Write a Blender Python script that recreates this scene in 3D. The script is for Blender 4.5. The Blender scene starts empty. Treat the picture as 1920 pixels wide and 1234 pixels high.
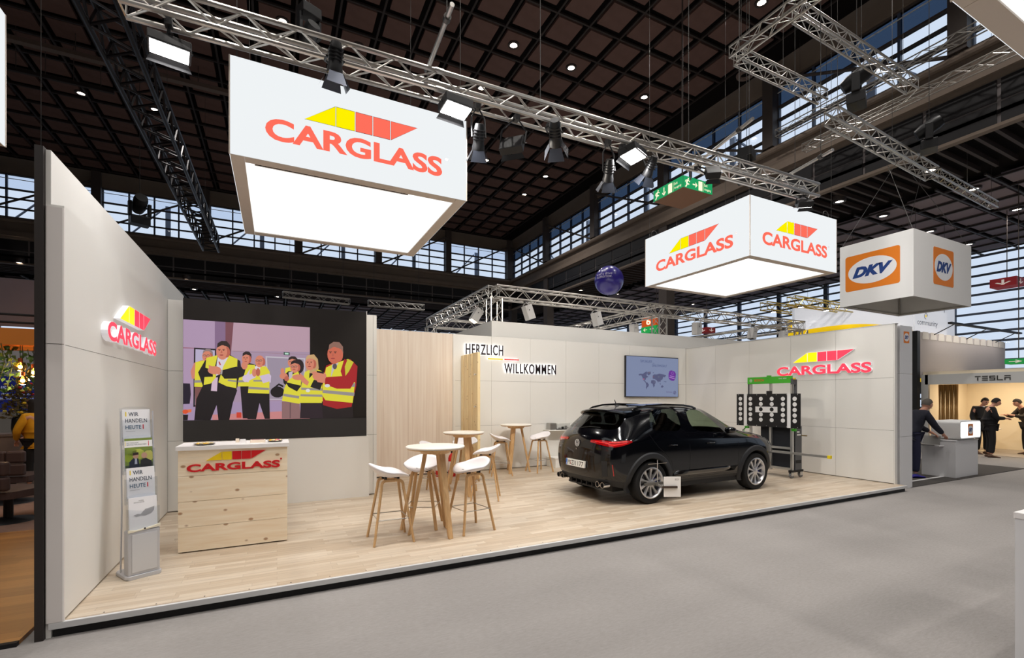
import bpy, bmesh, math, random
from mathutils import Vector, Matrix, Quaternion
from mathutils.bvhtree import BVHTree
from mathutils.geometry import tessellate_polygon
random.seed(7)
SC = bpy.context.scene
COL = SC.collection
PI = math.pi

# ---------------------------------------------------------------- camera
F_PX, YAW, HOR, CX, CAMZ, PZ = 880.0, math.radians(26.6), 747.0, 960.0, 1.73, 0.11
cam = bpy.data.cameras.new('camera')
cam.sensor_width = 36.0
cam.lens = 36.0 * F_PX / 1920.0
cam.shift_y = (HOR - 617.0) / 1920.0
cam.clip_end = 300
camo = bpy.data.objects.new('camera', cam)
COL.objects.link(camo)
camo.location = (0, 0, CAMZ)
camo.rotation_euler = (PI / 2, 0, -YAW)
SC.camera = camo

# ---------------------------------------------------------------- view + world
vs = SC.view_settings
vs.view_transform = 'Standard'
vs.look = 'None'
vs.gamma = 1.0
vs.use_curve_mapping = False
vs.exposure = 0.0
SC.cycles.max_bounces = 7
SC.cycles.transparent_max_bounces = 12
SC.cycles.caustics_reflective = False
SC.cycles.caustics_refractive = False
SC.cycles.sample_clamp_indirect = 6.0
SC.cycles.use_light_tree = True
world = bpy.data.worlds.new('world')
SC.world = world
world.use_nodes = True
_bg = world.node_tree.nodes['Background']
_bg.inputs[0].default_value = (0.88, 0.935, 1.0, 1)
_bg.inputs[1].default_value = 1.0

# pixel of the photograph -> point on a known plane
FW = Vector((math.sin(YAW), math.cos(YAW), 0))
RT = Vector((math.cos(YAW), -math.sin(YAW), 0))
CC = Vector((0, 0, CAMZ))
def ray(x, y): return FW + RT * ((x - CX) / F_PX) + Vector((0, 0, (HOR - y) / F_PX))
def on_z(x, y, z=PZ):
    d = ray(x, y); return CC + d * ((z - CAMZ) / d.z)
def on_x(x, y, X):
    d = ray(x, y); return CC + d * (X / d.x)
def on_y(x, y, Y):
    d = ray(x, y); return CC + d * (Y / d.y)
# ---------------------------------------------------------------- helpers
def lin(c):
    return tuple(((v / 255) / 12.92 if v / 255 <= 0.04045 else ((v / 255 + 0.055) / 1.055) ** 2.4) for v in c)
MATS = {}
def mat(name, rgb, rough=0.5, metal=0.0, emit=None, es=0.0, coat=0.0, spec=0.5, trans=0.0, alpha=1.0, noise=0.0, nscale=8.0, bump=0.0, bscale=40.0, sample=True, ior=1.45):
    if name in MATS: return MATS[name]
    m = bpy.data.materials.new(name); m.use_nodes = True
    nt = m.node_tree; b = nt.nodes['Principled BSDF']
    c = lin(rgb) + (1,)
    b.inputs['Base Color'].default_value = c
    b.inputs['Roughness'].default_value = rough
    b.inputs['Metallic'].default_value = metal
    b.inputs['Coat Weight'].default_value = coat
    b.inputs['Coat Roughness'].default_value = 0.03
    b.inputs['Specular IOR Level'].default_value = spec
    b.inputs['Transmission Weight'].default_value = trans
    b.inputs['IOR'].default_value = ior
    b.inputs['Alpha'].default_value = alpha
    if emit is not None:
        b.inputs['Emission Color'].default_value = lin(emit) + (1,)
        b.inputs['Emission Strength'].default_value = es
        if not sample: m.cycles.emission_sampling = 'NONE'
    if noise or bump:
        tc = nt.nodes.new('ShaderNodeTexCoord')
    if noise:
        n = nt.nodes.new('ShaderNodeTexNoise'); n.inputs['Scale'].default_value = nscale; n.inputs['Detail'].default_value = 6
        nt.links.new(tc.outputs['Object'], n.inputs['Vector'])
        r = nt.nodes.new('ShaderNodeMapRange'); r.inputs[1].default_value = 0.3; r.inputs[2].default_value = 0.7
        r.inputs[3].default_value = 1 - noise; r.inputs[4].default_value = 1 + noise
        nt.links.new(n.outputs[0], r.inputs[0])
        mx = nt.nodes.new('ShaderNodeMix'); mx.data_type = 'RGBA'; mx.blend_type = 'MULTIPLY'; mx.inputs[0].default_value = 1
        mx.inputs[6].default_value = c
        nt.links.new(r.outputs[0], mx.inputs[7]); nt.links.new(mx.outputs[2], b.inputs['Base Color'])
    if bump:
        n2 = nt.nodes.new('ShaderNodeTexNoise'); n2.inputs['Scale'].default_value = bscale; n2.inputs['Detail'].default_value = 4
        nt.links.new(tc.outputs['Object'], n2.inputs['Vector'])
        bp = nt.nodes.new('ShaderNodeBump'); bp.inputs['Strength'].default_value = bump; bp.inputs['Distance'].default_value = 0.01
        nt.links.new(n2.outputs[0], bp.inputs['Height']); nt.links.new(bp.outputs[0], b.inputs['Normal'])
    MATS[name] = m
    return m
def glow(name, rgb, s=1.0, sample=True):
    return mat(name, (0, 0, 0), 0.6, emit=rgb, es=s, spec=0.0, sample=sample)
def glass(name, rgb, refl=0.12, rough=0.02):
    # thin see-through sheet: tinted transparency under a mirror-like surface
    if name in MATS: return MATS[name]
    m = bpy.data.materials.new(name); m.use_nodes = True
    nt = m.node_tree; nt.nodes.clear()
    o = nt.nodes.new('ShaderNodeOutputMaterial'); t = nt.nodes.new('ShaderNodeBsdfTransparent'); g = nt.nodes.new('ShaderNodeBsdfGlossy')
    mx = nt.nodes.new('ShaderNodeMixShader'); lw = nt.nodes.new('ShaderNodeLayerWeight'); lw.inputs[0].default_value = 0.5; pw = nt.nodes.new('ShaderNodeMath'); pw.operation = 'POWER'; pw.inputs[1].default_value = 4.0; fr = nt.nodes.new('ShaderNodeMath'); fr.operation = 'MULTIPLY_ADD'; fr.inputs[1].default_value = 0.7; fr.inputs[2].default_value = max(0.005, 0.03 + refl * 0.25)
    nt.links.new(lw.outputs['Facing'], pw.inputs[0]); nt.links.new(pw.outputs[0], fr.inputs[0])
    t.inputs[0].default_value = lin(rgb) + (1,); g.inputs['Roughness'].default_value = rough
    nt.links.new(fr.outputs[0], mx.inputs[0]); nt.links.new(t.outputs[0], mx.inputs[1]); nt.links.new(g.outputs[0], mx.inputs[2]); nt.links.new(mx.outputs[0], o.inputs[0])
    MATS[name] = m
    return m
def wood(name, c1, c2, scale=(1, 14, 14), rough=0.5, knots=0.0, nscale=3.0):
    # long grain along local x, optional knots
    if name in MATS: return MATS[name]
    m = bpy.data.materials.new(name); m.use_nodes = True
    nt = m.node_tree; b = nt.nodes['Principled BSDF']; b.inputs['Roughness'].default_value = rough
    tc = nt.nodes.new('ShaderNodeTexCoord'); oi = nt.nodes.new('ShaderNodeObjectInfo'); ad = nt.nodes.new('ShaderNodeVectorMath'); ad.operation = 'ADD'
    sc_ = nt.nodes.new('ShaderNodeVectorMath'); sc_.operation = 'SCALE'; sc_.inputs[3].default_value = 7.0
    cb = nt.nodes.new('ShaderNodeCombineXYZ')
    for k in range(3): nt.links.new(oi.outputs['Random'], cb.inputs[k])
    nt.links.new(cb.outputs[0], sc_.inputs[0])
    nt.links.new(tc.outputs['Object'], ad.inputs[0]); nt.links.new(sc_.outputs[0], ad.inputs[1])
    mp = nt.nodes.new('ShaderNodeMapping'); mp.inputs['Scale'].default_value = scale
    nt.links.new(ad.outputs[0], mp.inputs[0])
    n = nt.nodes.new('ShaderNodeTexNoise'); n.inputs['Scale'].default_value = nscale; n.inputs['Detail'].default_value = 7; n.inputs['Distortion'].default_value = 0.6
    nt.links.new(mp.outputs[0], n.inputs['Vector'])
    cr = nt.nodes.new('ShaderNodeValToRGB'); cr.color_ramp.elements[0].position = 0.32; cr.color_ramp.elements[1].position = 0.68
    cr.color_ramp.elements[0].color = lin(c2) + (1,); cr.color_ramp.elements[1].color = lin(c1) + (1,)
    nt.links.new(n.outputs[0], cr.inputs[0])
    out = cr.outputs[0]
    if knots:
        v = nt.nodes.new('ShaderNodeTexVoronoi'); v.inputs['Scale'].default_value = 7.0; v.inputs['Randomness'].default_value = 1.0
        mp2 = nt.nodes.new('ShaderNodeMapping'); mp2.inputs['Scale'].default_value = (0.8, 1.2, 1.2)
        nt.links.new(ad.outputs[0], mp2.inputs[0]); nt.links.new(mp2.outputs[0], v.inputs['Vector'])
        rr = nt.nodes.new('ShaderNodeMapRange'); rr.inputs[1].default_value = 0.09; rr.inputs[2].default_value = 0.16; rr.inputs[3].default_value = knots; rr.inputs[4].default_value = 0.0
        nt.links.new(v.outputs['Distance'], rr.inputs[0])
        mx = nt.nodes.new('ShaderNodeMix'); mx.data_type = 'RGBA'; mx.inputs[7].default_value = lin((150, 100, 50)) + (1,)
        nt.links.new(rr.outputs[0], mx.inputs[0]); nt.links.new(out, mx.inputs[6]); out = mx.outputs[2]
    nt.links.new(out, b.inputs['Base Color'])
    MATS[name] = m
    return m
def vcol(name, strength=1.0, lit=False):
    # flat print or screen picture: colours carried by the mesh
    if name in MATS: return MATS[name]
    m = bpy.data.materials.new(name); m.use_nodes = True
    nt = m.node_tree; b = nt.nodes['Principled BSDF']; a = nt.nodes.new('ShaderNodeVertexColor'); a.layer_name = 'print'
    b.inputs['Roughness'].default_value = 0.6
    if lit:
        b.inputs['Base Color'].default_value = (0.005, 0.005, 0.005, 1)
        nt.links.new(a.outputs[0], b.inputs['Emission Color']); b.inputs['Emission Strength'].default_value = strength
    else:
        nt.links.new(a.outputs[0], b.inputs['Base Color'])
    MATS[name] = m
    return m

class MB:
    """collects shapes into one mesh"""
    def __init__(s): s.v = []; s.f = []; s.c = []
    def add(s, vs_, fs, col=None):
        o = len(s.v); s.v += [tuple(p) for p in vs_]
        for f in fs: s.f.append([i + o for i in f]); s.c.append(col)
        return s
    def box(s, x0, x1, y0, y1, z0, z1, M=None):
        p = [(x0, y0, z0), (x1, y0, z0), (x1, y1, z0), (x0, y1, z0), (x0, y0, z1), (x1, y0, z1), (x1, y1, z1), (x0, y1, z1)]
        if M is not None: p = [M @ Vector(q) for q in p]
        return s.add(p, [(3, 2, 1, 0), (4, 5, 6, 7), (0, 1, 5, 4), (1, 2, 6, 5), (2, 3, 7, 6), (3, 0, 4, 7)])
    def tube(s, a, b, r, n=8, r2=None, caps=True):
        a, b = Vector(a), Vector(b); d = (b - a)
        if d.length < 1e-6: return s
        d.normalize(); u = d.orthogonal().normalized(); w = d.cross(u); r2 = r if r2 is None else r2
        vs_ = []
        for i in range(n):
            t = 2 * PI * i / n; e = u * math.cos(t) + w * math.sin(t)
            vs_.append(a + e * r); vs_.append(b + e * r2)
        fs = [(2 * i, 2 * ((i + 1) % n), 2 * ((i + 1) % n) + 1, 2 * i + 1) for i in range(n)]
        if caps: fs += [[2 * i for i in range(n)][::-1], [2 * i + 1 for i in range(n)]]
        return s.add(vs_, fs)
    def path(s, pts, r, n=8, closed=False, flat=None):
        pts = [Vector(p) for p in pts]; m = len(pts); rings = []
        up = None
        for i, p in enumerate(pts):
            if closed: d = pts[(i + 1) % m] - pts[i - 1]
            else: d = pts[min(i + 1, m - 1)] - pts[max(i - 1, 0)]
            d.normalize()
            if up is None: up = d.orthogonal().normalized() if flat is None else Vector(flat)
            up = (up - d * up.dot(d)).normalized(); w = d.cross(up)
            rr = r(i / (m - 1)) if callable(r) else r
            if isinstance(rr, tuple): ra, rb = rr
            else: ra = rb = rr
            rings.append([p + up * (ra * math.cos(2 * PI * k / n + PI / n)) + w * (rb * math.sin(2 * PI * k / n + PI / n)) for k in range(n)])
        vs_ = [q for rg in rings for q in rg]; fs = []
        for i in range(m if closed else m - 1):
            j = (i + 1) % m
            for k in range(n): fs.append((i * n + k, i * n + (k + 1) % n, j * n + (k + 1) % n, j * n + k))
        if not closed: fs += [list(range(n))[::-1], [(m - 1) * n + k for k in range(n)]]
        return s.add(vs_, fs)
    def lathe(s, prof, n=24, M=None, cap=True):
        vs_ = []; k = len(prof)
        for i in range(n):
            t = 2 * PI * i / n
            for r, z in prof: vs_.append(Vector((r * math.cos(t), r * math.sin(t), z)))
        if M is not None: vs_ = [M @ q for q in vs_]
        fs = [(i * k + j, ((i + 1) % n) * k + j, ((i + 1) % n) * k + j + 1, i * k + j + 1) for i in range(n) for j in range(k - 1)]
        if cap:
            if prof[0][0] > 1e-5: fs.append([i * k for i in range(n)][::-1])
            if prof[-1][0] > 1e-5: fs.append([i * k + k - 1 for i in range(n)])
        return s.add(vs_, fs)
    def ball(s, c, r, n=12, m=8, sc=(1, 1, 1)):
        c = Vector(c)
        return s.lathe([(max(1e-6, r * math.sin(PI * j / m)), -r * math.cos(PI * j / m)) for j in range(m + 1)], n, Matrix.Translation(c) @ Matrix.Diagonal((sc[0], sc[1], sc[2], 1)), cap=False)
    def prism(s, poly, M, d0, d1, col=None):
        """poly in local xy, extruded along local z from d0 to d1, placed by M"""
        n = len(poly)
        vs_ = [M @ Vector((x, y, d0)) for x, y in poly] + [M @ Vector((x, y, d1)) for x, y in poly]
        tr = tessellate_polygon([[Vector((x, y, 0)) for x, y in poly]])
        fs = [tuple(t)[::-1] for t in tr] + [tuple(i + n for i in t) for t in tr]
        if d0 != d1: fs += [(i, (i + 1) % n, (i + 1) % n + n, i + n) for i in range(n)]
        return s.add(vs_, fs, col)
    def sheet(s, poly, M, d, col=None):
        n = len(poly)
        vs_ = [M @ Vector((x, y, d)) for x, y in poly]
        tr = tessellate_polygon([[Vector((x, y, 0)) for x, y in poly]])
        return s.add(vs_, [tuple(t) for t in tr], col)
    def mesh(s, name, smooth=False, m=None):
        me = bpy.data.meshes.new(name); me.from_pydata(s.v, [], s.f)
        if any(c is not None for c in s.c):
            la = me.color_attributes.new('print', 'FLOAT_COLOR', 'CORNER')
            for p, c in zip(me.polygons, s.c):
                cc = lin(c or (128, 128, 128)) + (1,)
                for li in p.loop_indices: la.data[li].color = cc
        bm = bmesh.new(); bm.from_mesh(me); bmesh.ops.recalc_face_normals(bm, faces=bm.faces) if not any(c is not None for c in s.c) else None
        bm.to_mesh(me); bm.free()
        if smooth:
            me.polygons.foreach_set('use_smooth', [True] * len(me.polygons))
            try: me.set_sharp_from_angle(angle=math.radians(38))
            except Exception: pass
        if m: me.materials.append(m)
        me.update()
        return me
    def build(s, name, m, parent=None, smooth=False, bevel=0.0, label=None, loc=None):
        me = s.mesh(name, smooth, m)
        return put(name, me, parent, bevel, label, loc)
def put(name, me, parent=None, bevel=0.0, label=None, loc=None):
    o = bpy.data.objects.new(name, me); COL.objects.link(o)
    if parent is not None: o.parent = parent
    if loc is not None: o.location = loc
    if bevel:
        b = o.modifiers.new('bevel', 'BEVEL'); b.width = bevel; b.segments = 2; b.limit_method = 'ANGLE'; b.angle_limit = math.radians(40)
    if label: o['label'] = label
    return o
def tag(o, label, cat, group=None, kind=None):
    if label: o['label'] = label
    if cat: o['category'] = cat
    if group: o['group'] = group
    if kind: o['kind'] = kind
    return o
def thing(name, label, cat, loc=(0, 0, 0), rz=0.0, group=None):
    o = bpy.data.objects.new(name, None); COL.objects.link(o)
    o.empty_display_size = 0.1; o.location = loc; o.rotation_euler = (0, 0, rz)
    return tag(o, label, cat, group)
def struct(o, label=None):
    o['kind'] = 'structure'
    if label: o['label'] = label
    return o
def copy_tree(o, parent=None):
    c = o.copy(); COL.objects.link(c)
    if parent is not None: c.parent = parent
    for ch in list(o.children): copy_tree(ch, c)
    return c
def frame(origin, xd, yd):
    xd = Vector(xd).normalized(); yd = Vector(yd).normalized(); zd = xd.cross(yd)
    return Matrix(((xd.x, yd.x, zd.x, origin[0]), (xd.y, yd.y, zd.y, origin[1]), (xd.z, yd.z, zd.z, origin[2]), (0, 0, 0, 1)))
def face_y(x, y, z): return frame((x, y, z), (1, 0, 0), (0, 0, 1))        # faces -y
def face_mx(x, y, z): return frame((x, y, z), (0, -1, 0), (0, 0, 1))      # faces -x
def face_px(x, y, z): return frame((x, y, z), (0, 1, 0), (0, 0, 1))       # faces +x
_tcache = {}
def text_mesh(body, bold=0.0, shear=0.0, depth=0.0, res=3, space=1.0):
    """returns verts and faces of a text, fitted into the unit square"""
    k = (body, bold, shear, depth, res, space)
    if k not in _tcache:
        cu = bpy.data.curves.new('t', 'FONT'); cu.body = body; cu.offset = bold; cu.shear = shear; cu.resolution_u = res; cu.space_character = space
        cu.extrude = 0.5 if depth else 0.0; cu.fill_mode = 'FRONT' if not depth else 'BOTH'
        ob = bpy.data.objects.new('t', cu); COL.objects.link(ob)
        dg = bpy.context.evaluated_depsgraph_get(); dg.update()
        me = bpy.data.meshes.new_from_object(ob.evaluated_get(dg))
        vs_ = [v.co.copy() for v in me.vertices]; fs = [list(p.vertices) for p in me.polygons]
        bpy.data.objects.remove(ob); bpy.data.meshes.remove(me); bpy.data.curves.remove(cu)
        x0 = min(v.x for v in vs_); x1 = max(v.x for v in vs_); y0 = min(v.y for v in vs_); y1 = max(v.y for v in vs_)
        _tcache[k] = ([((v.x - x0) / (x1 - x0), (v.y - y0) / (y1 - y0), v.z) for v in vs_], fs)
    return _tcache[k]
def add_text(mb, body, M, x, y, w, h, z0=0.0, z1=None, bold=0.0, shear=0.0, col=None, res=3, space=1.0, warp=None):
    d = z1 is not None
    vs_, fs = text_mesh(body, bold, shear, d, res, space)
    P = []
    for a, b, c in vs_:
        yy = b if warp is None else warp(a, b)
        P.append(M @ Vector((x + a * w, y + yy * h, (z0 + (c + 0.5) * (z1 - z0)) if d else z0)))
    mb.add(P, fs, col)
    return mb
def disc_poly(cx, cy, r, n=20, ry=None): return [(cx + r * math.cos(2 * PI * i / n), cy + (ry or r) * math.sin(2 * PI * i / n)) for i in range(n)]
def rrect(x0, x1, y0, y1, r, n=4):
    p = []
    for cx, cy, a in ((x1 - r, y0 + r, -PI / 2), (x1 - r, y1 - r, 0), (x0 + r, y1 - r, PI / 2), (x0 + r, y0 + r, PI)):
        for k in range(n + 1): p.append((cx + r * math.cos(a + PI / 2 * k / n), cy + r * math.sin(a + PI / 2 * k / n)))
    return p
def area_light(name, loc, target, w, size, color=(1, 1, 1), parent=None, sy=None, spread=PI, shape='RECTANGLE'):
    l = bpy.data.lights.new(name, 'AREA'); l.energy = w; l.shape = shape; l.size = size; l.spread = spread
    if shape == 'RECTANGLE': l.size_y = sy or size
    l.color = color
    o = bpy.data.objects.new(name, l); COL.objects.link(o); o.location = loc
    d = Vector(target) - Vector(loc); o.rotation_euler = d.to_track_quat('-Z', 'Y').to_euler()
    if parent is not None: o.parent = parent
    return o
def spot_light(name, loc, target, w, angle, color=(1, 1, 1), blend=0.5, r=0.06, parent=None):
    l = bpy.data.lights.new(name, 'SPOT'); l.energy = w; l.spot_size = angle; l.spot_blend = blend; l.shadow_soft_size = r; l.color = color
    o = bpy.data.objects.new(name, l); COL.objects.link(o); o.location = loc
    d = Vector(target) - Vector(loc); o.rotation_euler = d.to_track_quat('-Z', 'Y').to_euler()
    if parent is not None: o.parent = parent
    return o
def truss(mb, a, b, s, r=0.024, rb=0.011, step=None, tri=False, n=8, up=(0, 0, 1)):
    """lattice truss between axis points a and b, side s"""
    a, b = Vector(a), Vector(b); d = b - a; L = d.length; d.normalize(); up = Vector(up)
    w = d.cross(up).normalized(); up = w.cross(d).normalized(); h = s / 2
    cs = [w * h + up * h, w * -h + up * h, w * -h - up * h, w * h - up * h]
    if tri: cs = [w * h + up * h * 0.8, w * -h + up * h * 0.8, up * -h]
    for c in cs: mb.tube(a + c, b + c, r, n)
    step = step or s; m = max(2, int(round(L / step)))
    for i in range(len(cs)):
        p, q = cs[i], cs[(i + 1) % len(cs)]
        for k in range(m):
            u, v = (p, q) if (k + i) % 2 == 0 else (q, p)
            mb.tube(a + d * (L * k / m) + u, a + d * (L * (k + 1) / m) + v, rb, 5, caps=False)
        for e in (a, b): mb.tube(e + p, e + q, rb, 5, caps=False)
    return mb
# ---------------------------------------------------------------- hall materials
def carpet_mat(name, rgb, var=0.10):
    m = mat(name, rgb, 0.95, spec=0.1)
    nt = m.node_tree; b = nt.nodes['Principled BSDF']; tc = nt.nodes.new('ShaderNodeTexCoord')
    n = nt.nodes.new('ShaderNodeTexNoise'); n.inputs['Scale'].default_value = 38; n.inputs['Detail'].default_value = 8; n.inputs['Roughness'].default_value = 0.75
    n2 = nt.nodes.new('ShaderNodeTexNoise'); n2.inputs['Scale'].default_value = 1.1; n2.inputs['Detail'].default_value = 5
    mp = nt.nodes.new('ShaderNodeMapping'); mp.inputs['Scale'].default_value = (0.45, 1.6, 1)
    nt.links.new(tc.outputs['Object'], mp.inputs[0]); nt.links.new(mp.outputs[0], n.inputs['Vector']); nt.links.new(mp.outputs[0], n2.inputs['Vector'])
    ad = nt.nodes.new('ShaderNodeMath'); ad.operation = 'MULTIPLY_ADD'; ad.inputs[1].default_value = 0.5
    nt.links.new(n2.outputs[0], ad.inputs[0]); nt.links.new(n.outputs[0], ad.inputs[2])
    r = nt.nodes.new('ShaderNodeMapRange'); r.inputs[1].default_value = 0.5; r.inputs[2].default_value = 1.0; r.inputs[3].default_value = 1 - var; r.inputs[4].default_value = 1 + var
    nt.links.new(ad.outputs[0], r.inputs[0])
    mx = nt.nodes.new('ShaderNodeMix'); mx.data_type = 'RGBA'; mx.blend_type = 'MULTIPLY'; mx.inputs[0].default_value = 1; mx.inputs[6].default_value = lin(rgb) + (1,)
    nt.links.new(r.outputs[0], mx.inputs[7]); nt.links.new(mx.outputs[2], b.inputs['Base Color'])
    bp = nt.nodes.new('ShaderNodeBump'); bp.inputs['Strength'].default_value = 0.25; bp.inputs['Distance'].default_value = 0.01
    nt.links.new(n.outputs[0], bp.inputs['Height']); nt.links.new(bp.outputs[0], b.inputs['Normal'])
    return m
M_CARPET = carpet_mat('grey_carpet', (143, 139, 136), 0.15)
M_DKCARPET = carpet_mat('dark_carpet', (78, 75, 73))
M_COFFER = mat('coffer_panel', (104, 82, 77), 0.9, spec=0.1, noise=0.08, nscale=3)
M_BLACKC = mat('ceiling_black', (20, 17, 17), 0.9, spec=0.1)
M_CBEAM = mat('ceiling_beam', (46, 39, 37), 0.6)
M_STEEL = mat('hall_steel', (74, 66, 62), 0.6)
M_BEAM = mat('hall_beam', (118, 104, 92), 0.7, noise=0.06, nscale=2)
M_ATTIC = mat('attic_panel', (24, 22, 24), 0.6)
M_GRID = mat('attic_frame', (112, 106, 106), 0.5)
M_PANE = glass('clear_pane', (240, 245, 252), 0.0)
M_TINT = glass('tinted_pane', (116, 132, 152), -0.05)
M_MULL = mat('mullion', (70, 84, 108), 0.5)
M_APANEL = mat('aisle_panel', (128, 116, 124), 0.8)
M_SKYPANE = glass('upper_pane', (226, 234, 246), 0.0)
M_WARMLAMP = glow('downlight_glow', (255, 240, 222), 14, sample=False)
M_WHITE = mat('white_trim', (225, 225, 222), 0.5)

fl = MB().box(-34, 44, -20, 62, -0.1, 0).build('floor', M_CARPET); struct(fl, 'speckled grey carpet of the exhibition hall')

# ---------------------------------------------------------------- ceilings
def seen(p, mrg=120):
    v = Vector(p) - CC; z = v.dot(FW)
    if z < 0.5: return None
    x = CX + F_PX * v.dot(RT) / z; y = HOR - F_PX * v.z / z
    return z if -mrg < x < 1920 + mrg and -mrg < y < 1234 + mrg else None
PITCH, GX, GY = 1.2, 7.74, 12.3
def coffers(name, x0, x1, y0, y1, z, nparts, pm, psize, skip=(), label=None):
    root = MB().box(x0, x1, y0, y1, z + 0.3, z + 0.42).build(name, M_BLACKC); struct(root, label)
    i0, i1 = math.ceil((x0 - GX) / PITCH), math.floor((x1 - GX) / PITCH)
    j0, j1 = math.ceil((y0 - GY) / PITCH), math.floor((y1 - GY) / PITCH)
    bx = MB().box(-0.03, 0.03, y0, y1, 0, 0.06).mesh('ceiling_beam', m=M_CBEAM)
    by = MB().box(x0, x1, -0.03, 0.03, 0, 0.06).mesh('ceiling_beam', m=M_CBEAM)
    for i in range(i0, i1 + 1): put('ceiling_beam', bx, root, loc=(GX + i * PITCH, 0, z))
    for j in range(j0, j1 + 1): put('ceiling_beam', by, root, loc=(0, GY + j * PITCH, z + 0.002))
    h = psize / 2
    pmesh = MB().box(-h, h, -h, h, 0.06, 0.16).mesh('coffer_panel', m=pm)
    cells = []
    for i in range(i0 - 1, i1 + 1):
        for j in range(j0 - 1, j1 + 1):
            cx, cy = GX + (i + .5) * PITCH, GY + (j + .5) * PITCH
            if cx - h < x0 or cx + h > x1 or cy - h < y0 or cy + h > y1: continue
            s_ = seen((cx, cy, z))
            cells.append((s_ if s_ else 999 + math.hypot(cx, cy), cx, cy))
    cells.sort()
    far = MB()
    for k, (s_, cx, cy) in enumerate(cells):
        if k < nparts and s_ < 900: put('coffer_panel', pmesh, root, loc=(cx, cy, z))
        else: far.box(cx - h, cx + h, cy - h, cy + h, z + 0.06, z + 0.16)
    o = far.build('distant_coffer_panels', pm, root); o['kind'] = 'stuff'
    return root
CZ, AZ = 13.6, 8.5
CW, AW = CZ + 0.1, AZ + 0.1
XC, YC = 16.0, 32.1
coffers('ceiling', -17.2, 14.95, -13, 31.6, CZ, 300, M_COFFER, 0.88, label='dark coffered ceiling of the high hall')
# lower aisles with a slatted strip beside the nave
coffers('ceiling_aisle', XC + 3.2, 30, -13, 47, AZ, 140, M_APANEL, 0.92, label='low aisle ceiling of dark beams and dull grey panels')
coffers('ceiling_aisle_back', -30, XC + 3.2, YC + 3.2, 47, AZ, 120, M_APANEL, 0.92, label='low ceiling of the cross aisle behind the booths')
sl = MB().box(XC, XC + 3.2, -13, YC + 3.2, AZ + 0.3, AZ + 0.4).build('ceiling_slats', M_BLACKC); struct(sl, 'slatted strip of the aisle ceiling beside the clerestory')
ms = MB().box(XC + 0.1, XC + 3.1, -0.04, 0.04, 0, 0.14).mesh('ceiling_slat', m=mat('slat_brown', (54, 42, 38), 0.7))
for k in range(110): put('ceiling_slat', ms, sl, loc=(0, -10 + k * 0.4, AZ + 0.1))
sl2 = MB().box(-30, XC, YC, YC + 3.2, AZ + 0.3, AZ + 0.4).build('ceiling_slats', M_BLACKC); struct(sl2, 'slatted strip of the cross aisle ceiling')
ms2 = MB().box(-30, XC, -0.04, 0.04, 0, 0.14).mesh('ceiling_slat', m=MATS['slat_brown'])
for k in range(8): put('ceiling_slat', ms2, sl2, loc=(0, YC + 0.2 + k * 0.4, AZ + 0.1))

struct(MB().box(14.95, XC, -13, YC, CZ + .15, CZ + .5).build('ceiling_margin', M_BLACKC), 'black margin of the ceiling above the clerestory')
struct(MB().box(-17.2, 14.95, 31.6, YC, CZ + .15, CZ + .5).build('ceiling_margin_back', M_BLACKC), 'black margin of the ceiling across the hall end')
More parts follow.
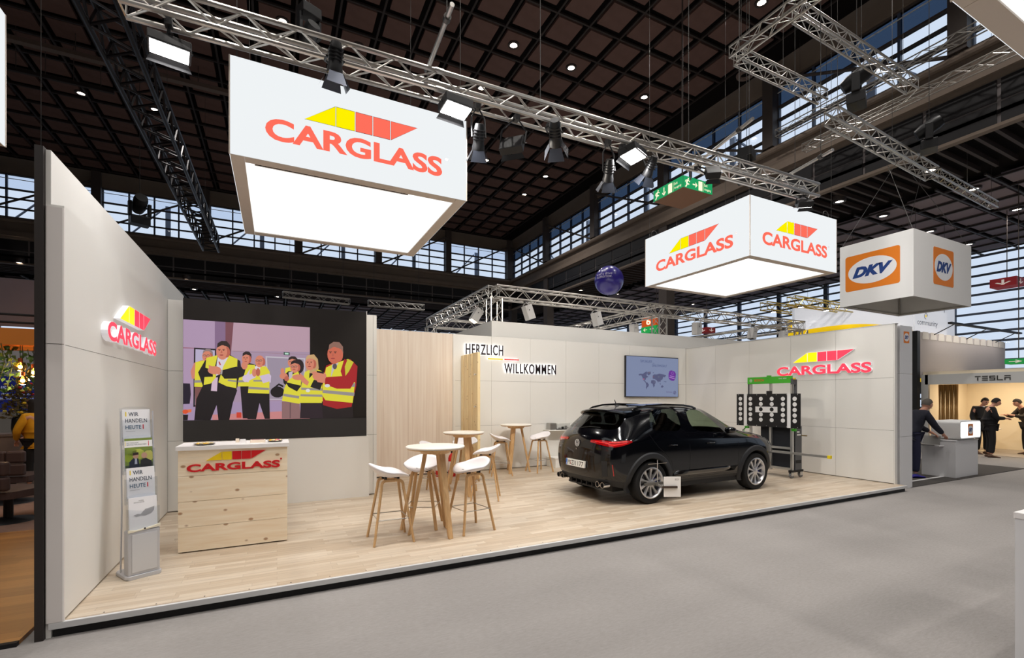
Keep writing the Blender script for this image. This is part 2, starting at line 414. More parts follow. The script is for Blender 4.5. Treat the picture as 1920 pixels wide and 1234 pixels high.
# ---------------------------------------------------------------- clerestory
def local(side):
    # local x runs along the wall, y is height, z points into the hall
    return (lambda a, h, d: (XC - d, a, h)) if side == 'r' else (lambda a, h, d: (a, YC - d, h))
def lbox(mb, T, a0, a1, h0, h1, d0, d1):
    p, q = T(a0, h0, d0), T(a1, h1, d1)
    return mb.box(min(p[0], q[0]), max(p[0], q[0]), min(p[1], q[1]), max(p[1], q[1]), min(p[2], q[2]), max(p[2], q[2]))
WIN = 0
for side, a_list in (('r', [5.76 + 5.3 * k for k in range(-2, 6)]), ('b', [15.85 - 4.88 * k for k in range(0, 7)])):
    T = local(side)
    a_lo, a_hi = (-13, YC) if side == 'r' else (-17.2, XC)
    nm = 'wall_right' if side == 'r' else 'wall_back'
    w = MB(); lbox(w, T, a_lo, a_hi, 9.85, 10.8, -0.5, 0.0); lbox(w, T, a_lo, a_hi, 9.8, 10.05, 0.0, 0.16)
    w.tube(T(a_lo, 10.62, 0.08), T(a_hi, 10.62, 0.08), 0.11, 10)
    lbox(w, T, a_lo, a_hi, 13.0, 14.1, -0.4, -0.1); lbox(w, T, a_lo, a_hi, 8.44, 8.52, -0.1, 0.1); lbox(w, T, a_lo, a_hi, 9.68, 9.86, -0.1, 0.05)
    wo = w.build(nm, M_BEAM); struct(wo, 'clerestory beam of the high hall, ' + ('beside the low aisle' if side == 'r' else 'across the end of the hall'))
    # attic panels in two rows, seen as black fields in a grey frame
    n = int((a_hi - a_lo) / 1.5); fr = MB(); lbox(fr, T, a_lo, a_hi, 8.52, 9.68, -0.06, -0.03); fo = fr.build('attic_backing', M_GRID, wo)
    pm_ = MB(); lbox(pm_, lambda a, h, d: Vector(T(a, h, d)) - Vector(T(0, 0, 0)), 0.04, 1.46, 0.03, 0.55, -0.03, 0.0)
    pmesh = pm_.mesh('attic_panel', m=M_ATTIC)
    for k in range(n):
        for r_ in range(2):
            put('attic_panel', pmesh, wo, loc=T(a_lo + k * 1.5, 8.52 + r_ * 0.58, 0))
    colm = MB(); lbox(colm, lambda a, h, d: Vector(T(a, h, d)) - Vector(T(0, 0, 0)), -0.2, 0.2, 0, 3.3, -0.3, 0.12); cme = colm.mesh('column', m=M_STEEL)
    for a in a_list: put('column', cme, wo, loc=T(a, 10.8, 0))
    # one glazed bay between two columns
    for k in range(len(a_list) - 1):
        lo, hi = sorted((a_list[k], a_list[k + 1])); lo += 0.2; hi -= 0.2; nc = 4; cw = (hi - lo) / nc
        WIN += 1
        Tl = lambda a, h, d: Vector(T(a, h, d)) - Vector(T(0, 0, 0))
        key = 'bay_' + side
        root = thing('window_%d' % WIN, None, None, T(lo, 10.8, 0)); struct(root, 'glazed clerestory bay between steel columns')
        if key not in MATS.setdefault('_bay', {}):
            P = {}
            for nme, h0, h1, mm in (('pane', 0.05, 0.47, M_PANE), ('pane_b', 0.52, 0.97, M_PANE), ('pane_c', 1.02, 1.42, M_PANE), ('tint', 1.48, 2.15, M_TINT if side == 'r' else M_SKYPANE)):
                q = MB(); lbox(q, Tl, 0.03, cw - 0.03, h0, h1, -0.26, -0.25); P[nme] = q.mesh('pane', m=mm)
            q = MB(); lbox(q, Tl, -0.035, 0.035, 0, 2.25, -0.32, -0.2); P['mull'] = q.mesh('mullion', m=M_MULL)
            for nme, h0, t in (('t0', 0.0, 0.05), ('t1', 0.47, 0.05), ('t2', 0.97, 0.05), ('t3', 1.42, 0.06), ('t4', 2.15, 0.1)):
                q = MB(); lbox(q, Tl, 0, hi - lo, h0, h0 + t, -0.34, -0.18); P[nme] = q.mesh('transom', m=M_STEEL)
            q = MB(); lbox(q, Tl, 0, hi - lo, 1.93, 1.96, -0.18, -0.16); P['rail'] = q.mesh('blind_rail', m=M_WHITE)
            q = MB(); q.tube(Tl(0.0, 0.0, 0.02), Tl(hi - lo, 2.4, 0.02), 0.05, 6); P['br'] = q.mesh('brace', m=M_STEEL)
            q = MB(); q.tube(Tl(0.6, 0.0, -1.6), Tl(2.4, 2.0, -1.6), 0.05, 6); lbox(q, Tl, 2.5, 2.75, 0, 2.2, -1.7, -1.6); P['out'] = q.mesh('outer_steelwork', m=mat('outer_steel', (190, 205, 228), 0.6))
            MATS['_bay'][key] = P
        P = MATS['_bay'][key]
        for c in range(nc):
            for nme in ('pane', 'pane_b', 'pane_c', 'tint'):
                put('pane', P[nme], root, loc=Tl(c * cw, 0, 0))
        for c in range(nc + 1): put('mullion', P['mull'], root, loc=Tl(c * cw, 0, 0))
        for nme in ('t0', 't1', 't2', 't3', 't4'): put('transom', P[nme], root)
        put('blind_rail', P['rail'], root); put('brace', P['br'], root); put('outer_steelwork', P['out'], root)
del MATS['_bay']

# ---------------------------------------------------------------- outer walls of the aisles, glazed behind horizontal louvres
def louvre_wall(name, T, a0, a1, label):
    w = MB(); lbox(w, T, a0, a1, 0, 0.9, 0, 0.2); lbox(w, T, a0, a1, 8.7, 9.4, 0, 0.2)
    wo = w.build(name, M_STEEL); struct(wo, label)
    z0 = Vector(T(0, 0, 0)); Tl = lambda a, h, d: Vector(T(a, h, d)) - z0
    q = MB(); lbox(q, Tl, a0, a1, -0.05, 0.05, 0.2, 0.26); lv = q.mesh('louvre', m=mat('louvre_blue', (92, 104, 126), 0.5))
    for k in range(17): put('louvre', lv, wo, loc=z0 + Tl(0, 1.25 + k * 0.45, 0))
    q = MB(); lbox(q, Tl, -0.12, 0.12, 0.9, 8.7, 0, 0.16); cm = q.mesh('mullion', m=M_MULL)
    q = MB(); lbox(q, Tl, 0.12, 2.88, 0.9, 8.7, 0.07, 0.08); pn = q.mesh('pane', m=M_PANE)
    n = int((a1 - a0) / 3)
    for k in range(n + 1): put('mullion', cm, wo, loc=z0 + Tl(a0 + k * 3, 0, 0))
    for k in range(n): put('pane', pn, wo, loc=z0 + Tl(a0 + k * 3, 0, 0))
    return wo
louvre_wall('wall_far_right', lambda a, h, d: (30.0 - d, a, h), -13, 47, 'glazed outer wall of the aisle behind blue louvres')
louvre_wall('wall_far_back', lambda a, h, d: (a, 47.0 - d, h), -30, 30, 'glazed end wall of the hall behind blue louvres')
# closing walls on the sides the camera does not face
for nm, b in (('wall_left', (-17.4, -17.2, -13, YC, 0, 14.1)), ('wall_front', (-17.4, 30, -13.2, -13, 0, 14.1)), ('wall_left_aisle', (-30.2, -30, YC, 47, 0, 9.4))):
    struct(MB().box(*b).build(nm, M_STEEL), 'plain dark side wall of the hall')
struct(MB().box(-30, -17.2, YC - 0.1, YC, 0, 14.1).build('wall_left_return', M_STEEL), 'plain dark return wall of the hall')
# aisle columns
cm = MB().box(-0.25, 0.25, -0.25, 0.25, 0, 9.9).mesh('hall_column', m=M_STEEL)
for k, (x, y) in enumerate(((16.2, 32.2), (16.2, 26.9), (16.2, 16.3))):
    struct(put('trim_%d' % (k + 1), cm, loc=(x, y, 0)), 'steel column carrying the clerestory beam')

# ---------------------------------------------------------------- downlights
def downlight_mesh():
    ring = MB().lathe([(0.12, 0.0), (0.19, 0.0), (0.2, 0.05), (0.2, 0.2), (0.12, 0.2)], 20, cap=False).mesh('trim_ring', True, mat('lamp_rim', (60, 52, 50), 0.5))
    lamp = MB().lathe([(0.0001, 0.03), (0.135, 0.03)], 16, cap=False).mesh('lamp_lens', False, M_WARMLAMP)
    return ring, lamp
_ring, _lens = downlight_mesh()
_lobj = None
def downlight(x, y, z, label, group, w):
    t = thing('ceiling_downlight', label, 'ceiling light', (x, y, z), 0, group)
    put('trim_ring', _ring, t); put('lamp_lens', _lens, t)
    if w:
        l = bpy.data.lights.new('downlight', 'SPOT'); l.energy = w; l.spot_size = math.radians(130); l.spot_blend = 1.0; l.shadow_soft_size = 0.14; l.color = (1, 0.95, 0.9)
        o = bpy.data.objects.new('downlight', l); COL.objects.link(o); o.parent = t; o.location = (0, 0, -0.02)
HALL_W = 800
cellx = lambda x: GX + (math.floor((x - GX) / PITCH) + 0.5) * PITCH
celly = lambda y: GY + (math.floor((y - GY) / PITCH) + 0.5) * PITCH
LIT = [(963, 87), (1071, 129), (1208, 184), (1428, 7), (530, 42), (672, 89), (152, 177), (290, 207), (903, 167), (912, 302), (1023, 332), (983, 366)]
for p in LIT:
    g = on_z(p[0], p[1], CZ); downlight(g.x, g.y, CZ + 0.02, 'round lit downlight in the dark coffered ceiling', 'downlights of the coffered ceiling', HALL_W)
for x in (-10.3, -5.5, -0.7, 4.1, 8.9, 13.7):  # lattice out of view, added to light the hall
    for y in (-9.9, -5.1, -0.3, 4.5):
        downlight(cellx(x), celly(y), CZ + 0.02, 'round lit downlight in the dark coffered ceiling', 'downlights of the coffered ceiling', HALL_W)
for p in ((1574, 379), (1656, 406), (1744, 321), (1826, 356), (1907, 394), (1744, 435), (1817, 459), (36, 493), (350, 524), (364, 543), (520, 541), (597, 548), (520, 557), (590, 563), (735, 561), (798, 567), (718, 575), (775, 579), (1089, 545), (1157, 552), (1300, 571)):
    g = on_z(p[0], p[1], AZ - 0.02); downlight(g.x, g.y, AZ - 0.02, 'round lit downlight in the low aisle ceiling', 'downlights of the low aisle ceiling', 260)
# dark round air outlets in the coffers
vme = MB().lathe([(0.14, 0.1), (0.17, 0.0), (0.3, 0.0), (0.32, 0.08), (0.2, 0.14)], 20, cap=False).mesh('air_outlet', True, mat('outlet_grey', (120, 104, 98), 0.6))
for p in ((1255, 85), (986, 149), (1392, 150), (745, 33), (204, 207)):
    g = on_z(p[0], p[1], CZ + 0.1); tag(put('air_outlet', vme, loc=(cellx(g.x), celly(g.y), CZ + 0.09)), 'round dark air outlet in a ceiling coffer', 'air outlet', 'air outlets of the coffered ceiling')
# ---------------------------------------------------------------- booth platform
def plank_mat(name, c1, c2, w=0.07, l=0.75):
    m = bpy.data.materials.new(name); m.use_nodes = True; nt = m.node_tree; b = nt.nodes['Principled BSDF']; b.inputs['Roughness'].default_value = 0.42
    tc = nt.nodes.new('ShaderNodeTexCoord'); br = nt.nodes.new('ShaderNodeTexBrick')
    br.offset = 0.37; br.offset_frequency = 2; br.squash = 0.7; br.squash_frequency = 3
    br.inputs['Scale'].default_value = 1.0; br.inputs['Mortar Size'].default_value = 0.0008; br.inputs['Brick Width'].default_value = l; br.inputs['Row Height'].default_value = w
    br.inputs['Color1'].default_value = lin(c1) + (1,); br.inputs['Color2'].default_value = lin(c2) + (1,); br.inputs['Mortar'].default_value = lin(tuple(int(v * 0.72) for v in c2)) + (1,); br.inputs['Bias'].default_value = 0.0
    nt.links.new(tc.outputs['Object'], br.inputs['Vector'])
    mp = nt.nodes.new('ShaderNodeMapping'); mp.inputs['Scale'].default_value = (1.3, 26, 1); nt.links.new(tc.outputs['Object'], mp.inputs[0])
    n = nt.nodes.new('ShaderNodeTexNoise'); n.inputs['Scale'].default_value = 2.2; n.inputs['Detail'].default_value = 6; nt.links.new(mp.outputs[0], n.inputs['Vector'])
    r = nt.nodes.new('ShaderNodeMapRange'); r.inputs[1].default_value = 0.3; r.inputs[2].default_value = 0.7; r.inputs[3].default_value = 0.86; r.inputs[4].default_value = 1.08; nt.links.new(n.outputs[0], r.inputs[0])
    mx = nt.nodes.new('ShaderNodeMix'); mx.data_type = 'RGBA'; mx.blend_type = 'MULTIPLY'; mx.inputs[0].default_value = 1
    nt.links.new(br.outputs[0], mx.inputs[6]); nt.links.new(r.outputs[0], mx.inputs[7]); nt.links.new(mx.outputs[2], b.inputs['Base Color'])
    MATS[name] = m
    return m
M_PLANK = plank_mat('oak_strip_floor', (206, 192, 173), (184, 165, 142))
M_PANEL = mat('white_panel', (232, 230, 225), 0.55, spec=0.3, bump=0.05, bscale=300)
M_BACK = mat('panel_backing', (120, 115, 108), 0.8)
M_EDGE = mat('platform_edge', (205, 205, 205), 0.45)
M_BLACK = mat('matt_black', (14, 14, 16), 0.6)
PX0, PX1, PY0, PY1 = -1.47, 10.46, 4.5, 9.75
pl = thing('floor_platform', None, None, (0, 0, 0)); struct(pl, 'raised wood strip floor of the booth with a pale edge and black plinth')
MB().box(PX0 + .02, PX1 - .02, PY0 + 0.03, PY1, 0, 0.062).build('plinth', M_BLACK, pl)
MB().box(PX0, PX1, PY0, PY0 + 0.03, 0.062, PZ).build('edge_strip', M_EDGE, pl, bevel=0.004)
MB().box(PX0, PX1, PY0 + 0.03, PY1, 0.062, PZ).build('wood_floor', M_PLANK, pl)
# small screws along the edge
sm = MB().lathe([(0.006, 0), (0.006, 0.002), (0.0001, 0.002)], 8).mesh('screw', m=M_STEEL)
for k in range(13): put('screw', sm, pl, loc=(PX0 + 0.3 + k * 0.32, PY0 + 0.06, PZ - 0.0005))

# ---------------------------------------------------------------- booth walls made of panels
def panels(root, M, cols, rows, gap=0.004, th=0.012, m=None):
    """cols / rows are cut positions in local x and y of the wall face"""
    for a, b in zip(cols[:-1], cols[1:]):
        for c, d in zip(rows[:-1], rows[1:]):
            MB().prism([(a + gap / 2, c + gap / 2), (b - gap / 2, c + gap / 2), (b - gap / 2, d - gap / 2), (a + gap / 2, d - gap / 2)], M, 0.0, th).build('wall_panel', m or M_PANEL, root, bevel=0.0015)
ZT = 3.135
R3 = [PZ + 0.012, 1.12, 2.12, ZT]
# left wall
nb = MB().box(-1.487, -1.458, 4.518, 9.9, 0, 3.52).build('wall_neighbour_left', M_PANEL); struct(nb, 'taller white wall rising behind the booth side wall')
w = MB().box(-1.457, -1.397, 4.53, 8.2, PZ, 3.13).build('wall_booth_left', M_BACK); struct(w, 'white side wall of the booth beside the dark post')
Lf = face_px(-1.397, 0, 0)
panels(w, Lf, [4.53, 8.12], [PZ + 0.012, 2.12], m=M_PANEL); panels(w, Lf, [4.53, 8.12], [2.12, 3.135])
MB().box(-1.457, -1.385, 4.515, 4.531, PZ, 3.13).build('end_panel', M_PANEL, w)
cap = MB(); cap.prism([(-1.478, 4.5 - .0), (-1.39, 4.5), (-1.383, 4.507), (-1.383, 4.516), (-1.485, 4.516), (-1.485, 4.507)], Matrix.Identity(4), PZ + 0.002, 2.12)
cap.build('end_cap', mat('end_cap_white', (228, 222, 218), 0.5), w)
cap = MB(); cap.prism([(-1.478, 4.5 - .0), (-1.39, 4.5), (-1.383, 4.507), (-1.383, 4.516), (-1.485, 4.516), (-1.485, 4.507)], Matrix.Identity(4), 2.125, 3.11)
cap.build('end_cap', MATS['end_cap_white'], w)
# screen wall
w = MB().box(-1.385, 1.51, 8.135, 8.2, PZ, ZT).build('wall_booth_screen', M_BACK); struct(w, 'white wall carrying the large video screen')
panels(w, face_y(0, 8.135, 0), [-1.385, -1.187], R3); panels(w, face_y(0, 8.135, 0), [1.322, 1.45, 1.51], R3)
MB().box(1.498, 1.51, 8.2, 9.7, PZ, ZT).build('side_panel', M_PANEL, w)
lower = MB().box(-1.187, 1.362, 8.0, 8.135, PZ, 1.112).build('screen_base', M_PANEL, w, bevel=0.002)
# back wall: a wood grained part and a white part
M_WALLWOOD = wood('wall_wood', (240, 227, 212), (228, 210, 193), scale=(18, 18, 0.5), rough=0.6, nscale=1.2)
w = MB().box(1.51, PX1, 9.735, 9.8, PZ, ZT).build('wall_booth_back', M_BACK); struct(w, 'rear wall of the booth, pale wood grain beside white panels')
for a, b in ((1.51, 2.45), (2.45, 3.42)):
    MB().box(a + .001, b - .001, 9.716, 9.735, PZ + 0.03, ZT).build('wood_panel', M_WALLWOOD, w)
panels(w, face_y(0, 9.735, 0), [3.42, 4.35, 5.35, 6.35, 7.35, 8.35, 9.35, 10.4], R3)
MB().box(3.424, 3.47, 9.69, 9.72, PZ, ZT).build('joint_strip', M_PANEL, w)
# right wall
w = MB().box(10.412, 10.48, 4.69, 9.735, PZ, ZT).build('wall_booth_right', M_BACK); struct(w, 'white side wall of the booth behind the measuring rig')
panels(w, face_mx(10.412, 0, 0), [-9.72, -8.72, -7.72, -6.68, -5.72, -4.69], R3)
MB().box(10.4, 10.49, 4.672, 4.69, PZ, ZT).build('end_panel', M_PANEL, w, bevel=0.002)
MB().box(10.395, 10.5, 4.66, 9.74, ZT, ZT + 0.012).build('top_rail', M_EDGE, w)
# neighbouring white box behind the rear wall
w = MB().box(4.5, 13.6, 10.05, 15.5, 0, 3.55).build('wall_neighbour_back', M_PANEL); struct(w, 'tall plain white wall of the neighbouring stand behind the booth')
# small white shelf cabinet and leaflets at the rear wall
t = thing('low_cabinet', 'low white wall cabinet behind the car', 'cabinet', (5.95, 9.5, PZ))
MB().box(-0.16, 0.9, -0.2, 0.2, 0.0, 0.2).build('body', M_PANEL, t, bevel=0.003); MB().box(-0.17, 0.91, -0.21, 0.2, 0.2, 0.225).build('top', M_PANEL, t, bevel=0.003)
t = thing('wall_shelf', 'narrow white wall shelf behind the car', 'shelf', (5.75, 9.62, 0.98))
MB().box(-0.05, 0.95, -0.17, 0.1, -0.02, 0.0).build('board', M_PANEL, t, bevel=0.002)
t = thing('leaflet_box', 'silver leaflet box on the white wall shelf', 'box', (5.77, 9.6, 0.98))
MB().box(0, 0.16, -0.1, 0.08, 0, 0.16).build('box', mat('brushed_silver', (170, 168, 165), 0.35, 0.7), t)
mm = MB()
for k in range(6): mm.box(0.0, 0.16, -0.102, -0.1, 0.015 + k * 0.024, 0.022 + k * 0.024)
mm.build('slot_lines', M_BACK, t)
t = thing('tool_tray', 'grey tray of small parts on the white wall shelf', 'tray', (5.97, 9.58, 0.98))
MB().box(0, 0.42, -0.1, 0.08, 0, 0.02).build('tray', mat('tray_dark', (45, 44, 46), 0.5), t)
MB().box(0.02, 0.4, -0.02, 0.07, 0.02, 0.15).build('clear_lid', mat('clear_plastic', (205, 205, 200), 0.2, alpha=1), t)
for k in range(4): MB().box(0.05 + k * 0.09, 0.1 + k * 0.09, -0.06, -0.03, 0.02, 0.05 + 0.02 * (k % 3)).build('part', M_BLACK if k % 2 else MATS['brushed_silver'], t)

# ---------------------------------------------------------------- company sign (wedge of five fields over a line of capitals)
M_RED = mat('sign_red', (208, 22, 30), 0.45); M_YEL = mat('sign_yellow', (240, 205, 20), 0.45)
M_GRED = mat('glow_red', (250, 60, 80), 0.4, emit=(255, 60, 84), es=0.75, sample=False); M_GYEL = mat('glow_yellow', (255, 225, 0), 0.4, emit=(255, 232, 0), es=0.75, sample=False)
M_GWHITE = mat('sign_side', (235, 235, 238), 0.4, emit=(245, 245, 255), es=0.25, sample=False)
M_PRED = glow('print_red', (255, 112, 92), 1.0, sample=False); M_PYEL = glow('print_yellow', (255, 240, 0), 1.0, sample=False); M_PLINE = mat('print_line', (40, 40, 70), 0.6)
XS = [0.197, 0.361, 0.468, 0.569, 0.673, 0.838]
def arch(a, b):       # capitals grow a little towards both ends
    k = (2 * a - 1) ** 2
    return b * (1 + 0.06 * k) - 0.06 * k
def company_sign(root, M, x, y, W, h, hm, gap, th, reds, yels, side=None, line=False, dot=None, d0=0.0):
    """text box lower left (x,y), width W, cap height h, wedge height hm"""
    y0 = y + h + gap; zf = d0 + th
    for k in range(5):
        a, b = x + XS[k] * W, x + XS[k + 1] * W; g = 0.003 * W
        if k == 0: p = [(a, y0), (b - g, y0), (b - g, y0 + hm)]
        elif k == 4: p = [(a + g, y0), (b, y0 + hm), (a + g, y0 + hm)]
        else: p = [(a + g, y0), (b - g, y0), (b - g, y0 + hm), (a + g, y0 + hm)]
        if side: MB().prism(p, M, d0, zf).build('field_side', side, root)
        if line:
            c = (sum(q[0] for q in p) / len(p), sum(q[1] for q in p) / len(p))
            MB().sheet([(c[0] + (q[0] - c[0]) * 1.022 , c[1] + (q[1] - c[1]) * 1.04) for q in p], M, zf - 0.0008).build('field_outline', M_PLINE, root)
        mb = MB(); (mb.sheet(p, M, zf + (0.001 if side else 0.0))) if (side or line) else mb.prism(p, M, d0, zf)
        mb.build('logo_field', yels if k < 2 else reds, root)
    # letters, one by one
    vs_, fs = text_mesh('CARGLASS', 0.034, 0, th > 0.005, 4)
    comp = letter_islands(vs_, fs)
    for vi, fi in comp:
        mb = MB(); mp = {v: k for k, v in enumerate(vi)}
        P = [M @ Vector((x + vs_[v][0] * W, y + arch(vs_[v][0], vs_[v][1]) * h, (d0 + (vs_[v][2] + 0.5) * th) if th > 0.005 else zf)) for v in vi]
        mb.add(P, [[mp[v] for v in fs[f]] for f in fi])
        if side:
            mb.build('letter_side', side, root)
            v2, f2 = text_mesh('CARGLASS', 0.034, 0, False, 4)
        else: mb.build('letter', reds, root)
    if side:
        for vi, fi in letter_islands(v2, f2):
            mb = MB(); mp = {v: k for k, v in enumerate(vi)}
            mb.add([M @ Vector((x + v2[v][0] * W, y + arch(v2[v][0], v2[v][1]) * h, zf + 0.001)) for v in vi], [[mp[v] for v in f2[f]] for f in fi])
            mb.build('letter', reds, root)
    if dot: MB().prism(disc_poly(x + 1.012 * W, y + h * 1.18, 0.011 * W, 16), M, d0, zf).build('dot', reds, root)
    elif line:
        mb = MB(); add_text(mb, '\u00ae', M, x + 1.02 * W, y + h * 0.9, 0.018 * W, 0.018 * W, zf); mb.build('registered_mark', mat('faint_mark', (240, 205, 200), 0.6), root)
def letter_islands(vs_, fs):
    par = list(range(len(vs_)))
    def fd(a):
        while par[a] != a: par[a] = par[par[a]]; a = par[a]
        return a
    for f in fs:
        for k in f[1:]: par[fd(k)] = fd(f[0])
    g = {}
    for k, f in enumerate(fs): g.setdefault(fd(f[0]), []).append(k)
    out = []
    for k, fi in g.items(): out.append((sorted({v for f in fi for v in fs[f]}), fi))
    # glyph fronts and backs that share the same x range belong together
    rng = [(min(vs_[v][0] for v in vi), max(vs_[v][0] for v in vi)) for vi, fi in out]
    merged = []
    for (vi, fi), (a, b) in sorted(zip(out, rng), key=lambda t: t[1]):
        if merged and a < merged[-1][2] - 0.012: q = merged[-1]; merged[-1] = (sorted(set(q[0]) | set(vi)), q[1] + fi, max(q[2], b))
        else: merged.append((vi, fi, b))
    return [(v, f) for v, f, b in merged]
# right wall sign
def wall_fit(pa, pb, pt, fn):
    a, b, c = fn(*pa), fn(*pb), fn(*pt); return a, b, c
q = lambda x, y: on_x(1340 + x / 3.98, 620 + y / 3.98, 10.36)
a, b, c = q(465, 335), q(1172, 312), q(1172, 236); ta, tb, tc_ = q(580, 236), q(905, 212), q(905, 140)
t = thing('company_sign', 'glowing red and yellow letter sign on the white wall above the measuring rig', 'sign', (0, 0, 0))
W = a.y - b.y; zb = (a.z + b.z) / 2; h = (c.z - b.z)
company_sign(t, face_mx(10.4, 0, 0), -a.y, zb, W, h, h * 1.0, h * 0.38, 0.045, M_GRED, M_GYEL, M_GWHITE)
# left wall sign
t = thing('company_sign', 'glowing red and yellow letter sign on the tall wall above the brochure stand', 'sign', (0, 0, 0))
q = lambda x, y: on_x(x / 4.114, 560 + y / 4.114, -1.335)
a, b, c, d = q(832, 318), q(1205, 435), q(832, 155), q(1205, 320)
W = b.y - a.y; h = ((c.z - a.z) + (d.z - b.z)) / 2 * 0.92; zb = (a.z + b.z) / 2
LSX = (a.y, W, zb, h)
company_sign(t, face_px(-1.385, 0, 0), a.y, zb, W, h, h * 1.0, h * 0.38, 0.05, M_GRED, M_GYEL, M_GWHITE)

# welcome lettering, lit from behind
M_LET = mat('letter_dark', (40, 30, 36), 0.6); M_HALO = glow('halo_led', (255, 255, 255), 4.5)
M_BAR1 = mat('bar_yellow', (232, 200, 40), 0.5, emit=(232, 200, 40), es=0.3, sample=False); M_BAR2 = mat('bar_red', (215, 60, 60), 0.5, emit=(215, 60, 60), es=0.3, sample=False)
q = lambda x, y: on_y(840 + x / 9.6, 580 + y / 9.6, 9.68)
t = thing('welcome_sign', 'dark welcome lettering with a white glow behind it on the rear wall', 'sign', (0, 0, 0))
Mw = face_y(0, 9.72, 0)
def lit_word(word, a, b, zb, h):
    vs_, fs = text_mesh(word, 0.013, 0, True, 3, 1.16); W = b - a
    mb = MB(); mb.add([Mw @ Vector((a + v[0] * W, zb + v[1] * h, 0.04 + (v[2] + .5) * 0.02)) for v in vs_], fs)
    for vi, fi in letter_islands(vs_, fs):
        mb = MB(); mp = {v: k for k, v in enumerate(vi)}
        mb.add([Mw @ Vector((a + vs_[v][0] * W, zb + vs_[v][1] * h, 0.035 + (vs_[v][2] + .5) * 0.02)) for v in vi], [[mp[v] for v in fs[f]] for f in fi])
        mb.build('letter', M_LET, t)
    v2, f2 = text_mesh(word, 0.004, 0, True, 2, 1.16)
    mb = MB(); mb.add([Mw @ Vector((a + 0.003 + v[0] * (W - 0.006), zb + 0.003 + v[1] * (h - 0.006), 0.027 + (v[2] + .5) * 0.006)) for v in v2], f2)
    mb.build('backlight', M_HALO, t)
a, b, c = q(318, 808), q(990, 838), q(318, 616)
lit_word('HERZLICH', a.x, b.x, (a.z + b.z) / 2, c.z - a.z)
q2 = lambda x, y: on_y(780 + x / 5.609, 500 + y / 5.609, 9.68)
a, b, c = q2(928, 1120), q2(1470, 1138), q2(928, 1014)
lit_word('WILLKOMMEN', a.x, b.x, (a.z + b.z) / 2, c.z - a.z)
for (xa, ya), (xb, yb), mm, nm in (((758, 968), (912, 976), M_BAR1, 'yellow_bar'), ((930, 975), (1080, 983), M_BAR2, 'red_bar')):
    a, b = q2(xa, ya), q2(xb, yb); z = (a.z + b.z) / 2
    MB().prism([(a.x, z - .014), (b.x, z - .014), (b.x, z + .014), (a.x, z + .014)], Mw, 0.03, 0.05).build(nm, mm, t)
    MB().prism([(a.x + .003, z - .011), (b.x - .003, z - .011), (b.x - .003, z + .011), (a.x + .003, z + .011)], Mw, 0.022, 0.028).build('backlight', M_HALO, t)
MB().prism([(q(300, 700).x, zb), (q(300, 700).x + .02, zb), (q(300, 700).x + .02, zb + .02), (q(300, 700).x, zb + .02)], Mw, -0.012, 0.0).build('cable_plate', M_PANEL, t)
# ---------------------------------------------------------------- large video screen
scr = thing('video_screen', 'huge black video screen showing people in yellow safety vests', 'screen', (0, 8.0, 0))
MB().box(-1.187, 1.322, 0.02, 0.134, 1.116, 3.15).build('cabinet', mat('screen_frame', (30, 28, 28), 0.6), scr)
MB().box(1.322, 1.33, 0.0, 0.134, 1.116, 3.165).build('side_cover', M_PANEL, scr)
MB().box(-1.187, 1.322, 0.012, 0.02, 1.116, 3.15).build('panel', mat('screen_black', (36, 32, 30), 0.65, spec=0.3), scr)
pic = MB(); LAY = [0]
Ms = face_y(0, 0.012, 0)
def zp(pts): return [(lambda g: (g.x, g.z))(on_y(330 + x / 4.408, 560 + y / 4.408, 8.0)) for x, y in pts]
def lay(pts, col):
    LAY[0] += 1; pic.sheet(zp(pts), Ms, 0.0002 * LAY[0] * 0.5, col)
def el(cx, cy, rx, ry, col, n=18, a0=0, a1=360):
    lay([(cx + rx * math.cos(math.radians(a0 + (a1 - a0) * k / n)), cy + ry * math.sin(math.radians(a0 + (a1 - a0) * k / n))) for k in range(n + (0 if a1 - a0 == 360 else 1))], col)
YV, YV2, GS, BK, SK, SK2 = (236, 226, 60), (214, 206, 52), (158, 150, 148), (24, 18, 22), (226, 140, 112), (198, 104, 84)
lay([(58, 170), (1107, 237), (1107, 845), (58, 872)], (186, 158, 188))
lay([(400, 192), (1107, 237), (1107, 440), (410, 430)], (196, 162, 178)); lay([(400, 430), (1107, 440), (1107, 845), (400, 860)], (178, 152, 176))
lay([(320, 187), (408, 192), (408, 500), (320, 500)], (142, 112, 146)); lay([(408, 192), (475, 197), (450, 500), (408, 500)], (128, 76, 86))
lay([(58, 403), (150, 408), (150, 412), (58, 408)], (150, 60, 60)); lay([(470, 432), (1107, 462), (1107, 466), (470, 437)], (168, 136, 150))
lay([(58, 868), (1107, 840), (1107, 992), (58, 1007)], (176, 152, 186)); lay([(300, 960), (1107, 920), (1107, 992), (300, 1003)], (214, 140, 140))
lay([(148, 405), (330, 415), (330, 880), (142, 895)], BK); lay([(160, 418), (320, 427), (320, 870), (155, 880)], (196, 186, 216))
lay([(740, 475), (1068, 492), (1068, 838), (755, 835)], (206, 198, 208)); lay([(752, 486), (1056, 502), (1056, 832), (768, 828)], (166, 152, 170))
lay([(890, 440), (940, 443), (940, 469), (890, 466)], (70, 90, 84)); lay([(900, 447), (930, 449), (930, 463), (900, 461)], (190, 230, 210))
lay([(58, 700), (115, 702), (122, 790), (112, 870), (58, 872)], (34, 26, 44)); lay([(58, 920), (128, 915), (125, 938), (58, 952)], (240, 120, 70)); el(76, 935, 24, 18, (230, 90, 50)); lay([(58, 960), (100, 960), (95, 1005), (58, 1006)], BK)
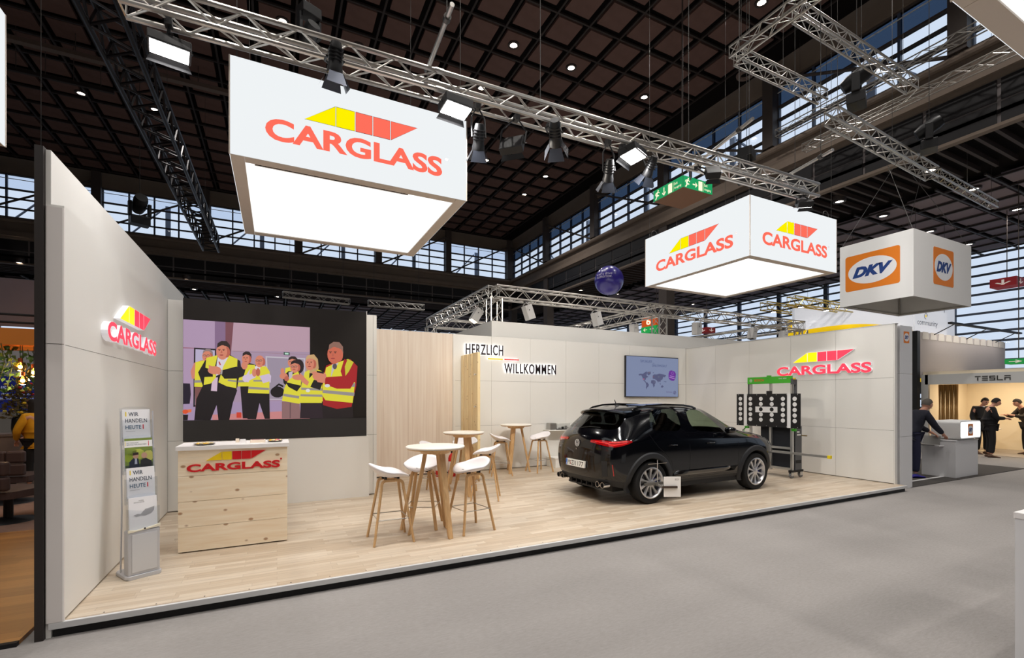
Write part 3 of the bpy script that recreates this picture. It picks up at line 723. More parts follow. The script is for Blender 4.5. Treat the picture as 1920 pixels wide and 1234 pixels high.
def head(cx, cy, rx, ry, hair, skin=SK, cap=0.25, glasses=False, turn=0.15):
    el(cx, cy - ry * 0.08, rx * 1.04, ry * 1.0, hair) if cap > 0 else None
    el(cx + rx * turn * -1, cy + ry * 0.12, rx * 0.96, ry * 0.92, skin)
    if cap > 0: lay([(cx - rx, cy - ry * 0.3), (cx - rx * 0.9, cy - ry * 0.8), (cx - rx * 0.3, cy - ry * 1.08), (cx + rx * 0.5, cy - ry * 1.04), (cx + rx, cy - ry * 0.6), (cx + rx, cy + ry * 0.1), (cx + rx * 0.8, cy - ry * 0.35), (cx + rx * 0.3, cy - ry * (0.75 - cap)), (cx - rx * 0.5, cy - ry * (0.75 - cap))], hair)
    el(cx + rx * 0.55, cy + ry * 0.2, rx * 0.45, ry * 0.6, SK2 if skin == SK else skin)
    el(cx - rx * turn, cy + ry * 0.15, rx * 0.72, ry * 0.74, skin)
    for s in (-1, 1):
        el(cx - rx * turn * 2 + s * rx * 0.33, cy - ry * 0.02, rx * 0.13, ry * 0.05, (70, 38, 34)); lay([(cx - rx * turn * 2 + s * rx * 0.33 - rx * .2, cy - ry * .14), (cx - rx * turn * 2 + s * rx * 0.33 + rx * .2, cy - ry * .15), (cx - rx * turn * 2 + s * rx * 0.33 + rx * .2, cy - ry * .1), (cx - rx * turn * 2 + s * rx * 0.33 - rx * .2, cy - ry * .09)], (92, 52, 44))
    lay([(cx - rx * turn * 2 - rx * .04, cy), (cx - rx * turn * 2 + rx * .08, cy), (cx - rx * turn * 2 + rx * .14, cy + ry * .3), (cx - rx * turn * 2 - rx * .16, cy + ry * .3)], SK2)
    el(cx - rx * turn * 2, cy + ry * 0.52, rx * 0.3, ry * 0.06, (164, 62, 60))
    if glasses:
        for s in (-1, 1): el(cx - rx * turn * 2 + s * rx * 0.36, cy, rx * 0.3, ry * 0.13, (70, 50, 56)); el(cx - rx * turn * 2 + s * rx * 0.36, cy, rx * 0.24, ry * 0.09, (206, 140, 120))
def vest(pts, s1, s2):
    lay(pts, YV)
    for st in (s1, s2):
        if st: lay(st, GS)
# far bald man
lay([(155, 720), (232, 720), (205, 925), (160, 940)], (132, 86, 84)); lay([(120, 600), (150, 530), (225, 505), (230, 660), (130, 662)], (222, 140, 118)); vest([(160, 525), (300, 495), (300, 735), (150, 728)], [(150, 675), (300, 668), (300, 690), (150, 696)], None); head(262, 470, 42, 50, (150, 130, 128), cap=0.05, glasses=True)
# man with dark jacket at the front
lay([(150, 1005), (168, 830), (230, 700), (480, 700), (505, 760), (470, 860), (440, 1003), (350, 1003), (335, 880), (285, 1004)], BK)
lay([(182, 610), (240, 510), (330, 468), (450, 466), (530, 515), (548, 640), (500, 745), (340, 765), (225, 730)], (30, 22, 30))
lay([(345, 480), (440, 470), (410, 560), (370, 620), (330, 640), (335, 540)], (232, 222, 232)); lay([(300, 655), (345, 650), (338, 766), (288, 762)], (226, 196, 216))
lay([(250, 490), (345, 466), (322, 560), (330, 650), (290, 700), (228, 715), (240, 600)], YV); lay([(440, 468), (508, 500), (498, 740), (420, 725), (350, 692), (390, 560)], YV); lay([(430, 668), (500, 676), (498, 690), (425, 682)], GS)
lay([(182, 610), (225, 565), (300, 590), (305, 645), (200, 650)], BK); lay([(350, 600), (500, 560), (546, 610), (540, 660), (400, 662)], BK)
el(318, 592, 56, 34, SK); lay([(268, 548), (300, 560), (372, 590), (360, 630), (280, 605)], SK); lay([(372, 588), (386, 592), (380, 628), (366, 622)], (180, 170, 170)); lay([(350, 520), (360, 550), (372, 548), (360, 520)], (200, 60, 60))
head(392, 428, 54, 74, (44, 28, 28))
# young man behind
lay([(530, 715), (600, 715), (600, 990), (552, 990)], (26, 18, 24)); lay([(500, 940), (540, 940), (540, 985), (500, 985)], (216, 70, 50)); lay([(540, 560), (600, 530), (660, 548), (640, 730), (505, 725)], (26, 22, 26)); vest([(585, 545), (655, 548), (612, 725), (508, 726), (520, 655), (560, 640)], [(512, 675), (600, 672), (600, 690), (510, 692)], None)
head(586, 492, 37, 52, (40, 26, 26)); el(566, 552, 26, 34, SK)
# man with glasses and white shirt
lay([(592, 770), (772, 775), (776, 995), (734, 995), (690, 862), (662, 997), (590, 997)], BK); lay([(555, 670), (606, 590), (665, 556), (735, 556), (786, 640), (782, 695), (700, 690), (590, 690)], (226, 206, 230))
vest([(610, 590), (655, 560), (745, 560), (775, 605), (770, 786), (595, 780)], [(600, 728), (768, 738), (768, 756), (598, 748)], [(640, 672), (770, 672), (770, 686), (640, 686)]); lay([(650, 560), (700, 556), (690, 600), (660, 600)], (236, 226, 236)); el(575, 660, 26, 30, (226, 206, 230)); lay([(560, 650), (650, 610), (660, 650), (580, 690)], (226, 206, 230)); lay([(690, 640), (770, 620), (784, 680), (720, 700)], (220, 200, 226))
el(648, 612, 20, 34, SK); el(678, 608, 18, 34, SK2); head(698, 512, 40, 54, (196, 130, 110), cap=0.0, glasses=True)
# pair with a hand bag
vest([(905, 575), (965, 560), (960, 680), (900, 640)], None, None); head(966, 524, 38, 44, (46, 30, 30)); el(880, 600, 16, 26, SK)
el(838, 772, 58, 46, BK); lay([(800, 740), (850, 700), (890, 720), (884, 735), (850, 716), (812, 750)], BK); lay([(875, 850), (1020, 850), (1030, 992), (875, 992)], (150, 112, 112)); lay([(940, 860), (950, 860), (948, 990), (940, 990)], (112, 82, 86))
el(1012, 560, 46, 60, (40, 26, 30)); lay([(880, 640), (930, 600), (1020, 600), (1040, 700), (1020, 770), (960, 765), (890, 700)], BK); vest([(940, 640), (1010, 600), (1035, 680), (1022, 870), (876, 845), (895, 740)], [(890, 785), (1024, 806), (1022, 828), (886, 806)], None); lay([(905, 690), (1035, 720), (1000, 768), (930, 730)], BK); head(988, 562, 40, 50, (40, 26, 30), glasses=True); el(890, 640, 34, 26, SK); el(915, 662, 20, 22, SK2); lay([(930, 610), (965, 600), (960, 650), (935, 670)], (206, 196, 206))
# blonde woman
lay([(1030, 850), (1210, 850), (1215, 990), (1025, 990)], (40, 26, 36)); lay([(1076, 600), (1150, 590), (1160, 680), (1085, 680)], (30, 22, 26)); lay([(1070, 520), (1085, 470), (1140, 460), (1172, 500), (1180, 575), (1160, 620), (1080, 615)], (206, 166, 116)); vest([(1040, 700), (1065, 605), (1105, 590), (1100, 660), (1170, 585), (1205, 600), (1215, 862), (1008, 862)], [(1036, 735), (1210, 742), (1210, 762), (1034, 754)], [(1030, 790), (1210, 794), (1210, 812), (1028, 808)])
lay([(1140, 670), (1215, 690), (1190, 755), (1110, 730)], BK); head(1116, 530, 44, 60, (214, 172, 120), cap=0.2); el(1010, 650, 50, 24, SK); lay([(1020, 610), (1050, 640), (1100, 690), (1085, 720), (1040, 690)], SK); el(1090, 760, 18, 14, (236, 236, 236))
# man in a red pullover
lay([(1205, 850), (1460, 850), (1465, 985), (1215, 990)], (26, 16, 20)); lay([(1215, 640), (1240, 555), (1300, 530), (1440, 500), (1500, 560), (1490, 720), (1450, 895), (1330, 912), (1215, 880), (1208, 760)], (172, 24, 32))
vest([(1240, 570), (1300, 540), (1420, 500), (1468, 525), (1370, 660), (1370, 700), (1480, 690), (1460, 862), (1235, 840), (1208, 800), (1215, 700)], [(1215, 755), (1476, 778), (1472, 806), (1212, 780)], [(1400, 700), (1482, 700), (1478, 730), (1400, 730)]); lay([(1290, 545), (1345, 530), (1300, 600), (1280, 650)], (206, 196, 206)); lay([(1230, 650), (1380, 640), (1480, 560), (1490, 660), (1440, 745), (1330, 745), (1230, 710)], (176, 26, 34))
lay([(1390, 500), (1470, 525), (1480, 600), (1380, 660), (1360, 600)], (176, 26, 34)); lay([(1420, 498), (1468, 525), (1430, 600), (1400, 640), (1395, 560)], YV2)
el(1185, 640, 58, 40, SK); lay([(1120, 610), (1150, 600), (1235, 650), (1230, 700), (1170, 690)], SK); lay([(1160, 595), (1222, 605), (1220, 622), (1165, 610)], BK); el(1250, 720, 22, 14, (230, 226, 230)); el(1312, 560, 18, 24, (90, 80, 90))
head(1320, 450, 60, 86, (150, 110, 96), skin=(216, 110, 84), turn=0.2)
lay([(58, 1007), (1107, 992), (1572, 985), (1572, 1130), (58, 1182)], (34, 30, 28))
pic.build('picture', vcol('screen_picture', 0.8, True), scr)

# ---------------------------------------------------------------- wall television
tv = thing('television', 'flat television with a blue world map on the rear wall', 'television', (0, 9.72, 0))
q = lambda x, y: on_y(1160 + x / 12.34, 655 + y / 12.34, 9.66)
a, b, c = q(165, 138), q(1380, 1108), q(165, 1100)
MB().box(a.x, b.x, -0.06, 0.0, b.z, a.z).build('housing', mat('tv_black', (22, 22, 26), 0.4), tv, bevel=0.004)
tp = MB(); Mt = face_y(0, -0.0605, 0); k_ = [0]
def tl(pts, col): k_[0] += 1; tp.sheet([(lambda g: (g.x, g.z))(q(x, y)) for x, y in pts], Mt, 0.0004 * k_[0], col)
tl([(178, 150), (1375, 222), (1370, 1100), (170, 1088)], (128, 140, 172))
DK = (84, 88, 124)
for pts in ([(460, 580), (500, 565), (560, 570), (610, 530), (650, 512), (660, 560), (640, 600), (690, 640), (640, 660), (620, 710), (590, 715), (560, 690), (545, 640), (520, 600), (470, 610)],
            [(660, 525), (740, 518), (740, 570), (690, 605), (665, 580)], [(560, 712), (600, 720), (640, 765), (620, 770)], [(620, 770), (660, 765), (700, 820), (680, 870), (650, 890), (634, 935), (628, 880), (640, 840)],
            [(790, 600), (820, 580), (870, 585), (940, 565), (1000, 575), (1060, 590), (1100, 605), (1060, 650), (1030, 640), (1010, 700), (970, 720), (965, 765), (930, 740), (910, 770), (880, 720), (830, 690), (785, 680)],
            [(750, 720), (800, 710), (850, 730), (855, 780), (830, 810), (835, 840), (808, 888), (790, 830), (785, 800), (745, 785)], [(980, 850), (1010, 832), (1040, 860), (1020, 885), (978, 885)], [(945, 780), (975, 800), (960, 820)], [(1045, 735), (1065, 745), (1050, 760)], [(1075, 735), (1105, 750), (1085, 770)], [(790, 535), (812, 535), (808, 552), (790, 550)]): tl(pts, DK)
for sx, sy, cc in ((575, 690, (170, 90, 130)), (800, 640, (110, 84, 110)), (920, 640, (104, 108, 128)), (700, 540, (110, 100, 120)), (820, 760, (100, 104, 130))): tl([(sx + 22 * math.cos(k), sy + 18 * math.sin(k)) for k in (0, 1, 2, 3, 4, 5)], cc)
tl([(1150, 560), (1170, 505), (1210, 485), (1290, 515), (1320, 570), (1305, 690), (1270, 732), (1210, 725), (1160, 690), (1148, 640)], (104, 40, 150))
tl([(1165, 640), (1300, 680), (1300, 692), (1165, 655)], (190, 150, 210)); tl([(1180, 605), (1285, 632), (1285, 650), (1180, 620)], (170, 130, 200))
tl([(1240 + 30 * math.cos(k * .5), 555 + 36 * math.sin(k * .5)) for k in range(12)], (140, 90, 180)); tl([(1240 + 20 * math.cos(k * .5), 555 + 24 * math.sin(k * .5)) for k in range(12)], (104, 40, 150))
tl([(775, 318), (825, 322), (825, 328), (775, 324)], (60, 70, 110))
tl([(1290 + 32 * math.cos(k * .5), 1004 + 42 * math.sin(k * .5)) for k in range(12)], (80, 78, 120)); tl([(1290 + 22 * math.cos(k * .5), 1004 + 30 * math.sin(k * .5)) for k in range(12)], (128, 136, 168)); tl([(1270, 1020), (1300, 980), (1312, 988), (1282, 1030)], (80, 78, 120))
for wd, x0, y0, x1, y1 in (('TEAM CARGLASS\u00ae', 492, 302, 765, 250), ('DEINE STIMME Z\u00c4HLT', 768, 402, 1108, 350), ('TEAM', 1090, 1005, 1150, 975), ('CARGLASS', 1155, 1008, 1230, 978)):
    g0, g1 = q(x0, y0), q(x1, y1 + (y0 - y1) * 0.06)
    add_text(tp, wd, Mt, g0.x, g0.z, g1.x - g0.x, g1.z - g0.z, 0.0004 * (k_[0] + 1), bold=0.0, col=(58, 72, 118) if y0 < 900 else (86, 66, 118), res=2)
tp.build('picture', vcol('tv_picture', 0.85, True), tv)
# ---------------------------------------------------------------- welcome counter
M_PINE = wood('pine_board', (250, 236, 212), (241, 220, 188), scale=(0.7, 9, 9), rough=0.55, knots=0.8)
M_OAK = wood('oak_leg', (214, 176, 128), (190, 150, 102), scale=(14, 14, 1.0), rough=0.5)
M_LAM = mat('white_laminate', (236, 233, 232), 0.4)
cn = thing('reception_counter', 'pine board reception counter with white top in front of the video screen', 'counter', (-0.92, 5.91, PZ))
cw_, ch_, cd_ = 1.025, on_y(331, 846, 5.91).z - PZ, 0.5
for k in range(4):
    z0, z1 = ch_ * k / 4, ch_ * (k + 1) / 4
    MB().box(0, cw_, 0, 0.03, z0 + 0.0015 + (0.012 if k == 0 else 0), z1 - 0.0015).build('plank', M_PINE, cn, bevel=0.002)
MB().box(0.03, cw_ - 0.03, 0.03, cd_ - 0.03, 0, ch_ - 0.01).build('carcass', M_BACK, cn)
for x0 in (0.0, cw_ - 0.028): MB().box(x0, x0 + 0.028, 0.03, cd_, 0.012, ch_ - 0.002).build('side_panel', M_PINE, cn)
MB().box(-0.02, cw_ + 0.02, -0.02, cd_ + 0.01, ch_, ch_ + 0.045).build('worktop', M_LAM, cn, bevel=0.003)
q = lambda x, y: on_y(320 + x / 8, 800 + y / 8, 5.91)
a, b, c = q(240, 724), q(1640, 650), q(1640, 520)
Wc = b.x - a.x; hc = 0.078
company_sign(cn, face_y(-a.x * 0, 0, 0), a.x + 0.92, a.z - PZ + 0.028, Wc, hc, hc * 1.12, hc * 0.42, 0.008, M_RED, M_YEL, dot=True)
ct = PZ + ch_ + 0.045
# small things on the counter
def bowl(x, y, label, cols, r=0.09):
    t = thing('snack_plate', label, 'plate', (x, y, ct))
    MB().lathe([(0.0001, 0.004), (r * 0.7, 0.004), (r, 0.016), (r + 0.003, 0.014), (r * 0.7, 0.0), (0.0001, 0.0)], 24).build('plate', mat('plate_grey', (120, 116, 110), 0.4), t, True)
    sw = MB().ball((0, 0, 0), 0.014, 8, 6, (1.3, 0.9, 0.7))
    ms_ = [sw.mesh('sweet', True, mat('sweet_%d' % k, c_, 0.35)) for k, c_ in enumerate(cols)]
    for k in range(14):
        an, rr = k * 2.4, r * 0.72 * math.sqrt((k + 0.5) / 14)
        put('sweet', ms_[k % len(ms_)], t, loc=(rr * math.cos(an), rr * math.sin(an), 0.014 + 0.006 * (k % 2)))
bowl(-0.70, 6.02, 'small grey plate of golden sweets at one end of the counter top', [(230, 180, 60), (240, 220, 170)], 0.1)
bowl(-0.02, 6.1, 'small grey plate of orange sweets beside the white leaflet box', [(236, 130, 50), (240, 200, 90), (200, 60, 120)], 0.08)
t = thing('card_holder', 'small white card holder in the middle of the counter top', 'card holder', (-0.36, 6.1, ct))
MB().box(-0.06, 0.05, -0.03, 0.03, 0, 0.008).build('base', M_LAM, t); MB().box(-0.055, -0.02, -0.01, 0.02, 0.008, 0.05).build('cards', mat('cream_card', (236, 220, 200), 0.7), t)
MB().box(-0.01, 0.045, -0.028, -0.024, 0.008, 0.045).build('front', M_LAM, t)
t = thing('leaflet_tray', 'flat white leaflet box with printed lid beside the sweets', 'box', (-0.19, 6.1, ct))
MB().box(-0.08, 0.07, -0.05, 0.05, 0, 0.03).build('box', mat('cream_card', (236, 220, 200), 0.7), t, bevel=0.002); MB().box(-0.07, 0.06, -0.04, 0.04, 0.03, 0.033).build('lid_print', mat('lid_print', (150, 110, 110), 0.7), t)

# ---------------------------------------------------------------- bar tables and stools
M_SHELL = mat('stool_shell', (238, 234, 236), 0.45)
M_TOP = mat('table_top', (244, 237, 226), 0.35)
def make_table():
    t = thing('bar_table', '', 'table', (0, 0, PZ), 0, 'round bar tables of the booth')
    MB().lathe([(0.0001, 1.025), (0.33, 1.025), (0.348, 1.032), (0.35, 1.044), (0.345, 1.05), (0.0001, 1.05)], 48).build('table_top', M_TOP, t, True)
    MB().lathe([(0.0001, 1.012), (0.325, 1.012), (0.34, 1.026), (0.0001, 1.026)], 40).build('top_edge', M_OAK, t, True)
    MB().lathe([(0.0001, 0.965), (0.17, 0.965), (0.2, 1.013), (0.0001, 1.013)], 32).build('apron', M_OAK, t, True)
    for k in range(3):
        a = 2 * PI * k / 3; M = Matrix.Rotation(a, 4, 'Z'); m = MB(); vs_ = []
        for (x, z, w, th) in ((0.31, 0.0, 0.028, 0.017), (0.30, 0.03, 0.03, 0.018), (0.14, 0.85, 0.042, 0.022), (0.115, 1.0, 0.044, 0.023)):
            vs_ += [M @ Vector((x + s * th, e * w, z)) for s, e in ((-1, -1), (1, -1), (1, 1), (-1, 1))]
        fs = [(3, 2, 1, 0), (12, 13, 14, 15)]
        for i in range(3): fs += [(i * 4 + j, i * 4 + (j + 1) % 4, i * 4 + 4 + (j + 1) % 4, i * 4 + 4 + j) for j in range(4)]
        m.add(vs_, fs); m.build('leg', M_OAK, t, bevel=0.006)
    return t
tab = make_table()
for k, (x, y, a, lb) in enumerate(((1.70, 5.45, 47, 'round bar table with three oak legs nearest the pine counter, between three stools'), (2.84, 7.5, 27, 'round bar table with three oak legs beside the fire extinguishers'), (4.70, 9.19, -22, 'round bar table with three oak legs against the white rear wall'))):
    o = tab if k == 0 else copy_tree(tab); o.location = (x, y, PZ); o.rotation_euler.z = math.radians(a); o['label'] = lb
def make_stool():
    t = thing('bar_stool', '', 'stool', (0, 0, PZ), 0, 'white bar stools of the booth')
    # shell: low scoop, raised at the back (local +y)
    N, R = 40, 10; vs_ = []; fs = []
    for j in range(R + 1):
        r = j / R
        for i in range(N):
            th = 2 * PI * i / N; c, s = math.cos(th), math.sin(th)
            bk = max(0, s); fr = max(0, -s)
            x = 0.235 * r * c * (1 - 0.06 * fr); y = 0.215 * r * s * (1.0 if s > 0 else 1.02) + 0.01
            lift = 0.055 + 0.085 * bk ** 1.5 - 0.075 * fr ** 2.2
            z = 0.735 + lift * r ** 2.6 + 0.012 * r * r
            vs_.append((x, y, z))
    for j in range(R):
        for i in range(N): fs.append((j * N + i, j * N + (i + 1) % N, (j + 1) * N + (i + 1) % N, (j + 1) * N + i))
    sh = MB().add(vs_, fs).build('seat_shell', M_SHELL, t, True)
    sm_ = sh.modifiers.new('thick', 'SOLIDIFY'); sm_.thickness = 0.02; sm_.offset = -1
    # two bent wood arches, each giving two legs
    for s in (-1, 1):
        pts = []
        for z in (0.0, 0.2, 0.4, 0.6): pts.append(Vector((s * (0.215 - 0.1 * z / 0.62), -0.22 + 0.1 * z / 0.62, z)))
        for k in range(6):
            an = PI - (PI / 2) * (k + 0.5) / 6
            pts.append(Vector((s * (0.115 - 0.015 * math.sin(an)), -0.068 + 0.052 * math.cos(an), 0.64 + 0.052 * math.sin(an))))
        left = pts; right = [Vector((p.x, -p.y, p.z)) for p in reversed(pts)]
        half = Vector((s * 0.1, 0, 0.692))
        lo = left + [half]; ro = [half] + right
        MB().path(lo, lambda u: (0.014 + 0.004 * u, 0.021 + 0.002 * u), 8, flat=(0, 1, 0)).build('leg', M_OAK, t, True)
        MB().path(ro, lambda u: (0.018 - 0.004 * u, 0.023 - 0.002 * u), 8, flat=(0, 1, 0)).build('leg', M_OAK, t, True)
    m = MB()
    for x, y in ((-0.08, -0.07), (0.08, -0.07), (-0.08, 0.07), (0.08, 0.07)): m.box(x - 0.03, x + 0.03, y - 0.01, y + 0.01, 0.69, 0.74)
    m.build('bracket', M_BLACK, t)
    zf = 0.27; fx = 0.225 - 0.095 * zf / 0.66; fy = 0.215 - 0.115 * zf / 0.66
    MB().path([(-fx, -fy, zf), (fx, -fy, zf), (fx, fy, zf), (-fx, fy, zf)], 0.006, 6, closed=True).build('footrest', mat('steel_rod', (190, 186, 180), 0.3, 0.9), t, True)
    return t
st = make_stool()
# x, y, direction of the raised back (degrees), label
STOOLS = ((1.165, 5.45, 180, 'white bar stool at the table by the counter, back towards the video screen'),
          (1.66, 5.86, 62, 'white bar stool at the table by the counter, front lip towards the aisle'),
          (2.14, 5.43, 10, 'white bar stool at the table by the counter, back towards the car'),
          (2.40, 7.80, 140, 'white bar stool beside the wood grain wall, at the table by the fire extinguishers'),
          (3.22, 8.45, 50, 'white bar stool close to the slatted divider, at the table by the extinguishers'),
          (3.02, 6.98, -28, 'white bar stool at the table by the fire extinguishers, back towards the car'),
          (4.24, 9.0, 162, 'white bar stool at the rear wall table, back towards the slatted divider'),
          (5.20, 9.03, 8, 'white bar stool at the rear wall table, back towards the car'))
for k, (x, y, a, lb) in enumerate(STOOLS):
    o = st if k == 0 else copy_tree(st); o.location = (x, y, PZ); o.rotation_euler.z = math.radians(a - 90); o['label'] = lb

# ---------------------------------------------------------------- slatted wood divider
dv = thing('slatted_divider', 'upright divider of pine boards with round hooks beside the rear wall', 'divider', (3.6, 0, PZ))
M_SLAT = wood('divider_pine', (246, 226, 180), (236, 208, 156), scale=(10, 10, 0.8), rough=0.55, knots=0.7)
ys = [9.69, 9.55, 9.41, 9.28, 9.16, 9.04, 8.93, 8.72]
for k in range(7): MB().box(0.0 + (0.008 if k % 2 else 0), 0.045, ys[k + 1] + 0.012, ys[k] - 0.012, 0, 2.55).build('board', M_SLAT, dv, bevel=0.002)
MB().box(0.045, 0.06, 8.74, 9.69, 0.02, 2.53).build('backing', M_SLAT, dv)
hk = MB().lathe([(0.012, 0), (0.012, 0.03), (0.022, 0.032), (0.022, 0.045), (0.0001, 0.048)], 12, Matrix.Rotation(-PI / 2, 4, 'Y')).mesh('hook', True, mat('hook_chrome', (220, 215, 205), 0.25, 0.8))
for z in (0.79, 1.45, 2.1): put('hook', hk, dv, loc=(0, 8.8, z))

# ---------------------------------------------------------------- fire extinguishers
M_FIRE = mat('fire_red', (200, 26, 24), 0.3)
def extinguisher(x, y, s, label):
    t = thing('fire_extinguisher', label, 'fire extinguisher', (x, y, PZ), 0.4, 'fire extinguishers in front of the wood grain wall'); t.scale = (s, s, s)
    MB().lathe([(0.0001, 0), (0.07, 0), (0.075, 0.02), (0.075, 0.36), (0.06, 0.41), (0.03, 0.44), (0.025, 0.46), (0.0001, 0.46)], 20).build('cylinder', M_FIRE, t, True)
    MB().lathe([(0.0765, 0.12), (0.0765, 0.3)], 20, cap=False).build('label_band', mat('ext_label', (225, 215, 210), 0.6), t, True)
    MB().lathe([(0.022, 0.46), (0.028, 0.48), (0.02, 0.51), (0.0001, 0.51)], 12).build('valve', M_BLACK, t, True)
    MB().box(-0.015, 0.015, -0.11, 0.03, 0.5, 0.515).build('handle', M_BLACK, t); MB().box(-0.015, 0.015, -0.1, 0.03, 0.53, 0.545).build('lever', M_BLACK, t)
    MB().path([(0.0, 0.03, 0.48), (0.06, 0.08, 0.45), (0.09, 0.06, 0.3), (0.085, 0.02, 0.15), (0.08, 0.0, 0.1)], 0.01, 8).build('hose', M_BLACK, t, True)
extinguisher(3.26, 9.3, 1.05, 'red fire extinguisher standing close beside the slatted divider'); extinguisher(3.02, 9.4, 1.05, 'red fire extinguisher standing in front of the pale wood grain wall')

# ---------------------------------------------------------------- brochure stand
ang = math.atan2(0.103, 0.186)
bs = thing('brochure_stand', 'clear brochure stand with four pockets on a silver base box', 'brochure stand', (-1.115, 5.375, PZ), ang)
M_SILV = mat('silver_plastic', (196, 197, 202), 0.35, 0.25); M_ACR = glass('acrylic', (250, 251, 252), -0.06)
b = MB(); b.prism([(-0.12, -0.10), (0.12, -0.10), (0.14, -0.06), (0.14, 0.16), (0.12, 0.2), (-0.12, 0.2), (-0.14, 0.16), (-0.14, -0.06)], Matrix.Identity(4), 0, 0.035)
b.build('base', M_SILV, bs, bevel=0.01)
MB().box(-0.12, 0.12, -0.085, 0.03, 0.03, 0.43).build('base_box', M_SILV, bs, bevel=0.012); MB().box(-0.095, 0.095, -0.091, -0.085, 0.06, 0.4).build('front_plate', mat('silver_front', (206, 208, 212), 0.3, 0.2), bs, bevel=0.004)
MB().prism([(-0.12, 0.42), (0.12, 0.44), (0.12, 0.465), (0.06, 0.45), (-0.06, 0.435), (-0.12, 0.445)], frame((0, -0.09, 0), (1, 0, 0), (0, 0, 1)), -0.02, 0.002).build('collar', mat('collar_cream', (232, 226, 206), 0.5), bs)
MB().ball((0.0, -0.093, 0.443), 0.008, 8, 6).build('lock_button', M_BLACK, bs)
for s in (-1, 1): MB().path([(s * 0.122, 0.1, 0.03), (s * 0.122, 0.07, 0.6), (s * 0.12, 0.1, 1.5)], 0.007, 6).build('upright', M_SILV, bs)
M_PRINT = vcol('leaflet_print')
def leaflet(k, z, y, kind, label):
    Mb = frame((-0.105, y, z), (1, 0, 0), (0, 0.1, 1)); W_, H_ = 0.21, 0.297
    p = MB(); p.prism([(-0.012, -0.03), (W_ + 0.012, -0.03), (W_ + 0.012, 0.05), (W_ + 0.012, 0.2), (W_ * 0.5, 0.17), (-0.012, 0.2)], Mb, 0.018, 0.021); p.prism([(-0.014, -0.03), (W_ + 0.014, -0.03), (W_ + 0.014, H_ + 0.012), (W_ * .8, H_ + 0.028), (W_ * .2, H_ + 0.028), (-0.014, H_ + 0.012)], Mb, -0.018, -0.015)
    p.box(-0.119, -0.116, y - 0.02, y + 0.03, z - 0.03, z + 0.2); p.box(0.116, 0.119, y - 0.02, y + 0.03, z - 0.03, z + 0.2)
    p.build('pocket', M_ACR, bs)
    t = thing('leaflet', label, 'leaflet', bs.location, ang)
    m = MB(); MB().prism([(0, 0), (W_, 0), (W_, H_), (0, H_)], Mb, -0.012, 0.012).build('paper_stack', mat('paper_white', (240, 240, 244), 0.7), t)
    T = lambda s, x, y_, w_, h_, c=(52, 66, 84): add_text(m, s, Mb, x, y_, w_, h_, 0.0132, bold=0.012, col=c, res=2)
    if kind == 'wir':
        T('WIR', 0.045, 0.235, 0.075, 0.036); T('HANDELN', 0.02, 0.175, 0.165, 0.036); T('HEUTE', 0.02, 0.115, 0.118, 0.036, (60, 100, 130))
        m.sheet([(0.022, 0.233), (0.03, 0.233), (0.03, 0.275), (0.022, 0.275)], Mb, 0.0132, (236, 206, 40)); m.sheet([(0.15, 0.113), (0.158, 0.113), (0.158, 0.155), (0.15, 0.155)], Mb, 0.0132, (214, 40, 60)); m.sheet([(0.022, 0.094), (0.092, 0.094), (0.092, 0.097), (0.022, 0.097)], Mb, 0.0132, (170, 170, 175))
    elif kind == 'photo':
        m.sheet([(0, 0), (W_, 0), (W_, H_), (0, H_)], Mb, 0.0124, (120, 140, 60)); m.sheet([(0, 0), (W_, 0), (W_, 0.07), (0, 0.05)], Mb, 0.0126, (70, 84, 60))
        for cx, cy, r_, c_ in ((0.03, 0.12, .04, (150, 170, 50)), (0.1, 0.15, .05, (180, 190, 80)), (0.18, 0.13, .05, (210, 205, 110)), (0.15, 0.02, .04, (110, 170, 60)), (0.05, 0.18, .04, (130, 150, 60))): m.sheet([(min(W_, max(0, a_)), b_) for a_, b_ in disc_poly(cx, cy, r_, 10)], Mb, 0.0127, c_)
        m.sheet([(0.03, 0.0), (0.03, 0.08), (0.06, 0.115), (0.1, 0.11), (0.11, 0.0)], Mb, 0.0130, (40, 48, 66)); m.sheet([(0.11, 0.0), (0.115, 0.09), (0.15, 0.115), (0.2, 0.08), (0.2, 0.0)], Mb, 0.0131, (46, 44, 48))
        m.sheet(disc_poly(0.08, 0.135, 0.022, 12, 0.028), Mb, 0.0132, (206, 160, 136)); m.sheet(disc_poly(0.145, 0.135, 0.023, 12, 0.028), Mb, 0.0132, (214, 166, 142)); m.sheet([(0.058, 0.14), (0.06, 0.165), (0.1, 0.168), (0.103, 0.145)], Mb, 0.0133, (60, 44, 36)); m.sheet([(0.07, 0.06), (0.09, 0.06), (0.088, 0.11), (0.074, 0.11)], Mb, 0.0133, (190, 196, 214))
        m.sheet([(0, 0.215), (W_, 0.215), (W_, 0.275), (0, 0.275)], Mb, 0.0132, (240, 240, 240)); T('DAS CARGLASS\u00ae', 0.014, 0.25, 0.09, 0.013); T('SERVICE-VERSPRECHEN', 0.014, 0.232, 0.15, 0.013); m.sheet([(0.178, 0.222), (0.183, 0.222), (0.183, 0.27), (0.178, 0.27)], Mb, 0.0134, (214, 40, 60)); m.sheet([(0.004, 0.23), (0.008, 0.23), (0.008, 0.27), (0.004, 0.27)], Mb, 0.0134, (236, 206, 40))
    else:
        T('UNSERE', 0.07, 0.262, 0.04, 0.008, (110, 110, 115)); T('SERVICE CENTER', 0.035, 0.248, 0.08, 0.008, (110, 110, 115))
        m.sheet([(0.03, 0.14), (0.06, 0.15), (0.085, 0.145), (0.1, 0.165), (0.12, 0.185), (0.15, 0.19), (0.19, 0.2), (0.185, 0.165), (0.165, 0.14), (0.12, 0.125), (0.085, 0.13), (0.05, 0.125)], Mb, 0.0132, (170, 170, 174))
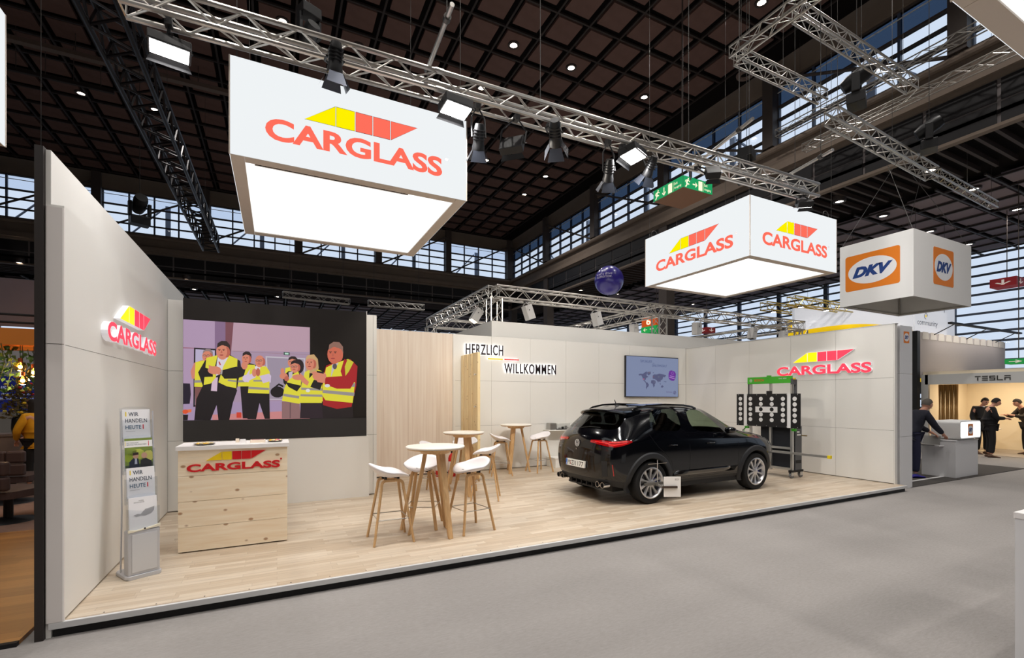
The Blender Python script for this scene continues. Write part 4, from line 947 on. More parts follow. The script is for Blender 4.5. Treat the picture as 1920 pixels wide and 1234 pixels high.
    m.build('print', M_PRINT, t)['kind'] = 'stuff'
leaflet(0, 0.425, -0.06, 'map', 'white leaflet with a grey country map in the lowest pocket')
leaflet(1, 0.69, -0.005, 'wir', 'white leaflet with dark slogan in the pocket above the map leaflet')
leaflet(2, 0.955, 0.05, 'photo', 'leaflet with a photo of two men among green leaves in the clear stand')
leaflet(3, 1.22, 0.105, 'wir', 'white leaflet with dark slogan in the topmost pocket of the stand')
# ---------------------------------------------------------------- black car
CAR_A = 0.017
car = thing('car', 'black compact crossover car with silver wheels parked on the wood floor', 'car', (5.123, 6.345, PZ), CAR_A)
car.scale = (0.96, 0.96, 0.96)
M_PAINT = mat('car_paint', (4, 5, 9), 0.12, 0.0, coat=0.5, spec=0.4)
M_CPLAST = mat('car_plastic', (34, 35, 38), 0.62)
M_GLOSS = mat('gloss_black', (5, 5, 6), 0.06, coat=1.0)
M_CGLASS = glass('car_glass_front', (200, 212, 198), 0.08); M_PGLASS = glass('car_glass_privacy', (112, 118, 118), 0.1)
M_CHROME = mat('chrome', (214, 214, 216), 0.12, 1.0); M_RIM = mat('rim_silver', (206, 206, 208), 0.3, 0.75); M_TYRE = mat('tyre', (20, 20, 21), 0.8)
M_TAIL = mat('tail_red', (150, 8, 14), 0.15, coat=1.0, emit=(255, 20, 20), es=0.04, sample=False); M_INT = mat('car_interior', (26, 26, 28), 0.8)
low = lambda x: [(x, .80, .22), (x, .872, .34), (x, .897, .52), (x, .908, .76), (x, .89, .98)]
ST = [
 [(-.60, .70, .30), (-.66, .77, .40), (-.69, .81, .55), (-.70, .825, .74), (-.66, .80, 1.0), (-.50, .70, 1.17), (-.20, .585, 1.44), (-.27, .43, 1.487), (-.31, .22, 1.50), (-.32, 0, 1.503)],
 [(-.45, .79, .25), (-.46, .86, .36), (-.47, .885, .53), (-.46, .905, .75), (-.42, .885, 1.01), (-.25, .79, 1.175), (.02, .62, 1.475), (-.02, .46, 1.525), (-.03, .23, 1.54), (-.03, 0, 1.543)],
 low(-.1) + [(.0, .835, 1.163), (.2, .645, 1.495), (.2, .48, 1.548), (.2, .24, 1.562), (.2, 0, 1.566)],
 low(.2) + [(.30, .845, 1.152), (.36, .65, 1.505), (.36, .48, 1.558), (.36, .24, 1.572), (.36, 0, 1.576)],
 low(.5) + [(.53, .848, 1.143), (.58, .652, 1.512), (.58, .48, 1.562), (.58, .24, 1.577), (.58, 0, 1.581)],
 low(.78) + [(.76, .848, 1.133), (.80, .65, 1.512), (.8, .48, 1.562), (.8, .24, 1.576), (.8, 0, 1.58)],
 low(.98) + [(.97, .848, 1.122), (1.0, .645, 1.507), (1.0, .48, 1.556), (1.0, .24, 1.57), (1.0, 0, 1.574)],
 low(1.45) + [(1.42, .845, 1.10), (1.27, .635, 1.495), (1.29, .47, 1.543), (1.3, .235, 1.557), (1.3, 0, 1.561)],
 low(1.9) + [(1.84, .83, 1.075), (1.46, .62, 1.47), (1.5, .46, 1.52), (1.5, .23, 1.536), (1.5, 0, 1.54)],
 low(2.15) + [(2.08, .81, 1.06), (1.60, .60, 1.447), (1.64, .45, 1.498), (1.66, .225, 1.514), (1.665, 0, 1.519)],
 low(2.4) + [(2.34, .80, 1.04), (2.36, .68, 1.072), (2.40, .5, 1.095), (2.43, .25, 1.11), (2.44, 0, 1.115)],
 [(2.8, .79, .22), (2.8, .87, .34), (2.8, .895, .52), (2.8, .905, .74), (2.8, .885, .92), (2.8, .815, .995), (2.8, .69, 1.03), (2.8, .5, 1.055), (2.82, .25, 1.07), (2.83, 0, 1.075)],
 [(3.1, .75, .24), (3.12, .83, .36), (3.13, .86, .52), (3.13, .865, .72), (3.12, .84, .86), (3.1, .77, .93), (3.1, .66, .963), (3.12, .48, .985), (3.14, .24, .997), (3.15, 0, 1.0)],
 [(3.22, .66, .27), (3.27, .73, .38), (3.29, .75, .52), (3.30, .75, .68), (3.27, .73, .80), (3.24, .70, .87), (3.23, .62, .90), (3.28, .45, .917), (3.31, .22, .925), (3.32, 0, .928)]]
REAR = [[(-.68, .50, .30), (-.70, .25, .30), (-.705, 0, .30)], [(-.765, .52, .40), (-.795, .26, .40), (-.80, 0, .40)], [(-.79, .52, .57), (-.82, .26, .57), (-.83, 0, .57)],
        [(-.785, .52, .77), (-.81, .26, .77), (-.82, 0, .77)], [(-.745, .52, 1.02), (-.775, .26, 1.03), (-.785, 0, 1.03)], [(-.585, .48, 1.178), (-.625, .24, 1.183), (-.64, 0, 1.184)]]
FRONT = [[(3.28, .5, .24), (3.33, .25, .23), (3.35, 0, .23)], [(3.33, .5, .36), (3.37, .25, .36), (3.39, 0, .36)], [(3.34, .5, .52), (3.38, .25, .52), (3.40, 0, .52)],
         [(3.34, .5, .68), (3.38, .25, .68), (3.40, 0, .68)], [(3.32, .48, .80), (3.36, .24, .81), (3.38, 0, .81)], [(3.30, .47, .88), (3.34, .24, .89), (3.355, 0, .89)]]
def car_cage():
    V, idx, Fc = [], {}, []
    def vid(p):
        k = (round(p[0], 4), round(p[1], 4), round(p[2], 4))
        if k not in idx: idx[k] = len(V); V.append(k)
        return idx[k]
    for sg in (1, -1):
        S = [[vid((p[0], sg * p[1], p[2])) for p in c] for c in ST]
        Rr = [[S[0][r]] + [vid((p[0], sg * p[1], p[2])) for p in REAR[r]] for r in range(6)] + [[S[0][6], S[0][7], S[0][8], S[0][9]]]
        Fr = [[S[13][r]] + [vid((p[0], sg * p[1], p[2])) for p in FRONT[r]] for r in range(6)] + [[S[13][6], S[13][7], S[13][8], S[13][9]]]
        def quad(a, b, c, d, m): Fc.append(((a, b, c, d) if sg > 0 else (d, c, b, a), m))
        for i in range(13):
            for j in range(9):
                m = 0
                if j == 5 and i in (2, 3, 4): m = 2
                if j == 5 and i in (6, 7): m = 1
                if j >= 6 and i == 9: m = 1
                if j == 0: m = 3
                quad(S[i][j + 1], S[i + 1][j + 1], S[i + 1][j], S[i][j], m)
        for j in range(6):
            for k in range(3):
                m = 2 if j == 5 else (3 if j == 0 else 0)
                quad(Rr[j][k], Rr[j][k + 1], Rr[j + 1][k + 1], Rr[j + 1][k], m)
                quad(Fr[j][k + 1], Fr[j][k], Fr[j + 1][k], Fr[j + 1][k + 1], 3 if j == 0 else 0)
    return V, Fc
def build_car():
    V, Fc = car_cage()
    me = bpy.data.meshes.new('cage'); me.from_pydata(V, [], [f for f, m in Fc])
    for p, (f, m) in zip(me.polygons, Fc): p.material_index = m
    for k in range(4): me.materials.append(None)
    bm = bmesh.new(); bm.from_mesh(me); bmesh.ops.recalc_face_normals(bm, faces=bm.faces)
    cl = bm.edges.layers.float.new('crease_edge')
    for e in bm.edges:
        ms_ = {f.material_index for f in e.link_faces}
        if len(ms_) > 1: e[cl] = 0.85 if (1 in ms_ or 2 in ms_) else 0.5
        a, b_ = e.verts
        if abs(a.co.z - b_.co.z) < 0.1 and .9 < (a.co.z + b_.co.z) / 2 < 1.03 and abs(a.co.y) > .8 and abs(b_.co.y) > .8: e[cl] = 0.45
    bm.to_mesh(me); bm.free()
    ob = bpy.data.objects.new('cage', me); COL.objects.link(ob)
    sd = ob.modifiers.new('s', 'SUBSURF'); sd.levels = 3; sd.render_levels = 3
    dg = bpy.context.evaluated_depsgraph_get(); dg.update()
    full = bpy.data.meshes.new_from_object(ob.evaluated_get(dg))
    bpy.data.objects.remove(ob)
    vs_ = [v.co.copy() for v in full.vertices]; fs = [(list(p.vertices), p.material_index) for p in full.polygons]
    tree = BVHTree.FromPolygons(vs_, [f for f, m in fs])
    out = {0: [], 1: [], 2: [], 3: []}
    for f, m in fs:
        c = sum((vs_[i] for i in f), Vector()) / len(f)
        if abs(c.y) > 0.55 and c.z < 0.9 and any(math.hypot(c.x - ax, c.z - 0.335) < 0.42 for ax in (0, 2.59)): continue
        out[m].append((f, c))
    def part(name, sel, m):
        used = sorted({i for f, c in sel for i in f}); mp = {i: k for k, i in enumerate(used)}
        mb = MB(); mb.add([vs_[i] for i in used], [[mp[i] for i in f] for f, c in sel])
        me2 = bpy.data.meshes.new(name); me2.from_pydata(mb.v, [], mb.f); me2.materials.append(m)
        me2.polygons.foreach_set('use_smooth', [True] * len(me2.polygons)); me2.update()
        return put(name, me2, car)
    part('body', out[0], M_PAINT); part('lower_cladding', out[3], M_CPLAST)
    g = out[1]
    part('windscreen', [q for q in g if abs(q[1].y) < 0.66 and q[1].x > 1.62 and not (abs(q[1].y) > 0.6 and q[1].x < 1.9)], M_CGLASS)
    for sg, nm in ((1, 1), (-1, -1)):
        part('front_side_window', [q for q in g if q[1].y * sg > 0 and not (abs(q[1].y) < 0.66 and q[1].x > 1.62 and not (abs(q[1].y) > 0.6 and q[1].x < 1.9))], M_CGLASS)
        p2 = [q for q in out[2] if q[1].y * sg > 0 and q[1].x > -0.05 and abs(q[1].y) > .63]
        part('quarter_window', [q for q in p2 if q[1].x < 0.30 + (q[1].z - 1.15) * 0.17], M_PGLASS); part('rear_side_window', [q for q in p2 if q[1].x >= 0.30 + (q[1].z - 1.15) * 0.17], M_PGLASS)
    part('rear_window', [q for q in out[2] if not (q[1].x > -0.05 and abs(q[1].y) > .63)], M_PGLASS)
    return tree
TREE = build_car()
def near(p, off=0.004):
    h, n, i, d = TREE.find_nearest(Vector(p))
    if n.dot(h - Vector((1.2, 0, 0.6))) < 0: n = -n
    return h + n * off
def side_y(x, z, sg=-1):
    h = TREE.ray_cast(Vector((x, sg * 3, z)), Vector((0, -sg, 0)))
    return abs(h[0].y) if h[0] is not None and abs(h[0].y) > 0.3 else None
def patch(name, rows, m, off=0.004, parent=None, th=None):
    """rows of guess points dropped onto the body"""
    P = [[near(p, off) for p in r] for r in rows]; n = len(P[0]); mb = MB()
    mb.add([p for r in P for p in r], [(i * n + j, i * n + j + 1, (i + 1) * n + j + 1, (i + 1) * n + j) for i in range(len(P) - 1) for j in range(n - 1)])
    o = mb.build(name, m, parent or car, True)
    if th: sdm = o.modifiers.new('t', 'SOLIDIFY'); sdm.thickness = th; sdm.offset = -1
    return o
for sg in (-1, 1):
    # wheel arches
    for ax in (0.0, 2.59):
        vs_ = []; N = 34
        for k in range(N + 1):
            an = math.radians(-22 + 224 * k / N); ring = []
            for r_, dy in ((0.39, -0.09), (0.39, 0.012), (0.402, 0.022), (0.468, 0.018), (0.488, 0.0)):
                x, z = ax + r_ * math.cos(an), 0.335 + r_ * math.sin(an)
                y = side_y(ax + 0.485 * math.cos(an), max(0.3, 0.335 + 0.485 * math.sin(an)), sg) or 0.83
                y2 = side_y(x, max(z, 0.3), sg)
                if r_ > 0.45: y = y2 or y
                y = min(y, 0.905)
                ring.append(Vector((x, sg * (y + dy), max(z, 0.2))))
            vs_ += ring
        mb = MB(); mb.add(vs_, [(k * 5 + j, k * 5 + j + 1, k * 5 + j + 6, k * 5 + j + 5) for k in range(N) for j in range(4)]); mb.build('wheel_arch', M_CPLAST, car, True)
        mb = MB(); vs_ = []
        for k in range(21):
            an = math.radians(-10 + 200 * k / 20)
            for y in (0.5, 0.85): vs_.append((ax + 0.40 * math.cos(an), sg * y, 0.335 + 0.40 * math.sin(an)))
        mb.add(vs_, [(2 * k, 2 * k + 1, 2 * k + 3, 2 * k + 2) for k in range(20)]); mb.add([(ax - 0.39, sg * 0.5, 0.2), (ax + 0.39, sg * 0.5, 0.2), (ax + 0.39, sg * 0.5, 0.74), (ax - 0.39, sg * 0.5, 0.74)], [(0, 1, 2, 3)])
        mb.build('wheel_well', M_BLACK, car)
    # tail lamp wrapping round the corner
    path = [(-.80, .32), (-.78, .42), (-.76, .56), (-.73, .70), (-.67, .80), (-.58, .855), (-.48, .885), (-.38, .90)]
    top = [1.03, 1.04, 1.048, 1.052, 1.055, 1.055, 1.05, 1.035]; bot = [.985, .97, .95, .935, .93, .94, .965, 1.0]
    tl_ = patch('tail_lamp', [[(x, sg * y, bot[k] + (top[k] - bot[k]) * r / 3) for k, (x, y) in enumerate(path)] for r in range(4)], M_TAIL, 0.008)
    mg = mat('tail_glow', (220, 30, 30), 0.3, emit=(255, 40, 40), es=0.22, sample=False)
    for k0, k1, f0, f1 in ((1, 3, .45, .6), (3, 6, .25, .4), (3, 6, .65, .8)):
        patch('lamp_bar', [[(path[k][0], sg * path[k][1], bot[k] + (top[k] - bot[k]) * f) for k in range(k0, k1 + 1)] for f in (f0, f1)], mg, 0.010, tl_)
    # bumper corner reflector and dark inlet
    patch('bumper_inlet', [[(-.78, sg * y, z) for y in (.60, .66, .72)] for z in (.44, .52, .62, .70)], M_CPLAST, 0.003)
    patch('reflector', [[(-.70, sg * (.80 - (z - .46) * 0.15 + d), z) for d in (0, .022)] for z in (.46, .52, .58, .65)], M_TAIL, 0.007)
    # headlamp
    patch('headlamp', [[(x, sg * y, z + dz) for x, y, z in ((3.33, .5, .78), (3.30, .66, .78), (3.25, .74, .80), (3.14, .83, .83), (3.02, .86, .86))] for dz in (-.035, .0, .03)], mat('headlamp_glass', (150, 156, 160), 0.08, 0.3, coat=1.0), 0.006)
    # side strip and sill, handles, shut lines
    patch('side_trim', [[(x + dx, sg * .9, z) for x in (.48, .8, 1.1, 1.4, 1.7, 2.0)] for z, dx in ((.40, .0), (.43, .02), (.46, .05), (.485, .1))], M_GLOSS, 0.012, th=0.02)
    for hx in (.38, 1.28):
        y = side_y(hx, .91, sg); MB().path([(hx, sg * (y + 0.0), .915), (hx + .03, sg * (y + .03), .922), (hx + .15, sg * (y + .03), .922), (hx + .19, sg * (y + 0.0), .915)], (0.012, 0.016), 8, flat=(0, 0, 1)).build('door_handle', M_PAINT, car, True)
    lines = [[(.87, z) for z in (.36, .5, .7, .9, 1.1)], [(2.1, z) for z in (.36, .5, .7, .9, 1.03)], [(.47, .36), (.49, .5), (.44, .66), (.3, .80), (.16, .9), (.08, 1.0), (.0, 1.14)], [(.5, .345), (.94, .345), (1.6, .345), (2.1, .345)]]
    for ln in lines: MB().path([near((x, sg * .95, z), 0.0005) for x, z in ln], 0.003, 5).build('shut_line', M_BLACK, car)
    # roof rails, mirror
    rl = [(-.12, .585, 1.475), (-.04, .59, 1.52), (.2, .595, 1.562), (.6, .6, 1.578), (1.05, .59, 1.565), (1.28, .575, 1.535), (1.38, .565, 1.505)]
    MB().path([(x, sg * y, z) for x, y, z in rl], (0.011, 0.018), 8, flat=(0, 1, 0)).build('roof_rail', M_GLOSS, car, True)
    mi = MB(); prof = [(-.09, .0, .03), (-.085, .075, .055), (.0, .09, .065), (.06, .07, .05), (.1, .03, .025), (.11, .0, .005)]
    vs_ = []
    for x, ry, rz in prof:
        for k in range(12): vs_.append((1.80 + x, sg * (.97 + max(ry, .001) * 1.15 * math.cos(2 * PI * k / 12)), 1.13 + rz * math.sin(2 * PI * k / 12)))
    mi.add(vs_, [(i * 12 + k, i * 12 + (k + 1) % 12, i * 12 + 12 + (k + 1) % 12, i * 12 + 12 + k) for i in range(5) for k in range(12)] + [list(range(12)), [60 + k for k in range(12)]])
    mo = mi.build('door_mirror', M_PAINT, car, True); mo.modifiers.new('s', 'SUBSURF').render_levels = 1
    MB().tube((1.84, sg * .84, 1.07), (1.82, sg * .93, 1.1), 0.028, 10).build('mirror_foot', M_CPLAST, car, True); MB().box(1.88, 1.905, sg * 1.0 - .05, sg * 1.0 + .05, 1.11, 1.125).build('side_indicator', M_CHROME, car)
    # twin exhaust ends
    for ey in (.50, .625):
        MB().lathe([(.034, .12), (.038, .12), (.041, 0.0), (.047, 0.0), (.047, .12)], 20, Matrix.Translation((-.77, sg * ey, .315)) @ Matrix.Rotation(PI / 2, 4, 'Y'), cap=False).build('exhaust_pipe', M_CHROME, car, True)
        MB().lathe([(.0001, .05), (.04, .05)], 16, Matrix.Translation((-.77, sg * ey, .315)) @ Matrix.Rotation(PI / 2, 4, 'Y'), cap=False).build('exhaust_core', M_BLACK, car)
# roof spoiler
mb = MB(); vs_ = []; ys = [-.63, -.59, -.48, -.25, 0, .25, .48, .59, .63]
for y in ys:
    k = (abs(y) / .63) ** 2; z = 1.548 - .055 * k; dx = .17 * k
    vs_ += [(-.02 + dx * .4, y, z + .002), (-.22 + dx, y, z - .012), (-.44 + dx, y, z - .045), (-.452 + dx, y, z - .06 - .01 * k), (-.42 + dx, y, z - .085 - .02 * k), (-.2 + dx, y, z - .075)]
mb.add(vs_, [(i * 6 + j, i * 6 + (j + 1) % 6, i * 6 + 6 + (j + 1) % 6, i * 6 + 6 + j) for i in range(len(ys) - 1) for j in range(6)] + [list(range(6)), [48 + j for j in range(6)]])
mb.build('roof_spoiler', M_PAINT, car, True)
MB().path([(.05, 0, 1.555), (.03, 0, 1.6), (.0, 0, 1.66)], lambda u: 0.012 - 0.006 * u, 8).build('antenna', M_CPLAST, car, True)
MB().lathe([(0.0001, 0), (.04, 0), (.03, .02), (.012, .03)], 12, Matrix.Translation((.05, 0, 1.548))).build('antenna_foot', M_CPLAST, car, True)
MB().path([near((-.66, .1, 1.195), .012), near((-.62, -.1, 1.21), .012), near((-.6, -.36, 1.21), .012)], 0.008, 6).build('rear_wiper', M_BLACK, car)
# sunroof glass
MB().add([(.2, -.42, 1.562), (1.05, -.42, 1.574), (1.05, .42, 1.574), (.2, .42, 1.562), (.2, 0, 1.576), (1.05, 0, 1.59)], [(0, 1, 5, 4), (4, 5, 2, 3)]).build('sunroof', M_GLOSS, car)
# emblem on the tailgate
Mr = frame((near((-.9, 0, .965), 0.012)), (0, -1, 0), (0.05, 0, 1))
eb = MB()
for k in range(24):
    a0, a1 = 2 * PI * k / 24, 2 * PI * (k + 1) / 24
    eb.prism([(.062 * math.cos(a0), .062 * math.sin(a0)), (.062 * math.cos(a1), .062 * math.sin(a1)), (.053 * math.cos(a1), .053 * math.sin(a1)), (.053 * math.cos(a0), .053 * math.sin(a0))], Mr, 0, .006)
for pts in ([(-.022, .05), (-.012, .05), (.004, .012), (-.004, .006)], [(.022, .05), (.012, .05), (-.004, .012), (.004, .006)], [(-.05, .02), (-.04, .028), (-.018, -.05), (-.028, -.045)], [(.05, .02), (.04, .028), (.018, -.05), (.028, -.045)], [(-.024, -.048), (-.018, -.05), (.004, -.0), (-.004, .004)], [(.024, -.048), (.018, -.05), (-.004, -.0), (.004, .004)]): eb.prism(pts, Mr, 0, .006)
eb.build('emblem', mat('emblem_silver', (205, 205, 205), 0.3, 0.3), car)
eb = MB(); add_text(eb, 'R', frame(near((-.9, 0, .85), 0.006), (0, -1, 0), (0, 0, 1)), -.02, -.012, .04, .024, 0, 0.004, bold=.02); eb.build('badge', M_CHROME, car)
eb = MB(); add_text(eb, '4MOTION', frame(near((-.86, .55, .90), 0.012), (0.1, -1, 0), (0, 0, 1)), -.07, -.01, .13, .018, 0, 0.003, bold=.01); eb.build('badge', M_CHROME, car)
# number plate
Mp = frame(near((-.9, 0, .60), 0.03), (0, -1, 0), (.06, 0, 1))
np_ = MB().prism(rrect(-.26, .26, -.056, .056, .008), Mp, -.03, 0.0).build('number_plate', mat('plate_white', (240, 240, 236), 0.4), car)
MB().sheet([(-.256, -.052), (-.22, -.052), (-.22, .052), (-.256, .052)], Mp, .001).build('blue_band', mat('plate_blue', (20, 110, 210), 0.4), np_)
for wd, x, w in (('M', -.205, .06), ('ZI', -.10, .085), ('1177', .02, .215)):
    eb = MB(); add_text(eb, wd, Mp, x, -.038, w, .076, 0.0015, bold=0.0); eb.build('plate_text', M_BLACK, np_)
eb = MB(); eb.sheet(disc_poly(-.122, .018, .012, 12), Mp, .0015); eb.sheet(disc_poly(-.122, -.018, .014, 12), Mp, .0015); eb.build('plate_seals', mat('seal_red', (150, 60, 60), 0.5), np_)
eb = MB(); add_text(eb, 'D', Mp, -.246, -.04, .018, .026, 0.0015, bold=.02); eb.build('plate_letter', mat('plate_white', (240, 240, 236)), np_)
# lower diffuser
mb = MB()
for k in range(5): mb.box(-.72, -.6, -.3 + k * .145, -.28 + k * .145, .24, .31)
mb.box(-.70, -.5, -.40, .40, .22, .25); o = mb.build('diffuser', M_CPLAST, car); o['kind'] = 'stuff'
# underbody and cabin
MB().box(-.55, 3.2, -.6, .6, .19, .42).build('underbody', M_BLACK, car); MB().box(.42, 2.15, -.84, .84, .21, .36).build('floor_pan', M_BLACK, car)
MB().box(1.95, 2.35, -.72, .72, .6, 1.0).build('dashboard', M_INT, car, bevel=0.05); MB().box(-.58, -.1, -.62, .62, .42, .98).build('boot_trim', M_INT, car, bevel=.03)
def seat(x, y, w, label):
    m = MB(); m.box(x - .02, x + .5, y - w, y + w, .42, .62); m.build('seat_cushion', M_INT, car, bevel=0.05)
    m = MB(); M = Matrix.Translation((x, y, .6)) @ Matrix.Rotation(math.radians(-18), 4, 'Y'); m.box(-.14, .02, -w, w, 0, .66, M); m.build('seat_back', M_INT, car, bevel=0.05)
    for hy in ([0] if w < .4 else [-.4, 0, .4]):
        m = MB(); m.box(-.11, -.01, hy - .12, hy + .12, .70, .89, M); m.build('headrest', M_INT, car, bevel=0.04)
for s in (-1, 1): seat(1.05, s * .37, .25, None)
seat(.2, 0, .6, None)
MB().lathe([(.17, -.012), (.185, 0), (.17, .012), (.155, 0)], 24, Matrix.Translation((1.78, .37, 1.02)) @ Matrix.Rotation(math.radians(65), 4, 'Y'), cap=False).build('steering_wheel', M_INT, car, True)
# wheels
def wheel(ax, sg):
    ty = thing_part('wheel', car, (ax, sg * .80, .335), 0 if sg < 0 else PI)
    Rm = Matrix.Rotation(PI / 2, 4, 'X')      # lathe axis -> -y outwards
    tyre = MB().lathe([(.245, -.10), (.30, -.112), (.325, -.105), (.335, -.08), (.3355, 0), (.335, .08), (.325, .105), (.30, .112), (.245, .10)], 56, Rm, cap=False).build('tyre', M_TYRE, ty, True)
    MB().lathe([(.247, -.1), (.247, .098), (.252, .108), (.238, .112), (.226, .1), (.21, .02), (.205, -.05)], 56, Rm, cap=False).build('rim', M_RIM, ty, True)
    MB().lathe([(.0001, .0), (.155, .0), (.155, .015), (.0001, .015)], 32, Rm @ Matrix.Translation((0, 0, .02))).build('brake_disc', mat('disc_steel', (120, 120, 124), 0.35, 0.9), ty, True)
    MB().lathe([(.0001, .0), (.205, .0)], 32, Rm @ Matrix.Translation((0, 0, -.04)), cap=False).build('hub_back', M_BLACK, ty)
    m = MB(); m.box(.09, .17, -.045, .03, -.06, .06); m.build('brake_caliper', mat('caliper_blue', (20, 40, 170), 0.4), ty, bevel=.01)
    sp = MB(); vs_ = []
    for r_, w_, d in ((.045, .022, .088), (.09, .016, .082), (.16, .018, .088), (.215, .028, .098), (.238, .034, .104)):
        for e, dd in ((-1, -.025), (-.8, 0), (.8, 0), (1, -.025)): vs_.append((e * w_, -(d + dd), r_))
    sp.add(vs_, [(i * 4 + j, i * 4 + j + 1, i * 4 + j + 5, i * 4 + j + 4) for i in range(4) for j in range(3)])
    sme = sp.mesh('spoke', True, M_RIM)
    for k in range(10):
        o = put('spoke', sme, ty); o.rotation_euler = (0, 2 * PI * k / 10, 0)
    MB().lathe([(.0001, .098), (.03, .098), (.052, .088), (.06, .07)], 24, Rm, cap=False).build('hub_cap', M_RIM, ty, True)
    bl = MB().lathe([(.007, .07), (.007, .09), (.0001, .09)], 8, Rm).mesh('wheel_bolt', False, M_CHROME)
    for k in range(5): put('wheel_bolt', bl, ty, loc=(.045 * math.cos(1.257 * k + .6), 0, .045 * math.sin(1.257 * k + .6)))
def thing_part(name, parent, loc, rz):
    o = bpy.data.objects.new(name, None); COL.objects.link(o); o.parent = parent; o.location = loc; o.rotation_euler = (0, 0, rz); return o
for ax in (0.0, 2.59):
    for sg in (-1, 1): wheel(ax, sg)

# ---------------------------------------------------------------- alignment target clamped on the rear wheel
CM = Matrix.Translation(car.location) @ Matrix.Rotation(CAR_A, 4, 'Z') @ Matrix.Scale(0.96, 4)
wc = thing('wheel_target', 'white alignment target board clamped to the rear wheel of the car', 'alignment target', CM @ Vector((0, -.80, .335)), CAR_A)
MB().tube((.03, -.19, .02), (.03, -.19, .36), .007, 8).build('upright_rod', M_CHROME, wc); MB().tube((-.16, -.19, .31), (.22, -.19, .31), .006, 8).build('cross_rod', M_CHROME, wc)
MB().box(-.22, .14, -.2, -.17, -.015, .025).build('clamp_bar', mat('clamp_grey', (120, 118, 114), 0.4, 0.6), wc); MB().lathe([(.03, 0), (.03, .12), (.0001, .12)], 16, Matrix.Rotation(PI / 2, 4, 'X') @ Matrix.Translation((0, 0, .09))).build('clamp_hub', MATS['clamp_grey'], wc, True)
Mb_ = frame((0.22, -.30, -.04), (math.cos(-.45), math.sin(-.45), 0), (0, 0, 1))
MB().prism([(-.13, -.155), (.13, -.155), (.13, .15), (-.13, .15)], Mb_, 0, .012).build('board', mat('board_white', (240, 238, 236), 0.5), wc, bevel=.002)
MB().prism([(-.16, -.02), (.07, -.02), (.07, .01), (-.16, .01)], Mb_, .0121, .04).build('brown_bar', mat('bar_brown', (62, 48, 38), 0.5), wc)
eb = MB(); add_text(eb, 'BOSCH', Mb_, .04, .095, .06, .028, .0128); eb.build('print', M_BACK, wc)
MB().tube(Mb_ @ Vector((-.15, -.005, .02)), (0.02, -.2, 0), .012, 8).build('arm', MATS['clamp_grey'], wc)
# ---------------------------------------------------------------- measuring rig with dotted target board
XB = 9.25
rig = thing('calibration_rig', 'aluminium measuring rig with dotted black board and green header beside the car', 'measuring rig', (XB, 6.45, PZ))
M_ALU = mat('aluminium', (196, 196, 194), 0.35, 0.75); M_GREEN = mat('rig_green', (66, 172, 40), 0.45); M_DGREY = mat('rig_grey', (74, 76, 80), 0.5)
yb = lambda px: on_x(1360 + px / 5.609, 747, XB).y - 6.45
Fr_ = frame((0, 0, 0), (0, -1, 0), (0, 0, 1))
L = lambda y: -y
bz0, bz1 = 1.02, 1.715
y0, y1 = yb(123), yb(790)
board = MB().box(-0.012, 0.012, y1, y0, bz0, bz1).build('target_board', mat('board_black', (14, 13, 16), 0.5), rig)
zf = lambda f: bz1 - (bz1 - bz0) * f
for a, b in ((200, 231), (655, 691)): MB().prism([(L(yb(a)), bz0), (L(yb(b)), bz0), (L(yb(b)), bz1), (L(yb(a)), bz1)], Fr_, 0.012, 0.018).build('white_strip', mat('strip_white', (225, 225, 225), 0.5), board)
MB().prism([(L(yb(320)), zf(.565)), (L(yb(552)), zf(.565)), (L(yb(552)), zf(.39)), (L(yb(320)), zf(.39))], Fr_, 0.012, 0.015).build('white_field', MATS['strip_white'], board)
dw = mat('dot_white', (222, 222, 222), 0.5)
for cx in (163, 268, 378, 492, 610, 734):
    for r_, f in enumerate((.15, .312, .472, .632, .79)):
        inn = cx in (378, 492) and r_ == 2
        MB().prism(disc_poly(L(yb(cx)), zf(f), 0.043, 20), Fr_, 0.012, 0.0165).build('dot', M_BLACK if inn else dw, board)
for k in range(7):
    for zz in (bz0 + .02, bz1 - .02): MB().prism(disc_poly(L(y0) + 0.05 + k * (y0 - y1 - .1) / 6, zz, .006, 8), Fr_, .012, .014).build('rivet', dw, board)
posts = [yb(248), yb(455), yb(678)]
for k, y in enumerate(posts):
    m = MB(); m.box(0.05, 0.095, y - .0225, y + .0225, 0.13, 2.02 if k != 1 else 1.95)
    for s in (-1, 1): m.box(0.045, 0.05, y + s * .012 - .006, y + s * .012 + .006, 0.13, 1.95)
    m.build('post', M_ALU, rig)
for y in (posts[0] + .06, posts[2] - .06): MB().box(0.07, 0.11, y - .02, y + .02, 1.3, 2.0).build('slider', M_DGREY, rig)
yg0, yg1 = yb(232), yb(693)
hd = MB().box(0.0, 0.05, yg1, yg0, 1.93, 2.075).build('header_beam', M_GREEN, rig, bevel=.004)
e = MB(); add_text(e, 'BOSCH', Fr_, L(yg0) + .17, 1.98, .22, .05, .001, bold=.02); e.build('header_text', mat('rig_red', (214, 60, 30), 0.5), hd)
e = MB(); add_text(e, 'DAS 3000', Fr_, L(yg1) - .26, 2.015, .16, .025, .001, bold=.01); e.build('header_text', dw, hd)
ring = MB()
for k in range(16):
    a0, a1 = 2 * PI * k / 16, 2 * PI * (k + 1) / 16; c = (L(yg0) + .085, 2.003)
    ring.sheet([(c[0] + .032 * math.cos(a0), c[1] + .032 * math.sin(a0)), (c[0] + .032 * math.cos(a1), c[1] + .032 * math.sin(a1)), (c[0] + .026 * math.cos(a1), c[1] + .026 * math.sin(a1)), (c[0] + .026 * math.cos(a0), c[1] + .026 * math.sin(a0))], Fr_, .001)
